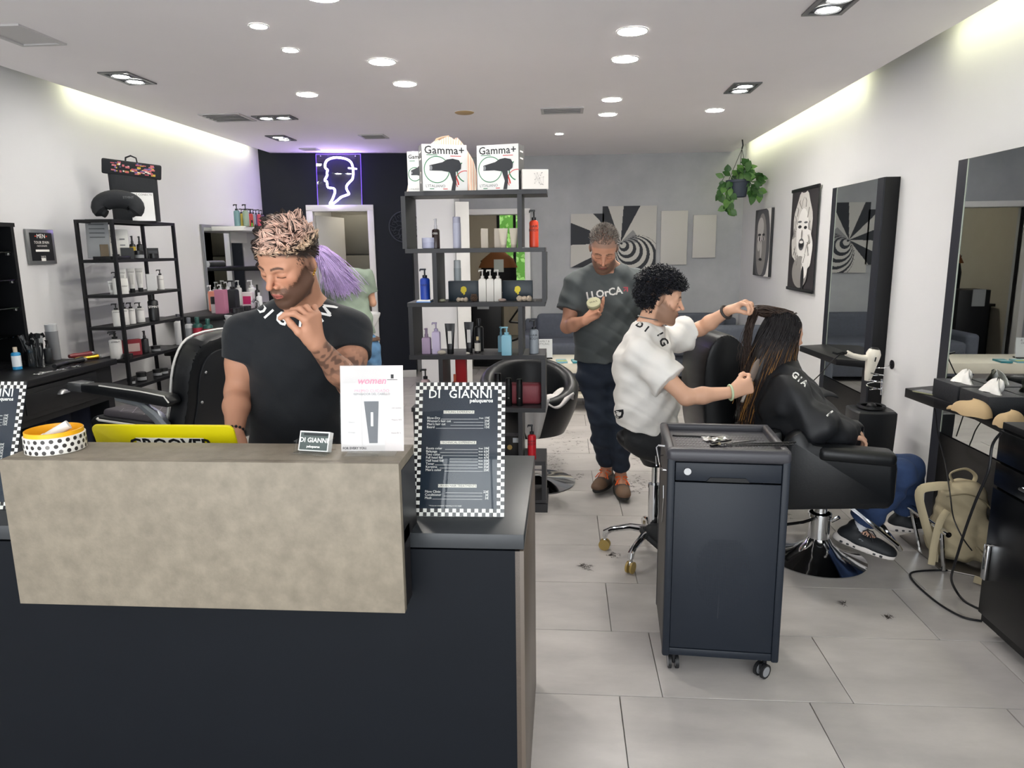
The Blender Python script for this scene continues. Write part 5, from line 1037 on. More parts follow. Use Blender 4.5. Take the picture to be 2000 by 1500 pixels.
    o = thing('bicycle', 'black bicycle leaning in the room beyond the grey wall', 'bicycle', (-.45, 12.4, 0), .1)
    for x in (-.5, .5):
        G().at((x, 0, .34), (PI/2, 0, 0)).tube([(math.cos(a*PI/18)*.33, math.sin(a*PI/18)*.33, 0) for a in range(36)], .018, closed=True, n=6).done('wheel', METB, o)
        g = G()
        for k in range(12): g.tube([(x, 0, .34), (x+.32*math.cos(k*PI/6), 0, .34+.32*math.sin(k*PI/6))], .0015, n=3)
        g.done('spokes', STEEL, o, kind='stuff')
    g = G()
    for a, b_ in (((-.5, .34), (-.15, .82)), ((-.15, .82), (.35, .85)), ((.35, .85), (.5, .34)), ((-.15, .82), (-.08, .3)), ((-.08, .3), (.36, .78)), ((-.5, .34), (-.08, .3)), ((-.15, .82), (-.18, .95)), ((.35, .85), (.32, 1.0))): g.tube([(a[0], 0, a[1]), (b_[0], 0, b_[1])], .016, n=8)
    g.done('frame', METB, o); G().box((-.18, 0, .97), (.24, .12, .05), r=.02).done('saddle', METB, o); G().tube([(.32, -.25, 1.02), (.32, 0, 1.0), (.32, .25, 1.02)], .012).done('handlebar', METB, o); G().cyl((-.08, -.04, .3), (-.08, -.05, .3), .09, n=20).done('chainring', METB, o)
    o = thing('dark_desk', 'low dark desk in the room beyond the doorway', 'desk', (-1.45, 11.3, 0)); G().box((0, 0, .72), (.9, 1.2, .04)).done('desk_top', METB, o); G().box((0, 0, .35), (.84, 1.1, .7)).done('desk_body', BLK, o)
    o = thing('sports_bag', 'black sports bag with three white stripes on the dark desk', 'bag', (-1.3, 11.2, .74)); G().box((0, 0, .12), (.45, .24, .24), r=.08, seg=4).done('bag_body', METB, o)
    for k in range(3): G().box((.12+k*.03, -.122, .08), (.015, .004, .13), rot=(0, .3, 0)).done('white_stripe', INKW, o)
    o = thing('black_crate_stack', 'black crate of leaflets inside the doorway', 'crate', (-1.05, 9.9, 0)); G().box((0, 0, .5), (.4, .4, 1.0), r=.01).done('crate_body', METB, o); G().box((-.05, -.205, .9), (.16, .01, .22)).done('leaflet', C('#9fa2a5', .5), o)
    t = thing('garden_hedge', 'bright green hedge outside the far window', 'hedge', (-.6, 14.6, 0)); g = G(); rd = random.Random(9)
    for i in range(700):
        x, z = rd.uniform(-1.6, 1.6), rd.uniform(.2, 2.6); y = rd.uniform(-.15, .2); r = rd.uniform(.05, .1); a = rd.uniform(0, 6.3); g.face([(x, y, z), (x+r*math.cos(a), y-.02, z+r*math.sin(a)), (x+r*1.5*math.cos(a+.5), y, z+r*1.5*math.sin(a+.5)), (x+r*math.cos(a+1), y+.02, z+r*math.sin(a+1))])
    g.done('leaves', mat('hedge_leaf', '#6f9c48', .6, var=.5, scale=8), t, kind='stuff', recalc=False); G().box((0, .35, 1.3), (3.2, .3, 2.6)).done('stems', C('#3f6d22', .9), t)
    g = G()
    for x in (-1.2, -.9, -.62, -.2): g.box((x, 13.27, 1.62), (.05, .06, 1.26))
    for z in (1.0, 2.25): g.box((-.7, 13.27, z), (1.0, .06, .05))
    struct(g.done('window_2', METB))
    for i, (x, y) in enumerate(((-.3, 11.3), (-2.8, 9.8))):
        o = thing('added_back_room_lamp', ('added round lamp, out of view, lighting the room behind the grey wall', 'added round lamp, out of view, lighting the room behind the navy wall')[i], 'lamp', (x, y, 2.98)); G().lathe([(.16, -.02), (.16, .0)], 24).done('lamp_disc', mat('added_lamp_glow', '#fff4e0', .5, emit=45 if 1 else 0), o); G().lathe([(.162, -.03), (.175, -.03), (.175, .01)], 24, caps=False).done('lamp_ring', TRIMW, o)  # unseen lamps, added to light the two back rooms
    plant()
def leaf(g, p, d, n, L, w, mi=0):
    d = d.normalized(); s = d.cross(n).normalized(); n = s.cross(d).normalized()
    rows = [(0, 0), (.18, .62), (.4, 1), (.65, .8), (.85, .4), (1, 0)]; prev = None
    for t, k in rows:
        c = p+d*L*t-n*L*.18*t*t; q = [c-s*w*k*.5+n*w*.12*k, c, c+s*w*k*.5+n*w*.12*k]; v = [g.b.verts.new(x) for x in q]
        if prev:
            for i in range(2): f = g.b.faces.new((prev[i], prev[i+1], v[i+1], v[i])); f.smooth = True; f.material_index = mi
        prev = v
def plant():
    Y = 8.35; c = PY(1442, 352, Y); s = mpp(c); r = 22*s; h = 32*s
    t = thing('hanging_plant', 'trailing pothos in a slate hanging pot beside the right wall', 'plant', (c.x, Y, c.z-h))
    POT = mat('slate_plastic_pot', '#39414e', .5); LF = [mat('pothos_leaf', '#2f5a25', .45, var=.3, scale=20), mat('pothos_leaf_light', '#55803a', .45, var=.3, scale=20)]
    G().lathe([(r*.72, 0), (r*.76, .01), (r*.92, h*.85), (r*1.06, h*.86), (r*1.08, h), (r*.98, h), (r*.9, h*.9), (.001, h*.86)], 32, caps=False).done('pot', POT, t)
    G().lathe([(.001, h*.87), (r*.9, h*.9)], 24, caps=False).done('soil', C('#2c221b', .9), t)
    hk = PY(1449, 292, Y); top = V((hk.x-c.x, 0, HC-(c.z-h)+.0)); kn = top-V((0, 0, .1)); g = G()
    for k in range(3): a = k*2*PI/3+.3; g.tube([(r*math.cos(a), r*math.sin(a), h*.95), kn], .003, n=5)
    g.tube([kn, kn+V((.01, 0, .04)), top], .008, n=6); g.done('hanger_wires', METB, t)
    rd = random.Random(21)
    vines = []
    for k in range(9): a = rd.uniform(0, 2*PI); vines.append([V((rd.uniform(-.6, .6)*r, rd.uniform(-.6, .6)*r, h*.9)), V((math.cos(a)*r*1.0, math.sin(a)*r*.8, h+rd.uniform(.03, .1))), V((math.cos(a)*r*1.4, math.sin(a)*r*.9, h+rd.uniform(-.02, .06)))])
    def P2(pts): return [V((PY(x, y, Y).x-c.x, rd.uniform(-.12, -.02), PY(x, y, Y).z-(c.z-h))) for x, y in pts]
    vines += [P2(v) for v in (((1425, 352), (1412, 365), (1403, 380), (1398, 384)), ((1424, 354), (1419, 372), (1414, 390), (1417, 405), (1422, 414)), ((1427, 356), (1423, 380), (1421, 396), (1424, 412)), ((1460, 352), (1472, 358), (1478, 348), (1480, 345)), ((1461, 354), (1470, 366), (1477, 374), (1478, 381)), ((1458, 356), (1464, 372), (1466, 384)), ((1452, 345), (1456, 330), (1457, 318)))]
    stems = []
    for i, v in enumerate(vines):
        G().tube(v, .004, n=5).done('stem', LF[0], t); 
        L = [(v[j].lerp(v[j+1], f), (v[j+1]-v[j])) for j in range(len(v)-1) for f in ((.0, .5, .95) if i > 8 else (.6, .95))]
        for q, (p, d) in enumerate(L):
            g = G(); sd = V((rd.uniform(-1, 1), rd.uniform(-.6, .2), rd.uniform(-.6, .5))); dd = (d.normalized()*.5+sd+V((0, 0, -.3 if i > 8 else .5))); leaf(g, p, dd, V((rd.uniform(-.3, .3), -1, rd.uniform(-.2, .5))), rd.uniform(.08, .125), rd.uniform(.06, .085)); g.done('leaf', LF[(i+q) % 3 == 0], t, recalc=False)
    g = G(); leaf(g, P2([(1455, 338)])[0], V((.05, 0, 1)), V((0, -1, .1)), .15, .075); g.done('leaf', LF[0], t, recalc=False)

def right():
    # wall prints
    for (p0, p1, p2, p3), X, nm, lb, kind in ((((1474, 412), (1507, 405), (1472, 538), (1500, 540)), XR-.035, 'portrait_canvas', 'black and white canvas portrait of a staring face near the corner', 0), (((1549, 375), (1600, 361), (1536, 562), (1585, 570)), XR-.03, 'portrait_scroll', 'black and white laughing portrait scroll hung between black rods', 1)):
        a, b, c, d = [PX(*p, X) for p in (p0, p1, p2, p3)]; y0, y1 = (b.y+d.y)/2, (a.y+c.y)/2; zt, zb = (a.z+b.z)/2, (c.z+d.z)/2; w, h = y1-y0, zt-zb
        o = thing(nm, lb, 'wall print', (X, (y0+y1)/2, (zt+zb)/2), -PI/2)
        if kind == 0: G().box((0, .016, 0), (w, .03, h), r=.002).done('stretched_canvas', C('#2b2c30', .6), o)
        else:
            G().box((0, .004, 0), (w, .003, h)).done('paper', C('#2f2c2f', .6), o)
            for z in (-h/2, h/2): G().box((0, .003, z), (w+.03, .018, .03), r=.004).done('rod', METB, o)
        portrait(o, w, h, kind)
    # the two tall mirror stations
    zt = 2.043; zb = PX(1680, 790, 2.15).z
    def station(y0, y1, label, label2):
        t = thing('mirror_station', label, 'mirror', (2.2, (y0+y1)/2, 0)); fw = .095; zm = .545
        G().box((2.2, (y0+y1)/2, zt/2), (.098, y1-y0, zt), r=.001).done('backing_panel', BLK, t, w=True)
        for y in (y0+fw/2, y1-fw/2): G().box((2.147, y, zt/2), (.012, fw, zt-.002)).done('frame_strip', mat('navy_frame', '#1b1e27', .45), t, w=True)
        G().box((2.146, (y0+y1)/2, (zm+zt)/2), (.006, y1-y0-2*fw+.004, zt-zm-.004)).done('mirror_glass', MIRROR, t, w=True)
        G().box((2.1425, y1-fw-.001, (zm+zt)/2), (.004, .006, zt-zm-.004)).done('glass_edge', C('#a8b1a4', .2), t, w=True)
        G().box((2.145, (y0+y1)/2, zm/2), (.008, y1-y0-2*fw, zm-.01)).done('base_panel', BLKG, t, w=True)
        return t
    station(5.10, 6.03, 'tall black-framed mirror station farther along the right wall', 0); station(2.95, 4.184, 'large black-framed mirror station nearest the viewer on the right wall', 0)
    def ledge(pts, z, label):
        P = [PZ(x, y, z) for x, y in pts]; t = thing('mirror_shelf', label, 'shelf', ((P[0].x+2.14)/2, P[0].y, z)); g = G(); g.prism([(p.x, p.y) for p in P], -.045, off=z, r=.002); g.done('shelf_board', BLK, t, w=True); return t
    zs = .80; ledge(((1562, 675), (1634, 701), (1690, 706), (1702, 690), (1612, 672)), zs, 'dark angular shelf under the farther mirror')
    q = [PZ(x, y, zs) for x, y in ((1768, 758), (1825, 778), (1905, 800), (2000, 812))]
    t = thing('mirror_shelf', 'dark angular shelf under the nearest mirror, carrying the tissue boxes', 'shelf', (1.9, 3.6, zs)); g = G()
    g.prism([(q[0].x, q[0].y), (q[1].x, q[1].y), (q[2].x, q[2].y), (1.95, 2.96), (2.142, 2.96), (2.142, 4.17)], -.05, off=zs, r=.002); g.done('shelf_board', BLK, t, w=True)
    # tissue boxes
    TB = mat('black_leather_box', '#1d1f23', .4, bump=.3, bscale=300)
    for i, (x, y, lb) in enumerate(((2.055, 3.76, 'black tissue box on the near mirror shelf, the farther of two'), (2.055, 3.50, 'black tissue box on the near mirror shelf, the nearer of two'))):
        o = thing('tissue_box', lb, 'tissue box', (x, y, zs), .02); G().box((0, 0, .048), (.17, .235, .095), r=.004).done('box_body', TB, o); G().lathe([(.05, .0955), (.052, .0965)], 24, sx=.8, sy=.5).done('slot', mat('slot_black', '#08090a', .8), o)
        def ti(u, v): 
            a = u*2*PI; r = (.04*(1-v)**.5+.006)*(1+.35*math.sin(3*a+v*3+i)); return (math.cos(a)*r*.7+.02*v, math.sin(a)*r*1.4, .095+.06*v+.01*math.sin(5*a)*v)
        G().grid(ti, 30, 8, cu=True).done('tissue', C('#e8e6e2', .9), o)
    for i, (px, py, lb, L) in enumerate(((1925, 800, 'beige flat cap lying on the nearest mirror shelf', .2), (1988, 798, 'second beige cap, cut by the right edge, beside the first', .1))):
        p = V((1.935, 3.44, 0)) if i == 0 else V((1.965, 3.20, 0)); o = thing('beige_hat', lb, 'hat', (p.x, p.y, zs), -1.45+i*.2); BG = mat('beige_cotton', '#bfa57f', .9, bump=.1, bscale=150)
        def cp(u, v): 
            a = u*2*PI; r = math.sin(v*PI/2)**.7; return (math.cos(a)*r*(.115 if L > .15 else .06), math.sin(a)*r*.06*(1+.1*math.sin(4*a)), .065*math.cos(v*PI/2)*(1+.15*math.cos(a))+.002*math.sin(6*a)*v+.004)
        G().grid(cp, 40, 10, cu=True).done('cap_crown', BG, o); 
        if L > .15: G().grid(lambda u, v: (-.09-.045*v*math.sin(u*PI), (u-.5)*.12, .006+.008*v), 12, 4).done('peak', BG, o, solid=.004)
    p = PZ(1815, 769, zs); o = thing('mobile_phone', 'mobile phone charging on the tip of the near mirror shelf', 'phone', (p.x, p.y, zs), .5); G().box((0, 0, .005), (.075, .15, .008), r=.003).done('phone_body', C('#8b8a70', .3), o); G().box((0, 0, .0092), (.07, .14, .001)).done('screen', mat('phone_screen', '#3a3f45', .08), o)
    # footrest
    P = [PZ(x, y, 0) for x, y in ((1757, 1048), (1834, 1112), (1912, 1122))]; t = thing('footrest', 'steel floor plate with a chrome foot bar below the nearest mirror', 'footrest', (2.0, 3.7, 0))
    G().prism([(P[0].x, P[0].y), (P[1].x, P[1].y), (2.13, 3.30), (2.13, 4.0)], .008, r=.001).done('floor_plate', mat('brushed_plate', '#8b8680', .35, .8), t, w=True)
    a, b = PX(1768, 985, 1.84), PX(1853, 1045, 1.84); G().tube([a, b], .014, n=12).done('foot_bar', CHROME, t, w=True)
    G().tube([a.lerp(b, .85), V((1.88, a.lerp(b, .85).y+.02, .01))], .01).tube([a.lerp(b, .15), V((1.9, a.lerp(b, .15).y, .01))], .01).done('bar_post', CHROME, t, w=True)
    # drawer unit nearest
    x0, y1, h = 1.73, 2.85, .905; y0 = 1.55; t = thing('drawer_cabinet', 'glossy black drawer cabinet cut by the right edge of the view', 'cabinet', (2.0, 2.2, 0))
    G().box(((x0+XR)/2-.002, (y0+y1)/2, h/2+.03), (XR-x0-.012, y1-y0, h-.06)).done('carcass', BLKG, t, w=True); G().box(((x0+XR)/2, (y0+y1)/2, h-.012), (XR-x0, y1-y0+.01, .026), r=.002).done('worktop', BLK, t, w=True)
    G().box(((x0+XR)/2+.03, (y0+y1)/2, .045), (XR-x0-.08, y1-y0-.01, .09)).done('plinth', BLK, t, w=True)
    for (ya, yb) in ((y0, (y0+y1)/2), ((y0+y1)/2, y1)):
        for za, zb_ in ((.10, .64), (.65, .745), (.755, .875)):
            d = G().box((x0-.006, (ya+yb)/2, (za+zb_)/2), (.016, yb-ya-.006, zb_-za), r=.002).done('drawer' if za > .5 else 'door', BLKG, t, w=True)
            if za > .7 or za < .2: 
                if za > .7: G().tube([(x0-.012, yb-.42, .70), (x0-.035, yb-.42, .70), (x0-.035, yb-.2, .70), (x0-.012, yb-.2, .70)], .007).done('bar_handle', CHROME, d, w=True)
                else: G().box((x0-.02, yb-.03, .33), (.02, .03, .15), r=.004).done('edge_handle', CHROME, d, w=True)
    o = thing('blue_aerosol', 'dark blue aerosol can standing on the drawer cabinet at the right edge', 'can', (1.86, 2.79, h)); G().lathe([(.026, 0), (.028, .004), (.028, .15), (.02, .165)], 20).done('can_body', C('#1f3550', .3), o); G().lathe([(.018, .16), (.018, .19)], 16).done('cap', METB, o)
    # hair dryer on its wall holder
    t = thing('hair_dryer', 'white hair dryer resting in its holder beside the farther mirror', 'hair dryer', PY(1704, 700, 4.75)); s = mpp(PY(1704, 700, 4.75)); CRM = mat('cream_white_plastic', '#e3ddd0', .3)
    M_ = Matrix.Rotation(math.radians(8), 4, 'Y')
    G(M_).lathe([(.018*1, -.15), (.024, -.12), (.034, -.05), (.042, .0), (.045, .03), (.036, .055), (.03, .062)], 24).done('dryer_barrel', CRM, t)
    G(M_).lathe([(.031, .062), (.022, .072), (.001, .074)], 20, caps=False).done('rear_grille', METB, t); G(M_).tube([(-.01, -.0, .0), (-.07, 0, -.005), (-.13, 0, .0), (-.17, 0, .012)], [.022, .019, .018, .02], n=12).done('handle', CRM, t)
    G(M_).tube([(-.17, 0, .012), (-.2, 0, .014), (-.23, 0, .0), (-.26, 0, .004)], [.012, .009, .008, .007], n=8).done('cord_sleeve', METB, t); G(M_).box((.0, -.046, -.0), (.008, .004, .03), r=.001).done('vent_slot', METB, t)
    o = thing('dryer_cable', 'black cable running down from the white hair dryer', 'cable', PY(1640, 690, 4.75)); c0 = PY(1650, 692, 4.75); G().tube([c0, PY(1640, 693, 4.75), PY(1625, 705, 4.78), PY(1605, 728, 4.8), PY(1582, 750, 4.82), PY(1560, 800, 4.85), PY(1555, 850, 4.9)], .004, n=6).done('cord_line', METB, o, w=True)
    o = thing('dryer_holder', 'chrome spiral dryer holder on a slim pole', 'holder', (2.0, 4.8, .55)); c = PY(1710, 735, 4.75); P = []
    for k in range(60): a = k*2*PI/18; P.append((c.x+math.cos(a)*.05, c.y+math.sin(a)*.05, c.z+.055-k*.0026))
    w0 = PX(1743, 712, XR); G().tube([(w0.x, w0.y, w0.z), (c.x+.05, c.y, c.z+.055)]+P, .004, n=6).tube([(c.x+.05, c.y+.02, c.z-.02), (c.x+.055, c.y+.02, .62)], .006, n=8).done('spiral_wire', CHROME, o, w=True); G().at(tuple(w0), (0, -PI/2, 0)).lathe([(.03, 0), (.032, .006), (.012, .01)], 20).done('wall_socket', METB, o, w=True)
    # bin
    t = thing('black_bin', 'black plastic bin with an opening lid next to the farther mirror', 'bin', (1.97, 4.6, 0)); BN = mat('bin_plastic', '#202225', .4)
    G().lathe([(.115, 0), (.12, .01), (.135, .5), (.135, .555), (.125, .565)], 28, sq=.7, sx=.95, sy=.9).done('bin_body', BN, t); G().lathe([(.05, .566), (.085, .575), (.08, .59), (.06, .585)], 24, sq=.3, caps=False).done('lid_opening', METB, t); G().ball((0, 0, .58), (.03, .03, .025)).done('lid_knob', METB, t)
    # cream backpack
    CB = mat('cream_canvas', '#b9ac8e', .9, bump=.12, bscale=120); t = thing('cream_backpack', 'cream canvas backpack slumped against the base of the nearest mirror', 'backpack', (1.98, 3.55, .01))
    q = SDF(); xd = A_((.75, -.55, 0)); up = A_((.06, .02, .0)); q.ec((0, 0, .09), (.02, .0, .32), (.135, .085), (.105, .075), xd, .04).ell((.02, 0, .36), (.10, .08, .07), .05).ec((-.03, -.055, .08), (-.02, -.05, .22), (.095, .045), (.085, .04), xd, .02).ell((.10, -.08, .14), (.05, .05, .11), .03).plane((0, 0, .005), (0, 0, -1), .01)
    q.disp = lambda P: (.0035*np.sin(P[:, 2]*45+P[:, 0]*30)*np.sin(P[:, 0]*40-P[:, 1]*30)+.002*np.sin(P[:, 2]*110+P[:, 0]*60)).astype(np.float32)
    q.p = [(k_[0], k_[1]+A_((1.98, 3.55, .01)))+k_[2:] if k_[0] != 'p' else k_ for k_ in q.p]; sd_obj('bag_body', q, CB, t, .006)
    G().tube(sm([(-.03, 0, .41), (-.05, 0, .46), (.02, 0, .485), (.07, 0, .45), (.06, 0, .40)]), .011, flat=.4).done('grab_loop', CB, t)
    G().tube(sm([(-.02, -.02, .40), (-.12, -.02, .40), (-.19, -.0, .36), (-.17, -.04, .22), (-.14, -.08, .10), (-.13, -.08, .03)]), .024, flat=.22).done('shoulder_strap', CB, t); G().tube(sm([(-.10, -.10, .30), (-.15, -.14, .26), (-.17, -.15, .16), (-.175, -.15, .04)]), .016, flat=.25).done('loose_strap', CB, t)
    G().tube(sm([(.05, -.11, .12), (.10, -.17, .05), (.12, -.21, .012), (.03, -.27, .01), (-.02, -.24, .012)]), .017, flat=.3).done('strap_tail', CB, t); G().tube(sm([(-.09, -.06, .36), (.0, -.085, .38), (.09, -.10, .33), (.13, -.125, .22), (.14, -.125, .12)]), .0035, n=6).done('zip', C('#7f755c', .6), t); G().box((.13, -.13, .2), (.012, .01, .04), r=.003).done('blue_tag', C('#35558f', .5), t)
    # cables
    for lb, pts in (('black cable looping over the floor from the cabinet', [(1918, 1213), (1880, 1205), (1835, 1180), (1793, 1145), (1778, 1125), (1785, 1117), (1820, 1114), (1850, 1114)]),):
        P = [PZ(x, y, .006) for x, y in pts]; o = thing('floor_cable', lb, 'cable', P[3]); G().tube(sm(P), .0048, n=7).done('cable_line', METB, o, w=True)
    P = [PZ(1812, 775, .79), PX(1826, 800, 2.0), PX(1832, 850, 2.05), PX(1845, 900, 2.06), PX(1855, 960, 1.86), PX(1862, 1010, 1.84), PX(1880, 1050, 1.84), PX(1898, 1075, 1.9)]; o = thing('charger_cable', 'thin black charging cable hanging from the phone across the backpack', 'cable', P[0]); G().tube(sm(P), .0032, n=6).done('cable_line', METB, o, w=True)
    P = [PX(1955, 845, 1.70), PX(1938, 870, 1.69), PX(1930, 920, 1.68), PX(1905, 980, 1.67), PX(1885, 1035, 1.67), PZ(1865, 1100, .25), PZ(1858, 1130, .12), PZ(1868, 1155, .03), PZ(1885, 1175, .006), PZ(1914, 1190, .006)]
    P = [V(p) for p in P]; o = thing('hanging_cable', 'thick black cable falling from the drawer cabinet to the floor', 'cable', P[0]); G().tube(sm(P), .0055, n=7).done('cable_line', METB, o, w=True)
    # styling chair (near) and the padded one behind
    LT = mat('black_leather', '#101215', .36, spec=.4, bump=.04, bscale=120); c = V((1.315, 3.56, 0)); rz = math.radians(-8)
    t = thing('styling_chair', 'black cube styling chair on a polished disc base, the client sitting in it', 'chair', c, rz)
    G().box((.0, 0, .43), (.52, .5, .12), r=.03, seg=3).done('seat', LT, t)
    for sgn in (-1, 1):
        y = sgn*.28; g = G(); g.prism([(-.26, .36), (-.24, .72), (-.17, .765), (-.13, .70), (.22, .645), (.25, .62), (.25, .43), (.22, .40)], .1, ax='y', off=y-.05, r=.03); a = g.done('arm_panel', LT, t)
        G().box((.07, y, .645), (.34, .125, .07), r=.03, seg=4, rot=(0, .05, 0)).done('arm_pad', LT, a)
    g = G(); g.prism([(-.30, .38), (-.22, .38), (-.24, .74), (-.32, .72)], .5, ax='y', off=-.25, r=.03); g.done('backrest', LT, t)
    G().box((0, 0, .36), (.36, .36, .03), r=.004).done('seat_plate', METB, t); G().cyl((-.0, 0, .1), (0, 0, .25), .052, n=24).cyl((0, 0, .25), (0, 0, .36), .035, n=20).cyl((0, 0, .235), (0, 0, .25), .058, n=24).done('pump_column', CHROME, t)
    G().lathe([(.235, 0), (.238, .006), (.20, .018), (.12, .05), (.07, .09), (.052, .12)], 48).done('base_disc', CHROME, t); G().tube([(0, -.03, .24), (-.1, -.1, .23), (-.26, -.16, .22)], .008).tube([(.05, -.03, .22), (.08, -.05, .25)], .01).done('pump_lever', CHROME, t)
    G().tube([(.1, -.1, .34), (.34, -.12, .15), (.36, -.1, .12), (.36, .1, .12), (.34, .12, .15), (.1, .1, .34)], .011).done('foot_bar', CHROME, t)
    # second chair: tall rounded back seen from its side
    t = thing('tall_back_chair', 'black salon chair with a rounded upright back behind the trolley', 'chair', (.93, 4.45, 0), math.radians(8)); b0 = PY(1340, 740, 4.45)
    g = G(); P = [(-.02, .30), (-.10, .45), (-.13, .7), (-.12, .95), (-.06, 1.07), (.02, 1.085), (.10, 1.02), (.155, .9), (.18, .78), (.1, .76), (.06, .45), (.05, .30)]; g.prism(smp(P), .46, ax='y', off=-.23, r=.02); g.done('backrest', LT, t)
    o2 = G().box((.115, -.245, .86), (.022, .012, .06), r=.002, rot=(0, -.25, 0)).done('orange_tag', C('#c9502f', .5), t); G().box((.28, 0, .50), (.46, .5, .16), r=.05, seg=3).done('seat', LT, t)
    for sgn in (-1, 1): G().box((.3, sgn*.27, .60), (.42, .09, .30), r=.03, seg=3).done('arm_panel', LT, t)
    G().cyl((.25, 0, .03), (.25, 0, .42), .04, n=20).done('pump_column', CHROME, t); G().lathe([(.27, 0), (.275, .008), (.06, .04)], 40, c=(.25, 0, 0)).done('base_disc', CHROME, t)
    o = thing('draped_cape', 'black cutting cape dropped over the arm of the chair behind', 'cape', (1.28, 4.2, .70)); G().grid(lambda u, v: ((u-.5)*.5, (v-.5)*.4, .09+.05*math.sin(u*8+v*3)*math.cos(v*7)-.25*max(0, abs(v-.5)-.3)-.2*max(0, abs(u-.5)-.35)), 26, 20).done('cloth', C('#1a1c20', .7), o, solid=.006)
    # swivel stool
    t = thing('swivel_stool', 'black saddle stool on a chrome five-star base with amber wheels', 'stool', (.47, 3.56, 0)); 
    def seat(u, v):
        a = u*2*PI; r = math.sin(v*PI); r = .19*max(r, 0)**.5; z = .585+.055*math.cos(v*PI)+.10*(-math.cos(a))*r/.19*.6; return (math.cos(a)*r*1.05, math.sin(a)*r*.95, z)
    G().grid(seat, 36, 16, cu=True).done('seat', LT, t); G().cyl((0, 0, .50), (0, 0, .55), .06, .09, n=20).done('seat_plate', METB, t)
    G().cyl((0, 0, .10), (0, 0, .38), .028, n=20).cyl((0, 0, .38), (0, 0, .51), .014, n=12).cyl((0, 0, .375), (0, 0, .395), .031, n=20).done('gas_lift', CHROME, t); AMB = mat('amber_wheel', '#a38a4e', .35)
    for k in range(5):
        a = math.radians(152+k*72+14); d = V((math.cos(a), math.sin(a), 0)); e = G().tube([d*.02+V((0, 0, .14)), d*.12+V((0, 0, .145)), d*.22+V((0, 0, .12)), d*.25+V((0, 0, .10)), d*.255+V((0, 0, .075))], [.024, .018, .015, .018, .014], n=10).done('star_leg', CHROME, t)
        p = d*.255; sd = V((-d.y, d.x, 0)); G().tube([p+V((0, 0, .075)), p+V((0, 0, .05))], .009).box(p+V((0, 0, .052)), (.02, .02, .02), r=.003).done('fork', CHROME, e)
        for s in (-.012, .012): G().cyl(p+sd*(s-.005)+V((0, 0, .03)), p+sd*(s+.005)+V((0, 0, .03)), .03, n=24).cyl(p+sd*(s-.006)+V((0, 0, .03)), p+sd*(s+.006)+V((0, 0, .03)), .010, n=12).done('wheel', AMB, e)
    # hair cuttings on the floor
    rd = random.Random(31); t = G(); n = 0
    for cx, cy, cnt, sp in ((1100, 862, 70, (60, 45)), (1075, 905, 50, (30, 25)), (1240, 945, 60, (30, 22)), (1640, 975, 70, (70, 18)), (1197, 1085, 16, (12, 5)), (1140, 1108, 12, (16, 8)), (1890, 890, 60, (60, 25)), (1735, 1205, 8, (12, 3)), (1645, 1178, 5, (8, 2)), (1130, 930, 12, (10, 8)), (1250, 890, 40, (40, 20)), (1500, 990, 50, (70, 25))):
        for i in range(cnt):
            q = PZ(cx+rd.gauss(0, sp[0]*.45), cy+rd.gauss(0, sp[1]*.45), 0)
            if q.x > 2.1: continue
            a = rd.uniform(0, 6.3); m = rd.randint(2, 7)
            for _ in range(m):
                b = a+rd.gauss(0, .6); L = rd.uniform(.008, .03); s = q+V((rd.gauss(0, .006), rd.gauss(0, .006), .0015)); e = s+V((math.cos(b)*L, math.sin(b)*L, .0004)); w = V((-math.sin(b), math.cos(b), 0))*rd.uniform(.0006, .0016); t.face([s-w, s+w, e+w*.3, e-w*.3])
    o = t.done('hair_cuttings', mat('cut_hair', '#2a211d', .8), None, recalc=False, kind='stuff'); tag(o, 'loose dark hair cuttings scattered over the grey floor tiles', 'hair')

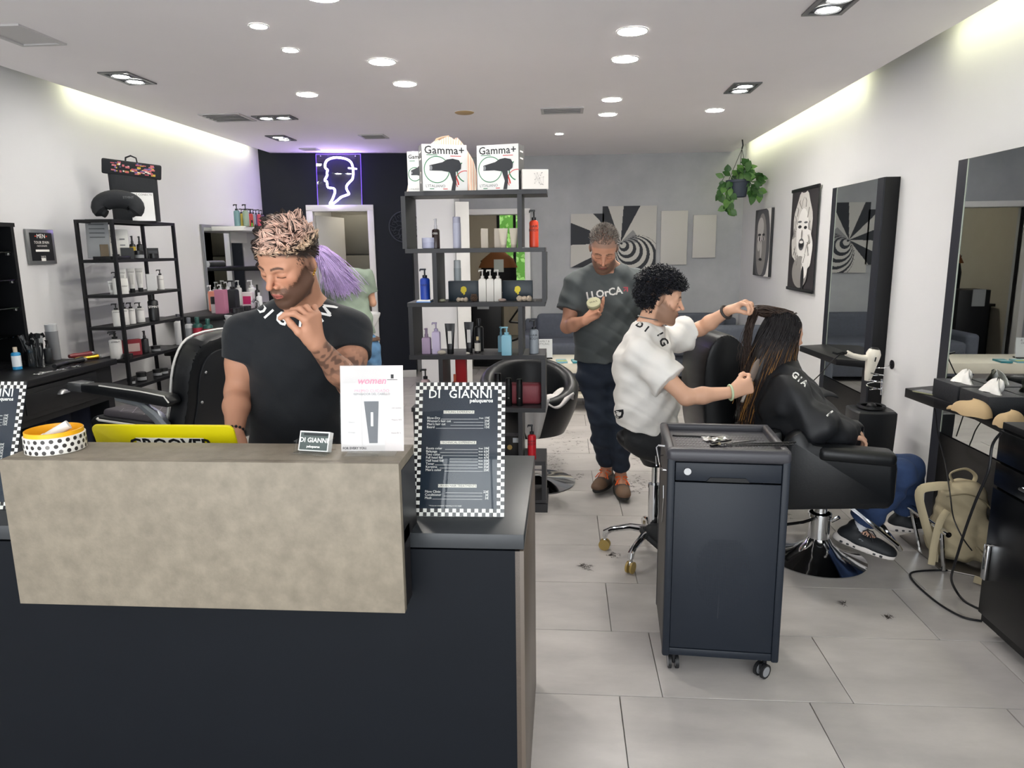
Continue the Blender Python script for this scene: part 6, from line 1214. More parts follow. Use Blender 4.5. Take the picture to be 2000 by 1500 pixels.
A_ = lambda v: np.array(v, dtype=np.float32)
def mtx(f, u):
    """rows: right (person's left hand side is -x), forward, up  -> world->local rotation"""
    f = V(f).normalized(); u = V(u); u = (u-f*u.dot(f)).normalized(); r = f.cross(u); return A_([r, f, u])
class SDF:
    def __init__(s): s.p = []; s.R = np.eye(3, dtype=np.float32); s.o = A_((0, 0, 0)); s.s = 1.0; s.disp = None
    def frame(s, R=None, o=(0, 0, 0), sc=1.0): s.R = np.eye(3, dtype=np.float32) if R is None else R; s.o = A_(o); s.s = sc; return s
    def w(s, p): return s.o+s.s*(A_(p) @ s.R)
    def cap(s, a, b, ra, rb=None, k=.02, op=1): s.p.append(('c', s.w(a), s.w(b), ra*s.s, (ra if rb is None else rb)*s.s, k*s.s, op)); return s
    def chain(s, pts, rs, k=.02, op=1):
        for i in range(len(pts)-1): s.cap(pts[i], pts[i+1], rs[i], rs[i+1], k, op)
        return s
    def ell(s, c, r, k=.02, op=1, R=None):
        Q = s.R if R is None else A_(R) @ s.R
        s.p.append(('e', s.w(c), Q, A_(r)*s.s, k*s.s, op)); return s
    def ec(s, a, b, r0, r1, x, k=.03, op=1):
        """capsule with an elliptic section; x = direction of the first radius"""
        a, b = s.w(a), s.w(b); d = b-a; L = float(np.linalg.norm(d)); d = d/L; x = A_(x); x = x-d*x.dot(d); x /= np.linalg.norm(x); y = np.cross(d, x)
        s.p.append(('l', a, A_([x, y, d]), L, A_(r0)*s.s, A_(r1)*s.s, k*s.s, op)); return s
    def plane(s, c, n, k=.004, op=-1): s.p.append(('p', A_(c), A_(V(n).normalized()), k, op)); return s
    @staticmethod
    def d(q, P):
        t = q[0]
        if t == 'f':
            return np.maximum(SDF.d(('c',)+tuple(q[1:5]), P), (P-q[2]) @ q[5])
        if t == 'c':
            a, b, ra, rb = q[1:5]; ab = b-a; L = float(ab @ ab)+1e-12; h = np.clip(((P-a) @ ab)/L, 0, 1); return np.sqrt(((P-a-h[:, None]*ab)**2).sum(1))-(ra+(rb-ra)*h)
        if t == 'e':
            c, R, r = q[1:4]; x = (P-c) @ R.T; k0 = np.sqrt(((x/r)**2).sum(1)); k1 = np.sqrt(((x/(r*r))**2).sum(1))+1e-9; return k0*(k0-1)/k1
        if t == 'l':
            a, R, L, r0, r1 = q[1:6]; x = (P-a) @ R.T; h = np.clip(x[:, 2]/L, 0, 1); rx = r0[0]+(r1[0]-r0[0])*h; ry = r0[1]+(r1[1]-r0[1])*h; e = x[:, 2]-h*L; m = np.minimum(rx, ry)
            u, v, w_ = x[:, 0]/rx, x[:, 1]/ry, e/m; k0 = np.sqrt(u*u+v*v+w_*w_)+1e-9; k1 = np.sqrt((u/rx)**2+(v/ry)**2+(w_/m)**2)+1e-9; return k0*(k0-1)/k1
        c, n = q[1:3]; return -((P-c) @ n)      # plane: inside where P is on the n side
    def field(s, P, idx=None):
        out = None
        for q in (s.p if idx is None else [s.p[i] for i in idx]):
            k, op = q[-2], q[-1]; d = s.d(q, P)
            if out is None: out = d if op > 0 else np.full(len(P), 1., np.float32); continue
            if op > 0: h = np.maximum(k-np.abs(out-d), 0)/k; out = np.minimum(out, d)-h*h*k*.25
            else: d = -d; h = np.maximum(k-np.abs(out-d), 0)/k; out = np.maximum(out, d)+h*h*k*.25
        if out is None: return np.full(len(P), 1., np.float32)
        return out+(s.disp(P) if s.disp else 0)
    def bounds(s, pad=.02):
        lo, hi = [], []
        for q in s.p:
            if q[-1] < 0: continue
            if q[0] in 'cf': r = max(q[3], q[4]); lo.append(np.minimum(q[1], q[2])-r); hi.append(np.maximum(q[1], q[2])+r)
            elif q[0] == 'e': r = q[3].max(); lo.append(q[1]-r); hi.append(q[1]+r)
            elif q[0] == 'l': b = q[1]+q[2][2]*q[3]; r = max(q[4].max(), q[5].max()); lo.append(np.minimum(q[1], b)-r); hi.append(np.maximum(q[1], b)+r)
        return np.min(lo, 0)-pad, np.max(hi, 0)+pad
    def mesh(s, h=.005, zf=None, hc=None, smooth=1):
        """surface nets; zf = z above which the cells have height h, below it hc"""
        lo, hi = s.bounds(); ax = [np.arange(lo[i], hi[i]+h, h, dtype=np.float32) for i in range(3)]
        if zf is not None: ax[2] = np.concatenate([np.arange(lo[2], zf, hc, dtype=np.float32), np.arange(zf, hi[2]+h, h, dtype=np.float32)])
        B = 12; nb = [-(-len(a)//B) for a in ax]; F = np.ones([len(a) for a in ax], np.float32)
        cen = [np.array([(a[i*B]+a[min(len(a)-1, i*B+B)])/2 for i in range(n)], np.float32) for a, n in zip(ax, nb)]; hw = [np.array([abs(a[min(len(a)-1, i*B+B)]-a[i*B])/2 for i in range(n)], np.float32) for a, n in zip(ax, nb)]
        Cx, Cy, Cz = np.meshgrid(*cen, indexing='ij'); Hx, Hy, Hz = np.meshgrid(*hw, indexing='ij'); CC = np.stack([Cx.ravel(), Cy.ravel(), Cz.ravel()], 1); RR = np.sqrt(Hx**2+Hy**2+Hz**2).ravel()
        D = np.stack([s.d(q, CC) for q in s.p]); fc = s.field(CC); kk = max(q[-2] for q in s.p); pad = .03
        act = np.abs(fc) < RR*1.6+pad; adds = np.array([q[-1] > 0 for q in s.p]); pos = [q[0] == 'p' for q in s.p]
        mn = np.where(adds[:, None], D, 9).min(0)
        for bi in range(len(CC)):
            i, r = divmod(bi, nb[1]*nb[2]); j, k = divmod(r, nb[2]); sl = (slice(i*B, i*B+B), slice(j*B, j*B+B), slice(k*B, k*B+B))
            if not act[bi]: F[sl] = 1. if fc[bi] > 0 else -1.; continue
            R = RR[bi]; rel = [n for n in range(len(s.p)) if (D[n, bi] < max(mn[bi], 0)*1.3+2.2*R+kk+pad if adds[n] else (pos[n] or D[n, bi] < 2.2*R+kk+pad))]
            gx, gy, gz = np.meshgrid(ax[0][sl[0]], ax[1][sl[1]], ax[2][sl[2]], indexing='ij'); P = np.stack([gx.ravel(), gy.ravel(), gz.ravel()], 1); F[sl] = s.field(P, rel).reshape(gx.shape)
        I = F < 0; n = I.astype(np.uint8); c = n[:-1, :-1, :-1]+n[1:, :-1, :-1]+n[:-1, 1:, :-1]+n[:-1, :-1, 1:]+n[1:, 1:, :-1]+n[1:, :-1, 1:]+n[:-1, 1:, 1:]+n[1:, 1:, 1:]
        X, Y, Z = np.nonzero((c > 0) & (c < 8)); ids = np.full(c.shape, -1, np.int32); ids[X, Y, Z] = np.arange(len(X))
        cor = [(a, b, d) for a in (0, 1) for b in (0, 1) for d in (0, 1)]; val = {o: F[X+o[0], Y+o[1], Z+o[2]] for o in cor}
        acc = np.zeros((len(X), 3), np.float32); cnt = np.zeros(len(X), np.float32)
        for o in cor:
            for a in range(3):
                if o[a]: continue
                o2 = list(o); o2[a] = 1; f0, f1 = val[o], val[tuple(o2)]; m = (f0 < 0) != (f1 < 0); t = np.where(m, f0/(f0-f1+1e-12), 0)
                p = np.zeros((len(X), 3), np.float32)+A_(o); p[:, a] += t; acc += p*m[:, None]; cnt += m
        acc /= np.maximum(cnt, 1)[:, None]; vs = np.empty_like(acc)
        for a, (g, ii) in enumerate(zip(ax, (X, Y, Z))): vs[:, a] = g[ii]+(g[ii+1]-g[ii])*acc[:, a]
        fs = []
        for a in range(3):
            sl0 = [slice(None)]*3; sl1 = [slice(None)]*3; sl0[a] = slice(None, -1); sl1[a] = slice(1, None); ch = I[tuple(sl0)] != I[tuple(sl1)]
            e = np.stack(np.nonzero(ch), 1); b, d = (a+1) % 3, (a+2) % 3; ok = (e[:, b] > 0) & (e[:, d] > 0) & (e[:, b] < ids.shape[b]) & (e[:, d] < ids.shape[d]) & (e[:, a] < ids.shape[a]); e = e[ok]
            q = []
            for ob, od in ((0, 0), (-1, 0), (-1, -1), (0, -1)): x = e.copy(); x[:, b] += ob; x[:, d] += od; q.append(ids[x[:, 0], x[:, 1], x[:, 2]])
            q = np.stack(q, 1); fl = I[e[:, 0], e[:, 1], e[:, 2]]; q[~fl] = q[~fl][:, ::-1]; fs.append(q)
        fs = np.concatenate(fs); fs = fs[(fs >= 0).all(1)]
        for _ in range(smooth):
            a = np.zeros_like(vs); c2 = np.zeros(len(vs), np.float32)
            for i in range(4):
                for j in ((i+1) % 4, (i-1) % 4): np.add.at(a, fs[:, i], vs[fs[:, j]]); np.add.at(c2, fs[:, i], 1)
            vs = vs*.5+.5*a/np.maximum(c2, 1)[:, None]
        return vs, fs
def sd_obj(name, sd, m, parent, h=.005, col=None, **k):
    kind = k.pop('label', None); vs, fs = sd.mesh(h, **k); me = bpy.data.meshes.new(name)
    me.vertices.add(len(vs)); me.vertices.foreach_set('co', vs.ravel()); me.loops.add(len(fs)*4); me.loops.foreach_set('vertex_index', fs[:, ::1].ravel()); me.polygons.add(len(fs)); me.polygons.foreach_set('loop_start', np.arange(0, len(fs)*4, 4)); me.polygons.foreach_set('loop_total', np.full(len(fs), 4)); me.polygons.foreach_set('use_smooth', np.ones(len(fs), bool)); me.update(calc_edges=True)
    if col is not None:
        c = np.ones((len(vs), 4), np.float32); c[:, :3] = col(vs); at = me.color_attributes.new('Col', 'FLOAT_COLOR', 'POINT'); at.data.foreach_set('color', c.ravel())
    bv = BVHTree.FromPolygons([tuple(v) for v in vs], [tuple(int(i) for i in f) for f in fs]) if k.get('bvh', name in ('t_shirt', 'cape', 'tee')) else None
    o = link(name, me, m, parent, True)
    if kind: o['label'] = kind
    return o, bv
LN = lambda c: A_(lin(c))
def sst(a, b, x): t = np.clip((x-a)/(b-a), 0, 1); return t*t*(3-2*t)
def head_sd(s, H, f, u, sc=1.0, nose=1.0, jaw=1.0):
    R = mtx(f, u); s.frame(R, H, sc)
    s.ell((0, -.012, .035), (.074, .094, .088), .02).ell((0, .042, .03), (.060, .047, .062), .03).ell((0, .042, -.035), (.055, .050, .068), .03).ell((0, .036, -.075), (.046*jaw, .05, .04), .03)
    for x in (-1, 1):
        s.cap((x*.052*jaw, .0, -.055), (x*.02*jaw, .072, -.1), .013, .014, .03).ell((x*.043, .062, -.018), (.02, .016, .016), .02)
        s.cap((x*.045, .073, .017), (x*.012, .0885, .013), .008, .0085, .016)
        s.ell((x*.031, .096, -.003), (.019, .013, .0115), .012, -1).ell((x*.0315, .0775, -.002), (.0165, .0125, .0118), .004)
        s.ell((x*.0755, -.004, -.006), (.0065, .018, .031), .006, R=Euler((.15, 0, x*-.35)).to_matrix()).ell((x*.0815, .004, -.004), (.004, .009, .017), .004, -1)
    s.ell((0, .084, -.105), (.019, .014, .015), .02)
    s.chain([(0, .086, .012), (0, .099*1, -.008), (0, .086+.030*nose, -.030)], [.0062, .0075, .0095], .012)
    for x in (-1, 1): s.ell((x*.0125, .098, -.036), (.0075, .010, .0075), .008)
    s.ell((0, .083, -.064), (.03, .017, .017), .016)
    s.chain([(-.021, .0905, -.0655), (-.006, .0985, -.0615), (.006, .0985, -.0615), (.021, .0905, -.0655)], [.0035, .0055, .0055, .0035], .004).chain([(-.018, .090, -.0695), (0, .0965, -.0725), (.018, .090, -.0695)], [.004, .0065, .004], .004)
    s.frame(); return R
def head_col(R, H, sc, skin, beard=None, bstr=.8, brow='#2a1d16', lip='#b0625a', hairc=None, fade=None, bhair=0):
    sk, br, lp = LN(skin), LN(brow), LN(lip)
    def f(P, C_):
        L = ((P-A_(H)) @ R.T)/sc; x, y, z = np.abs(L[:, 0]), L[:, 1], L[:, 2]; inh = (np.abs(L[:, 0]) < .11) & (np.abs(y) < .14) & (z > -.135) & (z < .14)
        red = np.exp(-((x-.04)**2+(z+.02)**2)/.0008)*(y > .03)*.35+np.exp(-(x**2+(z+.03)**2)/.0002)*(y > .09)*.35; C_ += (A_([.10, -.02, -.02])*red[:, None])*inh[:, None]
        def mixc(c, m): 
            m = (m*inh)[:, None]; C_[:] = C_*(1-m)+c*m
        if hairc is not None:
            m = sst(-.002, .012, z-.005-.52*(y+.01))*(y < .1)*sst(-.01, .01, z+.03+np.clip(-y, 0, 1)*.3) ; m = np.maximum(m, sst(0, .02, -y-.02)*sst(-.055, -.035, z)); mixc(LN(hairc), m*(fade or .85))
        if beard is not None:
            nz = .005*np.sin(L[:, 0]*900+L[:, 2]*700)*np.sin(L[:, 1]*820-L[:, 2]*610)+.003*np.sin(L[:, 0]*300+L[:, 1]*270); zl = .0-.62*(y-.012)+nz; m = sst(-.008, .010, zl-z)*sst(-.012, .002, y)*sst(-.122, -.108, z); m = np.maximum(m, (1-sst(.004, .009, np.abs(z+.0505)))*(x < .032)*(y > .07)*.9)
            m = np.maximum(m, sst(-.012, -.004, y)*(1-sst(.014, .024, y))*(z > -.03)*(z < .045)*(x > .055)*.8); mixc(LN(beard), m*bstr)
        lipm = ((x/.0225)**2+((z+.067)/.0085)**2 < 1)*(y > .082); mixc(lp, lipm*.85); mixc(lp*.25, ((x < .02) & (np.abs(z+.0675) < .0013) & (y > .08))*.9)
        zb = .0195+.004*np.sin(np.clip((x-.012)/.038, 0, 1)*PI)-.1*np.clip(x-.035, 0, 1); mixc(br, (1-sst(.0022, .0048, np.abs(z-zb)))*sst(.009, .014, x)*(1-sst(.046, .052, x))*(y > .055)*.85)
        ze = -.0075-.0025*np.cos((x-.031)/.017*1.3); mixc(A_([.015, .01, .01]), (1-sst(.0010, .0026, np.abs(z-ze)))*(np.abs(x-.0315) < .0155)*(y > .06)*.9); mixc(sk*.62, (1-sst(.001, .004, np.abs(z-.006)))*(np.abs(x-.0315) < .015)*(y > .06)*.4)
        mixc(sk*.25, (((x-.0085)/.0035)**2+((z+.0415)/.002)**2 < 1)*(y > .085)*.8)
        return C_
    return f
def hand_sd(s, W_, d, n, side=1, s_=1.0, curl=(40, 45, 50, 55), spread=.012, th=(35, 30, 20), k=.006, grip=None):
    W_, d, n = V(W_), V(d).normalized(), V(n); n = (n-d*n.dot(d)).normalized(); x = d.cross(n)*side
    P = lambda a, b, c: tuple(W_+(d*a+x*b+n*c)*s_)
    for b0, b1 in ((.016, .030), (.006, .011), (-.006, -.009), (-.016, -.028)): s.cap(P(.0, b0*.8, 0), P(.088-abs(b1)*.15, b1, -.002), .0165*s_, .0125*s_, .015)
    s.cap(P(.02, .02, .008), P(.05, .03, .006), .016*s_, .012*s_, .015)
    Ls = (.074, .082, .076, .058)
    for i in range(4):
        b = .030-.0195*i; p = V((.088-abs(b)*.15, b, -.002)); ang = 0; dx = (b*spread/.03)
        for j, fr in enumerate((.45, .30, .25)):
            ang += math.radians(curl[i]*(.9, 1.15, .75)[j]); L = Ls[i]*fr; q = p+V((math.cos(ang)*L, dx*fr*4, math.sin(ang)*L)); r0, r1 = (.0098, .009, .0082, .0073)[j:j+2] if j < 3 else (0, 0); q_, p_ = P(*q), P(*p); s.cap(p_, q_, r0*s_, r1*s_, k); p = q
    p = V((.018, .026, .006)); a, tl, t2 = [math.radians(v) for v in th]; q1 = p+V((math.cos(a), math.sin(a)*.9, math.sin(tl)*.5)).normalized()*.042; q2 = q1+V((math.cos(a-.35), math.sin(a-.35)*.8, math.sin(tl+t2*.5))).normalized()*.032; q3 = q2+V((math.cos(a-.7), math.sin(a-.7)*.7, math.sin(tl+t2))).normalized()*.026
    s.cap(P(*p), P(*q1), .015*s_, .0115*s_, .012).cap(P(*q1), P(*q2), .0112*s_, .0105*s_, k).cap(P(*q2), P(*q3), .0105*s_, .0085*s_, k)
def body_sd(J, k=1.0, arm=1.0, belly=1.0, leg=1.0):
    s = SDF(); x = A_(J['SL'])-A_(J['SR'])
    N, CH, WA, PE = (A_(J[n]) for n in ('N', 'CH', 'WA', 'PE'))
    s.cap(tuple(N), tuple(A_(J['H'])-A_(J['u'])*.055-A_(J['f'])*.012), .058*k, .054*k, .02)
    for sd_ in ('SL', 'SR'): s.cap(tuple(N*.75+A_(J[sd_])*.25), J[sd_], .047*k, .052*k, .04)
    s.ec(tuple(N*.7+CH*.3), tuple(CH), (.12*k, .075*k), (.158*k, .108*k), x, .05).ec(tuple(CH), tuple(WA), (.158*k, .108*k), (.132*k*belly, .098*k*belly), x, .05).ec(tuple(WA), tuple(PE), (.132*k*belly, .098*k*belly), (.145*k, .095*k), x, .05)
    for q in 'LR':
        S_, E_, W_ = (A_(J[n+q]) for n in 'SEW'); m = S_*.5+E_*.5; fm = E_*.65+W_*.35
        s.chain([S_, m, E_], [.050*k*arm, .046*k*arm, .038*k*arm], .03).chain([E_, fm, W_], [.038*k*arm, .039*k*arm, .0255*k*arm], .02)
        Hp, K_, A2 = (A_(J[n+q]) for n in ('P', 'K', 'A')); sh = K_*.65+A2*.35
        s.chain([Hp, K_], [.074*k*leg, .048*k*leg], .05).chain([K_, sh, A2], [.046*k*leg, .046*k*leg, .032*k*leg], .02).cap(A2, tuple(A2+A_(J['T'+q])*.11+A_((0, 0, -.045))), .034*k, .026*k, .02)
    return s
def tee_sd(J, k=1.0, arm=1.0, belly=1.0, slf=.62, sl_r=(.064, .072), hem=None, loose=.014, fold=.004, seed=0):
    s = SDF(); x = A_(J['SL'])-A_(J['SR']); N, CH, WA, PE = (A_(J[n]) for n in ('N', 'CH', 'WA', 'PE')); l = loose
    for q in 'LR':
        S_, E_ = A_(J['S'+q]), A_(J['E'+q]); s.cap(tuple(N*.72+S_*.28), tuple(S_), .052*k+l*.3, .060*k+l*.4, .04)
    s.ec(tuple(N*.7+CH*.3), tuple(CH), (.122*k+l*.5, .078*k+l*.5), (.160*k+l, .112*k+l), x, .05).ec(tuple(CH), tuple(WA), (.160*k+l, .112*k+l), (.136*k*belly+l*1.3, .102*k*belly+l*1.3), x, .05).ec(tuple(WA), tuple(PE), (.136*k*belly+l*1.3, .102*k*belly+l*1.3), (.160*k+l*1.3, .11*k+l*1.3), x, .05)
    if hem is not None: s.plane(hem, J.get('hemdir', (0, 0, -1)), .004)
    for q in 'LR':
        S_, E_ = A_(J['S'+q]), A_(J['E'+q]); e = S_+(E_-S_)*slf;         d = (E_-S_)/np.linalg.norm(E_-S_); s.p.append(('f', S_, e, float(sl_r[0]*k*arm), float(sl_r[1]*k*arm), d.astype(np.float32), .03, 1))
    H = A_(J['H']); s.cap(tuple(N*.85+H*.15), tuple(N*.3+H*.7), .066*k, .085*k, .012, -1)
    def disp(P):
        a = np.sin(P[:, 0]*31+P[:, 2]*17+seed)*np.sin(P[:, 1]*23+P[:, 2]*29+seed*2)+.6*np.sin(P[:, 0]*53-P[:, 2]*47+P[:, 1]*20+seed)+.5*np.sin(P[:, 2]*61+P[:, 0]*11+2*np.sin(P[:, 0]*19))+.7*np.maximum(0, np.sin(P[:, 0]*38+P[:, 2]*52+P[:, 1]*25+1.7*np.sin(P[:, 2]*9+seed)))**3; return (a*fold).astype(np.float32)
    s.disp = disp; return s
def trousers_sd(J, k=1.0, leg=1.0, loose=.016, top=None, endf=.97, fold=.004, wide=0, seed=1, topn=(0, 0, 1)):
    s = SDF(); x = A_(J['SL'])-A_(J['SR']); WA, PE = A_(J['WA']), A_(J['PE']); l = loose
    s.ec(tuple(WA*.45+PE*.55), tuple(PE), (.15*k+l*.2, .105*k+l*.2), (.163*k+l*.6, .112*k+l*.6), x, .05)
    if top is not None: s.plane(top, topn, .004)
    for q in 'LR':
        Hp, K_, A2 = (A_(J[n+q]) for n in ('P', 'K', 'A')); e = K_+(A2-K_)*endf; sh = K_*.6+e*.4
        s.chain([Hp, K_], [.088*k*leg+l*.6, .060*k*leg+l], .05).cap(K_, sh, .060*k*leg+l, .058*k*leg+l+wide*.3, .03)
        d = (A2-K_)/np.linalg.norm(A2-K_); s.p.append(('f', sh, e, .058*k*leg+l+wide*.3, .042*k*leg+l+wide, d.astype(np.float32), .03, 1))
    def disp(P): return (fold*(np.sin(P[:, 2]*70+P[:, 0]*20+seed)*np.sin(P[:, 0]*25+P[:, 1]*30)+.7*np.sin(P[:, 2]*41+P[:, 1]*37+P[:, 0]*30))).astype(np.float32)
    s.disp = disp; return s
def shoe(parent, A2, T_, label, upper, sole, laces=None, L=.27, h=.005, toe=None, st=.028):
    """A2 ankle, T_ horizontal toe direction"""
    A2 = A_(A2); t = A_(V(T_).normalized()); f = V(T_).normalized(); R = mtx(f, (0, 0, 1) if abs(f.z) < .9 else (0, 1, 0)); g = A_(A2)-R[2]*.088
    s = SDF().frame(R, g); s.chain([(0, -.045, .05), (0, .03, .045), (0, .11, .035), (0, .165, .03)], [.036, .038, .036, .03], .03).ell((0, .05, .03), (.046, .13, .04), .03).cap((0, -.02, .06), (0, -.008, .10), .038, .042, .02).ell((0, .15, .032), (.044, .055, .028), .02).plane(tuple(g+R[2]*.022), tuple(-R[2]), .004)
    up = LN(upper); tc = LN(toe) if toe else up
    def col(P): 
        L_ = (P-g) @ R.T; m = sst(.1, .13, L_[:, 1])[:, None]; return up*(1-m)+tc*m
    o, _ = sd_obj('shoe', s, mat('shoe_material', '#ffffff', .6, attr=True, bump=.1, bscale=200), parent, h, col=col, label=label)
    s = SDF().frame(R, g); s.ell((0, .055, .012), (.053, .150, .05), .02).ell((0, -.03, .012), (.042, .07, .05), .02).plane(tuple(g+R[2]*st), tuple(R[2]), .004).plane(tuple(g+R[2]*.0), tuple(-R[2]), .004); vs, fs = s.mesh(h)
    me = bpy.data.meshes.new('sole'); me.from_pydata([tuple(v) for v in vs], [], [tuple(int(i) for i in q) for q in fs]); [setattr(p, 'use_smooth', True) for p in me.polygons]; link('sole', me, C(sole, .6), o, True)
    if laces:
        g_ = G(Matrix(((R[0][0], R[1][0], R[2][0], g[0]), (R[0][1], R[1][1], R[2][1], g[1]), (R[0][2], R[1][2], R[2][2], g[2]), (0, 0, 0, 1))))
        for i in range(5):
            y = .035+i*.021; z = .100-i*.0085; s_ = 1 if i % 2 else -1; g_.tube([(-.03, y-.008*s_, z-.012), (0, y, z), (.03, y+.008*s_, z-.012)], .0058, n=6, flat=.6).tube([(.03, y-.008*s_, z-.012), (0, y, z+.002), (-.03, y+.008*s_, z-.012)], .005, n=6, flat=.6)
        for sg in (-1, 1): g_.tube([(0, .04, .105), (sg*.025, .05, .118), (sg*.04, .03, .105), (sg*.012, .04, .104)], .0032, n=6).tube([(0, .04, .105), (sg*.03, .07, .095), (sg*.045, .09, .07)], .003, n=6)
        g_.done('laces', C(laces, .6), o, w=True)
    return o
def strands(name, parent, S_, colf, n=4, mname='hair_material', rough=.45, kind=None):
    """S_: list of (points, r0, r1)"""
    vs, fs, cs = [], [], []
    for (P, r0, r1) in S_:
        P = np.asarray(P, np.float32); m = len(P); D = np.gradient(P, axis=0); D /= np.linalg.norm(D, axis=1)[:, None]+1e-9; up = A_((.31, .17, .93)); X = np.cross(D, up); X /= np.linalg.norm(X, axis=1)[:, None]+1e-9; Y = np.cross(D, X); b = len(vs) and sum(len(v) for v in vs)
        r = (r0+(r1-r0)*np.linspace(0, 1, m)**1.3)[:, None, None]; a = np.arange(n)*2*PI/n; ring = P[:, None]+r*(X[:, None]*np.cos(a)[None, :, None]+Y[:, None]*np.sin(a)[None, :, None]); vs.append(ring.reshape(-1, 3)); cs.append(np.repeat(colf(P), n, 0))
        i = np.arange((m-1)*n); k = i//n; j = i % n; fs.append(np.stack([b+k*n+j, b+k*n+(j+1) % n, b+(k+1)*n+(j+1) % n, b+(k+1)*n+j], 1))
    vs = np.concatenate(vs); fs = np.concatenate(fs).astype(np.int32); cs = np.concatenate(cs); me = bpy.data.meshes.new(name); me.vertices.add(len(vs)); me.vertices.foreach_set('co', vs.astype(np.float32).ravel()); me.loops.add(len(fs)*4); me.loops.foreach_set('vertex_index', fs.ravel()); me.polygons.add(len(fs)); me.polygons.foreach_set('loop_start', np.arange(0, len(fs)*4, 4)); me.polygons.foreach_set('loop_total', np.full(len(fs), 4)); me.polygons.foreach_set('use_smooth', np.ones(len(fs), bool)); me.update(calc_edges=True)
    c = np.ones((len(vs), 4), np.float32); c[:, :3] = cs; me.color_attributes.new('Col', 'FLOAT_COLOR', 'POINT').data.foreach_set('color', c.ravel()); o = link(name, me, mat(mname, '#ffffff', rough, attr=True, spec=.35), parent, True)
    if kind: o['kind'] = kind
    return o
def scalp(n, rd, zmin):
    """random roots over the cranium in head coordinates; zmin(x, y) is the hairline"""
    out = []
    while len(out) < n:
        v = V((rd.gauss(0, 1), rd.gauss(0, 1), rd.gauss(0, 1))).normalized(); p = V((v.x*.076, v.y*.097-.010, v.z*.091+.034))
        if p.y > .02: p.y = min(p.y, .088)
        if p.z > zmin(p.x, p.y): out.append((p, V((v.x/.076, v.y/.097, v.z/.091)).normalized()))
    return out
def decal(name, bm, origin, xd, zd, dirn, bvh, m, parent, off=.0018):
    """press flat lettering (x, y of bm) onto a surface along dirn"""
    bmesh.ops.triangulate(bm, faces=bm.faces[:]); bmesh.ops.subdivide_edges(bm, edges=[e for e in bm.edges if e.calc_length() > .006], cuts=1, use_grid_fill=False); bmesh.ops.subdivide_edges(bm, edges=[e for e in bm.edges if e.calc_length() > .006], cuts=1)
    o, xd, zd, dirn = V(origin), V(xd).normalized(), V(zd).normalized(), V(dirn).normalized(); bad = []
    for v in bm.verts:
        p = o+xd*v.co.x+zd*v.co.y; hit = bvh.ray_cast(p-dirn*.4, dirn)
        if hit[0] is None: bad.append(v); v.co = p
        else: v.co = hit[0]-dirn*off
    bmesh.ops.delete(bm, geom=bad, context='VERTS'); me = bpy.data.meshes.new(name); bm.to_mesh(me); bm.free(); return link(name, me, m, parent, True)
SKINM = lambda: mat('skin', '#ffffff', .5, spec=.35, attr=True, bump=.04, bscale=400)

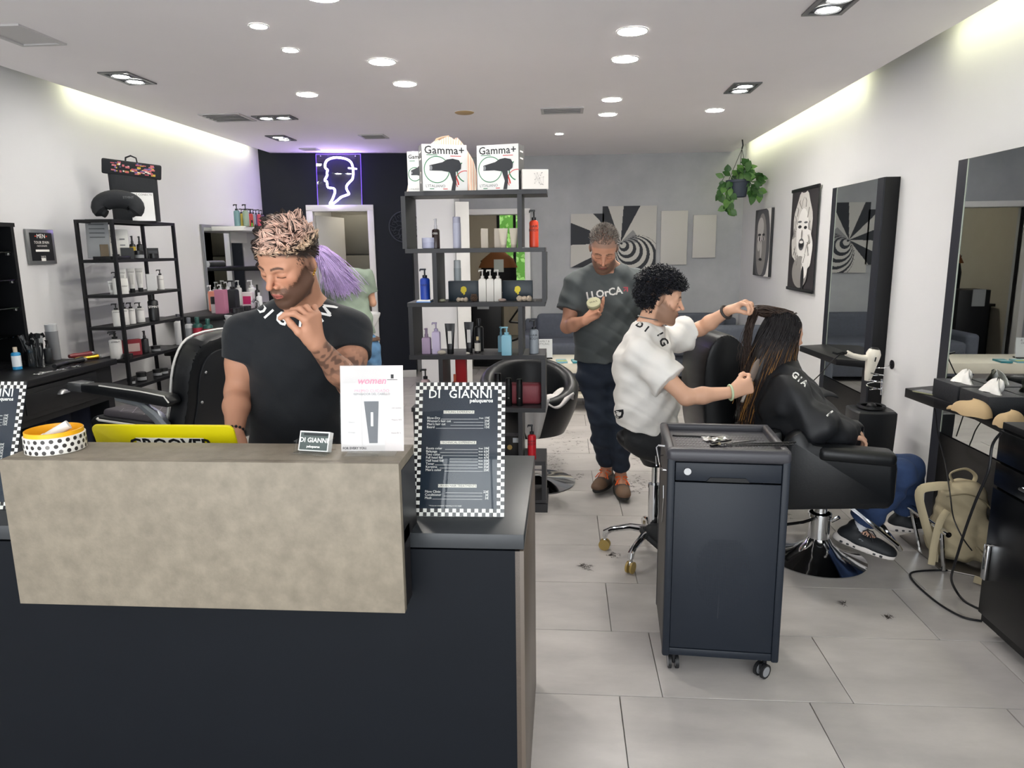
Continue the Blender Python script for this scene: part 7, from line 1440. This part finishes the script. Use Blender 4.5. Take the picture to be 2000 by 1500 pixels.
def T3(v): return tuple(float(a) for a in v)
def man_counter():
    Y = 2.40; t = thing('person', 'man in a black tee bending over the counter, chin resting on his hand', 'person', (-.93, 2.42, 0)); sc = 1.06
    H = PY(566, 509, 2.27); f = V((-.33, -.80, -.43)); u = V((-.10, -.45, 1)); J = dict(H=H, f=V(f).normalized(), u=(u-f.normalized()*u.dot(f.normalized())).normalized())
    J['N'] = PY(600, 600, 2.42); J['SR'] = PY(480, 652, 2.40); J['SL'] = PY(684, 645, 2.40); J['CH'] = PY(582, 700, 2.42); J['WA'] = PY(580, 800, 2.42); J['PE'] = PY(582, 900, 2.44)
    J['ER'] = PY(464, 765, 2.36); J['WR'] = PY(458, 850, 2.18); J['EL'] = PY(686, 752, 2.26); J['WL'] = PY(617, 670, 2.14)
    p = J['PE']
    for q, dx in (('R', -.10), ('L', .10)): J['P'+q] = V((p.x+dx, p.y, p.z-.03)); J['K'+q] = V((p.x+dx*1.1, p.y+.02, .48)); J['A'+q] = V((p.x+dx*1.2, p.y+.03, .09)); J['T'+q] = V((dx, -1, 0)).normalized()
    sk = '#c08d72'; s = body_sd(J, 1.04, 1.05); R = head_sd(s, T3(H), f, u, sc); J['R'] = R
    hand_sd(s, J['WL'], PY(606, 612, 2.12)-J['WL'], V((-.85, .25, .3)), 1, 1.0, (44, 48, 52, 56), .01, (38, 25, 20)); hand_sd(s, J['WR'], V((0, -.5, -.6)), V((0, .5, -.8)), 1, 1.0, (25, 25, 25, 25))
    hc = head_col(R, T3(H), sc, sk, '#2a211d', .82, '#1d1512', '#b86a60', '#2b2320', .9); base = LN(sk); EL, WL, SL = A_(J['EL']), A_(J['WL']), A_(J['SL'])
    def col(P):
        C_ = np.tile(base, (len(P), 1)); ar = P @ A_((1, 0, 0)); d = np.minimum(SDF.d(('c', EL, WL*.85+EL*.15, .05, .036, .1, 1), P), SDF.d(('c', SL, EL, .058, .05, .1, 1), P)); pat = np.sin(P[:, 0]*95+6*np.sin(P[:, 2]*37))*np.sin(P[:, 2]*88+5*np.sin(P[:, 0]*41+P[:, 1]*30))+.5*np.sin(P[:, 2]*170+P[:, 0]*130)
        m = ((1-sst(-.004, .008, d))*(.35+.4*sst(-.15, .25, pat)))[:, None]; C_ = C_*(1-m)+LN('#332c2b')*m; return hc(P, C_)
    o, _ = sd_obj('body', s, SKINM(), t, .0027, col=col, zf=1.08, hc=.009)
    s = tee_sd(J, 1.05, 1.05, slf=.46, sl_r=(.066, .064), loose=.012, fold=.0022, hem=T3(PY(580, 905, 2.42))); o, bv = sd_obj('t_shirt', s, mat('black_cotton', '#13171c', .85, bump=.12, bscale=300, sheen=.1), t, .0045)
    sd_obj('trousers', trousers_sd(J, 1.02, top=T3(p+V((0, 0, .06)))), C('#16181c', .8), t, .009)
    for q in 'LR': shoe(t, J['A'+q], J['T'+q], None, '#17181a', '#2b2b2c', h=.008)
    # lettering around the collar
    F = mat('white_flock_print', '#e9e9e6', .7); word = [('D', 508, 601, -52, 21), ('I', 524, 614, -48, 21), ('G', 551, 622, -28, 23), ('I', 586, 634, -5, 21), ('A', 614, 628, 12, 21), ('N', 632, 614, 36, 22), ('N', 645, 599, 42, 22), ('I', 658, 583, 48, 21)]
    for ch, px, py, a, sz in word:
        b = text_bm(ch, sz*mpp(PY(px, py, 2.3))*1.6, bold=.0012); o = PY(px, py, 2.30); ar = math.radians(a); xd = RT*math.cos(ar)+UP*math.sin(ar); zd = -RT*math.sin(ar)+UP*math.cos(ar); decal('letter', b, o, xd, zd, ray(px, py), bv, F, t)
    # hair: tousled, dark at one side, pink-blond on top
    rd = random.Random(5); S_ = []; Rm = R; Hn = A_(T3(H))
    cl = [(p_, (n_*.55+V((.25+rd.gauss(0, .6), .45+rd.gauss(0, .55), .1+rd.gauss(0, .45)))).normalized(), rd.uniform(.02, .034)) for p_, n_ in scalp(150, rd, lambda x, y: .03)]
    for p_, n_ in scalp(5200, rd, lambda x, y: rd.gauss(0, .004)+.049+.42*max(0, y-.05)-.30*max(0, -y+.02)-(.035 if x > .03 else 0)):
        c_, d_, L = min(cl, key=lambda q: (q[0]-p_).length_squared); L *= (1.1 if p_.z > .09 else .75)*rd.uniform(.75, 1.1); tip = c_+d_*L; e = (p_+n_*L*.8).lerp(tip+V((rd.gauss(0, .002), rd.gauss(0, .002), rd.gauss(0, .002))), .62); m = p_+n_*L*.5
        S_.append(([Hn+sc*(A_(v) @ Rm) for v in (p_*.985, p_.lerp(m, .7), m.lerp(e, .6), e)], .0019, .0006))
    dk, pk, bl = LN('#2b221f'), LN('#ffd6c2'), LN('#ffe3bd')
    def hcol(P):
        L = ((P-Hn) @ Rm.T)/sc; x = -L[:, 0]   # + is the viewer's right
        w = sst(-.02, .02, .010-L[:, 0]*1.0+L[:, 1]*.2+rd.gauss(0, .012))*sst(.035, .06, L[:, 2]); m = (w*(rd.random() > .2))[:, None]; g_ = sst(.09, .05, L[:, 2])[:, None]*.8; lc = pk*(1-g_)+bl*g_; lc = lc*(rd.uniform(.55, 1.05)); return dk*(1-m)+lc*m
    strands('hair', t, S_, hcol, kind='stuff')
    S_ = []
    for p_, n_ in scalp(1500, rd, lambda x, y: .01-.3*max(0, -y) if (abs(x) > .045 or y < 0) else 9):
        if p_.z > .07: continue
        d = (n_*.5+V((0, -.3, -.6))).normalized(); S_.append(([Hn+sc*(A_(v) @ Rm) for v in (p_*.99, p_+d*.005, p_+d*.009)], .0010, .0004))
    strands('side_hair', t, S_, lambda P: np.tile(LN('#2f2622'), (len(P), 1)), kind='stuff')
    for dz in (0, .009, .017): c = Hn+sc*(A_((-.079 if 1 else .079, .002+dz*.4, -.036-dz*.1)) @ Rm); 
    g = G()
    for k in range(3):
        c = V(T3(Hn+sc*(A_((-.080, .006-k*.007, -.038+k*.004)) @ Rm))); g.tube([c+V((.0, math.sin(a*PI/6)*.0045, math.cos(a*PI/6)*.0055)) for a in range(12)], .0011, closed=True, n=5)
    g.done('earrings', mat('gold_metal', '#c79a35', .25, 1), t, w=True)
    w0 = V(J['WR']).lerp(V(J['ER']), .04); g = G(); ax = (V(J['ER'])-V(J['WR'])).normalized(); xo = ax.orthogonal().normalized(); yo = ax.cross(xo)
    for k in range(16): a = k*PI/8; g.ball(w0+(xo*math.cos(a)+yo*math.sin(a))*.032, .005, 8, 6)
    g.done('bead_bracelet', METB, t, w=True)
def man_standing():
    Y = 4.45; t = thing('person', 'grey-haired man in a dark grey tee standing and looking at a small tin', 'person', (.30, 4.5, 0)); sc = 1.06
    H = PY(1179, 484, 4.38); f = V((-.04, -.80, -.60)); u = V((.02, -.4, 1)); J = dict(H=H, f=f.normalized(), u=(u-f.normalized()*u.dot(f.normalized())).normalized())
    J['N'] = PY(1184, 522, 4.47); J['SR'] = PY(1127, 556, 4.47); J['SL'] = PY(1240, 552, 4.50); J['CH'] = PY(1184, 590, 4.48); J['WA'] = PY(1181, 655, 4.47); J['PE'] = PY(1181, 722, 4.50)
    J['ER'] = PY(1108, 638, 4.42); J['WR'] = PY(1143, 626, 4.24); J['EL'] = PY(1262, 640, 4.6); J['WL'] = PY(1256, 715, 4.5)
    p = J['PE']; J['PR'] = PY(1158, 740, 4.5); J['PL'] = PY(1206, 740, 4.52); J['KR'] = PY(1172, 815, 4.47); J['KL'] = PY(1212, 822, 4.48); J['AR'] = V((PY(1186, 915, 4.55).x, 4.62, .115)); J['AL'] = V((PY(1213, 930, 4.5).x, 4.52, .105)); J['TR'] = V((-.40, -.9, 0)).normalized(); J['TL'] = V((.05, -1, 0)).normalized()
    sk = '#c28e74'; s = body_sd(J, 1.08, 1.0, 1.0); R = head_sd(s, T3(H), f, u, sc, 1.1); hand_sd(s, J['WR'], PY(1178, 606, 4.2)-J['WR'], V((.1, -.45, .9)), -1, 1.05, (18, 22, 26, 30), .01, (30, 35, 30)); hand_sd(s, J['WL'], V((0, -.1, -1)), V((-1, 0, 0)), 1, 1.0)
    hc = head_col(R, T3(H), sc, sk, '#453a34', .75, '#3a2b24', '#a3625a', '#6d645e', .55); base = LN(sk)
    sd_obj('body', s, SKINM(), t, .0045, col=lambda P: hc(P, np.tile(base, (len(P), 1))), zf=1.0, hc=.009)
    s = tee_sd(J, 1.12, 1.05, 1.05, slf=.62, sl_r=(.070, .078), loose=.016, fold=.004, hem=T3(PY(1180, 708, 4.4)), seed=3); o, bv = sd_obj('t_shirt', s, mat('charcoal_jersey', '#4a4f50', .8, bump=.1, bscale=300), t, .0055)
    sd_obj('trousers', trousers_sd(J, 1.06, .95, top=T3(PY(1180, 680, 4.4)), endf=.86, loose=.010, fold=.005), mat('dark_denim', '#202a3a', .8, var=.35, scale=14, bump=.1, bscale=300), t, .006)
    for q, lb in (('R', 'brown work shoe with bright orange laces, set to the left'), ('L', 'brown work shoe with bright orange laces, nearer the stool')): shoe(t, J['A'+q], J['T'+q], None, '#463d38', '#2c2b2a', '#ff6a1c', toe='#6b5341', h=.005)
    F = mat('pale_print', '#d8d6d2', .7); b = text_bm('LLOrCA', .062, bold=.0018); decal('lettering', b, PY(1180, 573, 4.3), RT*.985+UP*.17, UP*.985-RT*.17, ray(1184, 573), bv, F, t)
    b = bmesh.new(); [b.faces.new([b.verts.new((x*.014, y*.014, 0)) for x, y in P]) for P in (((-1, .5), (-1, 1), (1, 1), (1, -1), (.5, -1), (.5, .5)), ((-1, -.7), (-.7, -1), (.4, .1), (.1, .4)))]; decal('red_arrow', b, PY(1222, 565, 4.3), RT, UP, ray(1222, 565), bv, C('#a5404c', .7), t)
    rd = random.Random(8); S_ = []; Hn = A_(T3(H))
    for p_, n_ in scalp(2200, rd, lambda x, y: .058+.9*max(0, y-.055)+(1.1*max(0, abs(x)-.022) if y > .045 else 0)):
        d = (n_+V((rd.gauss(0, .2), .1, .5+rd.gauss(0, .2)))).normalized(); L = rd.uniform(.012, .02); S_.append(([Hn+sc*(A_(v) @ R) for v in (p_*.99, p_+d*L*.5, p_+d*L)], .0013, .0004))
    for p_, n_ in scalp(1500, rd, lambda x, y: -.015-.25*max(0, -y) if (abs(x) > .05 or y < 0) else 9): 
        if p_.z < .07: d = (n_*.5+V((0, -.3, -.4))).normalized(); S_.append(([Hn+sc*(A_(v) @ R) for v in (p_*.99, p_+d*.003, p_+d*.006)], .0010, .0004))
    strands('hair', t, S_, lambda P: np.tile(LN('#a39d96' if rd.random() < .6 else '#57504b'), (len(P), 1)), kind='stuff')
    c = PY(1160, 594, 4.17); o = thing('small_tin', 'small pale green tin held in the standing man\'s hand', 'tin', c, rot=(math.radians(38), math.radians(-14), 0)); G().lathe([(.038, -.012), (.040, -.010), (.040, .010), (.038, .012)], 28).done('tin_body', C('#8f8a6a', .35), o); G().lathe([(.0415, .004), (.0415, .016), (.039, .018)], 28).done('lid', C('#b0ad8e', .3), o)
    text('lettering', 'WAX', INKB, o, (0, 0, .0187), .02, rot=(0, 0, 0))
def man_seated():
    t = thing('person', 'curly-haired man in a white tee seated on the stool, combing a client\'s long hair', 'person', (.47, 3.5, 0)); sc = 1.0
    H = PY(1289, 581, 3.47); f = V((1, -.06, -.22)); u = V((.12, -.03, 1)); J = dict(H=H, f=f.normalized(), u=(u-f.normalized()*u.dot(f.normalized())).normalized())
    J['N'] = PY(1264, 640, 3.50); J['SR'] = PY(1252, 690, 3.33); J['SL'] = PY(1290, 668, 3.68); J['CH'] = PY(1258, 712, 3.50); J['WA'] = PY(1262, 780, 3.50); J['PE'] = PY(1266, 842, 3.52)
    J['ER'] = PY(1340, 776, 3.22); J['WR'] = PY(1432, 766, 3.25); J['EL'] = PY(1368, 642, 3.80); J['WL'] = PY(1424, 606, 3.66)
    J['PR'] = PY(1268, 858, 3.42); J['PL'] = PY(1276, 850, 3.62); J['KR'] = PY(1392, 905, 3.32); J['KL'] = PY(1395, 880, 3.72); J['AR'] = PY(1300, 990, 3.50); J['AL'] = PY(1330, 985, 3.8); J['TR'] = V((.75, -.1, -.62)).normalized(); J['TL'] = V((.9, 0, -.3)).normalized()
    J['AR'].z = .16; J['AL'].z = .12
    sk = '#d0a388'; s = body_sd(J, .98, .98); R = head_sd(s, T3(H), f, u, sc, 1.05)
    hand_sd(s, J['WR'], PY(1466, 752, 3.27)-J['WR'], V((.55, .75, .35)), 1, 1.0, (62, 66, 68, 70), .004, (25, 50, 25)); hand_sd(s, J['WL'], PY(1452, 592, 3.62)-J['WL'], V((.45, -.2, -.85)), -1, 1.0, (42, 46, 50, 55), .008, (22, 55, 20))
    hc = head_col(R, T3(H), sc, sk, '#3a2a22', .6, '#1a1310', '#b0655c', '#15151a', .9); base = LN(sk)
    sd_obj('body', s, SKINM(), t, .0038, col=lambda P: hc(P, np.tile(base, (len(P), 1))), zf=.85, hc=.008)
    J['hemdir'] = (-.25, 0, -1)
    s = tee_sd(J, 1.0, 1.0, 1.05, slf=.66, sl_r=(.070, .095), loose=.030, fold=.0055, hem=T3(PY(1262, 842, 3.4)-V((0, 0, .0))), seed=5); s.p = [q if not (q[0] == 'p') else ('p', q[1], A_(V((-.12, 0, -1)).normalized()), q[3], -1) for q in s.p]
    o, bv = sd_obj('t_shirt', s, mat('white_cotton', '#dedbd6', .85, bump=.1, bscale=250), t, .005)
    sd_obj('trousers', trousers_sd(J, 1.0, 1.0, top=T3(PY(1262, 815, 3.4)), endf=.93, loose=.012), mat('black_joggers', '#191b1e', .85, bump=.1, bscale=200), t, .007)
    g = G(); a, b = V(J['PR']), V(J['KR']); 
    for q, lb in (('R', None), ('L', None)): shoe(t, J['A'+q], J['T'+q], None, '#1a1b1d', '#232426', h=.006)
    F = mat('black_flock_print', '#15161a', .8)
    for ch, px, py, a, sz in (('D', 1249, 634, -38, 13), ('I', 1263, 643, -38, 12), ('G', 1296, 668, -62, 16), ('I', 1289, 653, -60, 12)):
        b = text_bm(ch, sz*mpp(PY(px, py, 3.4))*1.4, bold=.0018); ar = math.radians(a); decal('letter', b, PY(px, py, 3.35), RT*math.cos(ar)+UP*math.sin(ar), -RT*math.sin(ar)+UP*math.cos(ar), ray(px, py), bv, F, t)
    b = text_bm('DI', .06, bold=.003); ar = math.radians(-85); decal('hem_letters', b, PY(1208, 812, 3.3), RT*math.cos(ar)+UP*math.sin(ar), -RT*math.sin(ar)+UP*math.cos(ar), ray(1208, 812), bv, F, t)
    # curls
    rd = random.Random(3); Hn = A_(T3(H)); S_ = []
    for p_, n_ in scalp(1350, rd, lambda x, y: .052+.3*max(0, y-.06) if y > .035 else (-.05 if y < -.02 else -.0+(.035 if abs(x) > .04 and y > -.01 else 0))):
        L = rd.uniform(.024, .048)*(1.15 if p_.z > .05 else .8); n2 = n_+V((0, .12, .1)); n2.normalize(); a = n2.orthogonal().normalized(); b = n2.cross(a); r = rd.uniform(.005, .009); ph = rd.uniform(0, 6.3); pts = []
        for k in range(10): q = ph+k*2*PI*1.5/9; pts.append(p_*.985+n2*L*k/9*.95+(a*math.cos(q)+b*math.sin(q))*r*min(1, k/2)+V((0, 0, -.0003*k*k*.4)))
        S_.append(([Hn+sc*(A_(v) @ R) for v in pts], .0029, .0012))
    strands('curly_hair', t, S_, lambda P: np.tile(LN('#131419' if rd.random() < .7 else '#22232b'), (len(P), 1)), kind='stuff', rough=.35)
    for nm, W_, E_, c_, r in (('black_watch_strap', 'WL', 'EL', '#33302f', .033), ('pale_green_hair_tie', 'WR', 'ER', '#b7c6a4', .034)):
        w0 = V(J[W_]).lerp(V(J[E_]), .10 if 'watch' in nm else .06); ax = (V(J[E_])-V(J[W_])).normalized(); xo = ax.orthogonal().normalized(); yo = ax.cross(xo); G().tube([w0+(xo*math.cos(k*PI/12)+yo*math.sin(k*PI/12))*r for k in range(24)], .007 if 'watch' in nm else .0055, closed=True, n=8).done(nm, C(c_, .6), t, w=True)
    N = V(J['N']); g = G(); P = [N+(V(H)-N)*.32+V((math.cos(a*PI/12)*.064, math.sin(a*PI/12)*.064, -.012*math.cos(a*PI/12))) for a in range(24)]; g.tube(P, .0028, closed=True, n=6).done('silver_chain', STEEL, t, w=True)
    o = thing('hair_brush', 'grey-brown detangling brush held against the long hair', 'brush', PY(1466, 748, 3.30)); a, b = PY(1449, 785, 3.25), PY(1482, 702, 3.36); G().tube([a, a.lerp(b, .4)], [.007, .010], n=10).done('handle', C('#8d8780', .4), o, w=True); G().tube([a.lerp(b, .42), a.lerp(b, .6), a.lerp(b, .85), b], [.014, .024, .023, .008], n=14, flat=.5).done('brush_head', C('#6b5f58', .5), o, w=True)
def woman_seated():
    t = thing('person', 'woman with very long dark hair with golden streaks, wearing a black cape and blue jeans', 'person', (1.25, 3.6, 0)); sc = .98
    H = PY(1528, 655, 3.62); f = V((.93, .30, -.12)); u = V((.02, 0, 1)); J = dict(H=H, f=f.normalized(), u=(u-f.normalized()*u.dot(f.normalized())).normalized())
    J['N'] = PY(1522, 722, 3.62); J['SR'] = PY(1540, 765, 3.44); J['SL'] = PY(1530, 750, 3.80); J['CH'] = PY(1535, 790, 3.60); J['WA'] = PY(1545, 855, 3.60); J['PE'] = PY(1560, 915, 3.60)
    J['ER'] = PY(1590, 830, 3.36); J['WR'] = PY(1650, 850, 3.44); J['EL'] = PY(1590, 815, 3.84); J['WL'] = PY(1650, 840, 3.74)
    J['PR'] = PY(1580, 922, 3.50); J['PL'] = PY(1580, 915, 3.70); J['KR'] = PY(1758, 925, 3.48); J['KL'] = PY(1775, 915, 3.72); J['AR'] = PY(1674, 1034, 3.60); J['AL'] = PY(1768, 1005, 3.85); J['TR'] = V((.86, -.50, -.20)).normalized(); J['TL'] = V((1, -.2, .05)).normalized()
    sk = '#cba088'; s = body_sd(J, .92, .85, .95, .95); R = head_sd(s, T3(H), f, u, sc, .95); hand_sd(s, J['WR'], V((.9, .2, -.2)), V((0, 0, -1)), 1, .9); hand_sd(s, J['WL'], V((.9, -.2, -.2)), V((0, 0, -1)), -1, .9)
    hc = head_col(R, T3(H), sc, sk, None, 0, '#3a2a22', '#b86a66', '#1c1817', .9); base = LN(sk); sd_obj('body', s, SKINM(), t, .0045, col=lambda P: hc(P, np.tile(base, (len(P), 1))), zf=.9, hc=.009)
    # cape
    s = SDF(); x = A_(J['SL'])-A_(J['SR']); N, CH, WA = (A_(J[n]) for n in ('N', 'CH', 'WA')); kn = A_(PY(1650, 862, 3.56))
    for q in 'LR': s.chain([N, J['S'+q], J['E'+q], J['W'+q]], [.06, .075, .085, .07], .06)
    s.ec(tuple(N*.8+CH*.2), tuple(CH), (.11, .09), (.20, .15), x, .08).ec(tuple(CH), tuple(WA*.7+A_(J['PE'])*.3), (.20, .15), (.24, .17), x, .08).chain([CH, WA*.4+kn*.6, kn], [.13, .13, .05], .09)
    s.cap(T3(N*.9+A_(H)*.1), T3(H), .058, .075, .012, -1); s.plane(T3(PY(1560, 905, 3.5)), (0, 0, -1), .01)
    s.disp = lambda P: (.006*np.sin(P[:, 0]*26-P[:, 2]*34+P[:, 1]*15)+.005*np.sin(P[:, 0]*45+P[:, 2]*22+2*np.sin(P[:, 1]*20))+.003*np.sin(P[:, 1]*80+P[:, 0]*30)).astype(np.float32)
    o, bv = sd_obj('cape', s, mat('black_cape_cloth', '#17191d', .55, bump=.05, bscale=200), t, .006)
    F = mat('white_flock_print', '#e9e9e6', .7)
    for ch, px, py, a, sz in (('G', 1553, 733, -42, 12), ('I', 1562, 741, -40, 11), ('A', 1571, 748, -38, 11), ('I', 1620, 808, -50, 14)): b = text_bm(ch, sz*mpp(PY(px, py, 3.5))*1.4, bold=.0016); ar = math.radians(a); decal('letter', b, PY(px, py, 3.5), RT*math.cos(ar)+UP*math.sin(ar), -RT*math.sin(ar)+UP*math.cos(ar), ray(px, py), bv, F, t)
    sd_obj('jeans', trousers_sd(J, .98, 1.02, top=T3(J['PE']+V((0, 0, .12))), endf=.82, loose=.010, wide=.022, fold=.004), mat('blue_denim', '#2c4168', .85, var=.35, scale=12, bump=.12, bscale=350), t, .006)
    for q in 'LR':
        a, k_ = V(J['A'+q]), V(J['K'+q]); d = (k_-a).normalized(); G().tube([a-d*.01, a+d*.05, a+d*.12], [.036, .037, .04], n=14).done('sock', C('#d6d8de', .9), t, w=True); sh = shoe(t, a, J['T'+q], None, '#1b1e22', '#e6ded8', '#22252a', h=.005, st=.042)
        R_ = mtx(J['T'+q], (0, 0, 1)); g_ = A_(a)-R_[2]*.088; g = G(Matrix(((R_[0][0], R_[1][0], R_[2][0], g_[0]), (R_[0][1], R_[1][1], R_[2][1], g_[1]), (R_[0][2], R_[1][2], R_[2][2], g_[2]), (0, 0, 0, 1))))
        for k in range(7):
            for sg in (-1, 1): g.box((sg*.046, -.05+k*.032, .012), (.012, .014, .010), r=.003)
        g.done('sole_cutouts', C('#3a3b3e', .6), sh, w=True); g = G(Matrix(((R_[0][0], R_[1][0], R_[2][0], g_[0]), (R_[0][1], R_[1][1], R_[2][1], g_[1]), (R_[0][2], R_[1][2], R_[2][2], g_[2]), (0, 0, 0, 1))))
        g.tube([(.041, .01, .05), (.046, .03, .062), (.046, .045, .058), (.046, .03, .05), (.047, .012, .044), (.045, .035, .038)], .0032, n=6).done('side_emblem', C('#9fa3a8', .4), sh, w=True)
    # long hair: scalp volume and strands
    rd = random.Random(12); Hn = A_(T3(H)); S_ = []; hv = SDF().frame(R, T3(H), sc); hv.ell((0, -.014, .034), (.077, .096, .090), .02).ell((0, -.05, -.03), (.070, .055, .085), .04).cap((0, -.08, -.06), (0, -.115, -.22), .052, .045, .04).ell((0, .075, -.03), (.06, .05, .075), .02, -1); hv.frame()
    p1 = A_(PY(1490, 790, 3.56)); hv.ec(tuple(Hn+sc*(A_((0, -.10, -.10)) @ R)), tuple(p1), (.05, .04), (.03, .025), A_((.2, 1, 0)), .05)
    sd_obj('hair_volume', hv, mat('dark_brown_hair', '#1d1816', .5), t, .006)
    dk, br, go = LN('#151214'), LN('#3a2a22'), LN('#b5803f')
    R0 = scalp(2000, rd, lambda x, y: -.07 if y < .0 else (-.03 if y < .04 else .06))
    for p_, n_ in R0:
        w = Hn+sc*(A_(p_*1.05) @ R); side = p_.x; yf = p_.y
        fy = max(0, min(1, (yf+.1)/.18)); px = 1452+fy*72+rd.gauss(0, 7); py = 822-fy*35+rd.gauss(0, 14)
        if yf > .05 and side > 0: px, py = 1545+rd.gauss(0, 5), 735+rd.uniform(0, 40)
        e = A_(PY(px, py, 3.56-side*.6+.02)); m1 = w*.62+e*.38+A_((-.01-.02*(1-fy), -side*.35 if side > 0 else .0, .045)); m0 = w+A_(n_)*.0; out = Hn+sc*(A_((p_.x*1.42, p_.y*1.25-.012, p_.z*.35-.03)) @ R); pts = []
        for k in range(13):
            q = k/12; b = [(1-q)**3, 3*q*(1-q)**2, 3*q*q*(1-q), q**3]; P = b[0]*w+b[1]*out+b[2]*m1+b[3]*e+A_((rd.gauss(0, .0022), rd.gauss(0, .0022), 0))*q; pts.append(P)
        S_.append((pts, .0030, .0010))
    seeds = {}
    def hcol(P):
        z0 = Hn[2]-.02; q = sst(-.03, .20, z0-P[:, 2]); g_ = rd.random()*.8+.25*float(P[-1][0] > 1.02); mid = (go if g_ > .66 else br); m = (q*(.95 if g_ > .3 else .35))[:, None]; ds = dk*(1-m)+mid*rd.uniform(.6, 1.1)*m; return ds
    strands('long_hair', t, S_, hcol, kind='stuff', n=4)
    # the lifted section running from the crown to the raised hand, then falling
    S_ = []; top = A_(PY(1474, 606, 3.60))
    for i in range(230):
        w = Hn+sc*(A_((rd.uniform(-.05, .05), rd.uniform(-.10, .03), .118+rd.uniform(-.012, .006))) @ R); hd = top+A_((rd.gauss(0, .008), rd.gauss(0, .010), rd.gauss(0, .006))); e = A_(PY(1458+rd.gauss(0, 7), 700+rd.uniform(-10, 110), 3.57+rd.gauss(0, .012))); pts = []
        for k in range(9): q = k/8; sag = A_((0, 0, .028*math.sin(q*PI)*(rd.random()*.1+.6))); pts.append(w*(1-q)+hd*q+sag-A_((0, 0, .02*math.sin(q*PI)*(i % 3))))
        for k in range(1, 11): q = k/10; c = hd+A_((-.016, 0, -.02))*min(1, q*4); pts.append(c*(1-q)+e*q+A_((rd.gauss(0, .003)-.012*math.sin(q*PI), rd.gauss(0, .003), 0)))
        S_.append((pts, .0024, .0009))
    strands('lifted_hair', t, S_, lambda P: np.tile(br*rd.uniform(.35, 1.1), (len(P), 1)), kind='stuff', n=4)
def woman_back():
    t = thing('person', 'woman with lilac hair and sage green top, seen from behind at the basins', 'person', (-1.95, 6.3, 0)); sc = .98
    H = PY(634, 508, 6.15); f = V((-.5, .8, -.5)); u = V((-.5, .0, 1)); J = dict(H=H, f=f.normalized(), u=(u-f.normalized()*u.dot(f.normalized())).normalized())
    J['N'] = PY(662, 532, 6.2); J['SR'] = PY(716, 540, 6.2); J['SL'] = PY(640, 560, 6.3); J['CH'] = PY(682, 570, 6.2); J['WA'] = PY(694, 625, 6.15); J['PE'] = PY(703, 678, 6.15)
    J['ER'] = PY(728, 592, 6.25); J['WR'] = PY(690, 560, 6.5); J['EL'] = PY(640, 590, 6.5); J['WL'] = PY(645, 600, 6.7); c = J['PE']
    for q, dx in (('R', .09), ('L', -.09)): J['P'+q] = V((c.x+dx, c.y, c.z-.03)); J['K'+q] = V((c.x+dx*1.1, c.y+.03, .48)); J['A'+q] = V((c.x+dx*1.2, c.y-.03, .09)); J['T'+q] = V((dx, 1, 0)).normalized()
    sk = '#c89a80'; base = LN(sk); s = body_sd(J, .92, .85); R = head_sd(s, T3(H), f, u, sc); hand_sd(s, J['WR'], V((-.5, .5, .1)), V((0, 0, -1)), 1, .9); hand_sd(s, J['WL'], V((-.2, 1, -.1)), V((0, 0, -1)), 1, .9); sd_obj('body', s, SKINM(), t, .007, col=lambda P: np.tile(base, (len(P), 1)))
    sd_obj('t_shirt', tee_sd(J, .96, .95, slf=.6, loose=.014, fold=.004, hem=T3(PY(700, 652, 6.1))), mat('sage_cotton', '#7d8a7c', .85, bump=.1, bscale=200), t, .007); sd_obj('jeans', trousers_sd(J, .98, top=T3(PY(700, 655, 6.1))), mat('light_denim', '#5d86ad', .85, var=.3, scale=12), t, .009)
    G().tube([J['PE']+V((math.cos(a*PI/12)*.165, math.sin(a*PI/12)*.12, .075)) for a in range(24)], .014, closed=True, n=8, flat=1.6).done('belt', C('#5a4334', .6), t, w=True)
    for q in 'LR': shoe(t, J['A'+q], J['T'+q], None, '#d6d4d0', '#e0deda', h=.008)
    rd = random.Random(6); S_ = []; Hn = A_(T3(H))
    for p_, n_ in scalp(700, rd, lambda x, y: -.04 if y < .03 else .05):
        w = Hn+sc*(A_(p_*1.05) @ R); e = A_(PY(672+rd.gauss(0, 16), 562+rd.gauss(0, 10), 6.05)); o = Hn+sc*(A_((p_.x*1.3, p_.y*1.25, p_.z)) @ R); pts = []
        for k in range(9): q = k/8; pts.append((1-q)**2*w+2*q*(1-q)*(o*.6+e*.4+A_((.02, -.03, .05)))+q*q*e)
        S_.append((pts, .0042, .0012))
    strands('lilac_hair', t, S_, lambda P: np.tile(LN('#b7a0d2')*rd.uniform(.6, 1.1), (len(P), 1)), kind='stuff')
    v = SDF().frame(R, T3(H), sc); v.ell((0, -.014, .03), (.08, .10, .095), .02); v.frame(); sd_obj('hair_volume', v, C('#7a5fa3', .5), t, .008)
def people(): man_counter(); man_standing(); man_seated(); woman_seated(); woman_back()

for fn in [room, counter, cart, shelf_unit, left, back, right, people]: fn()
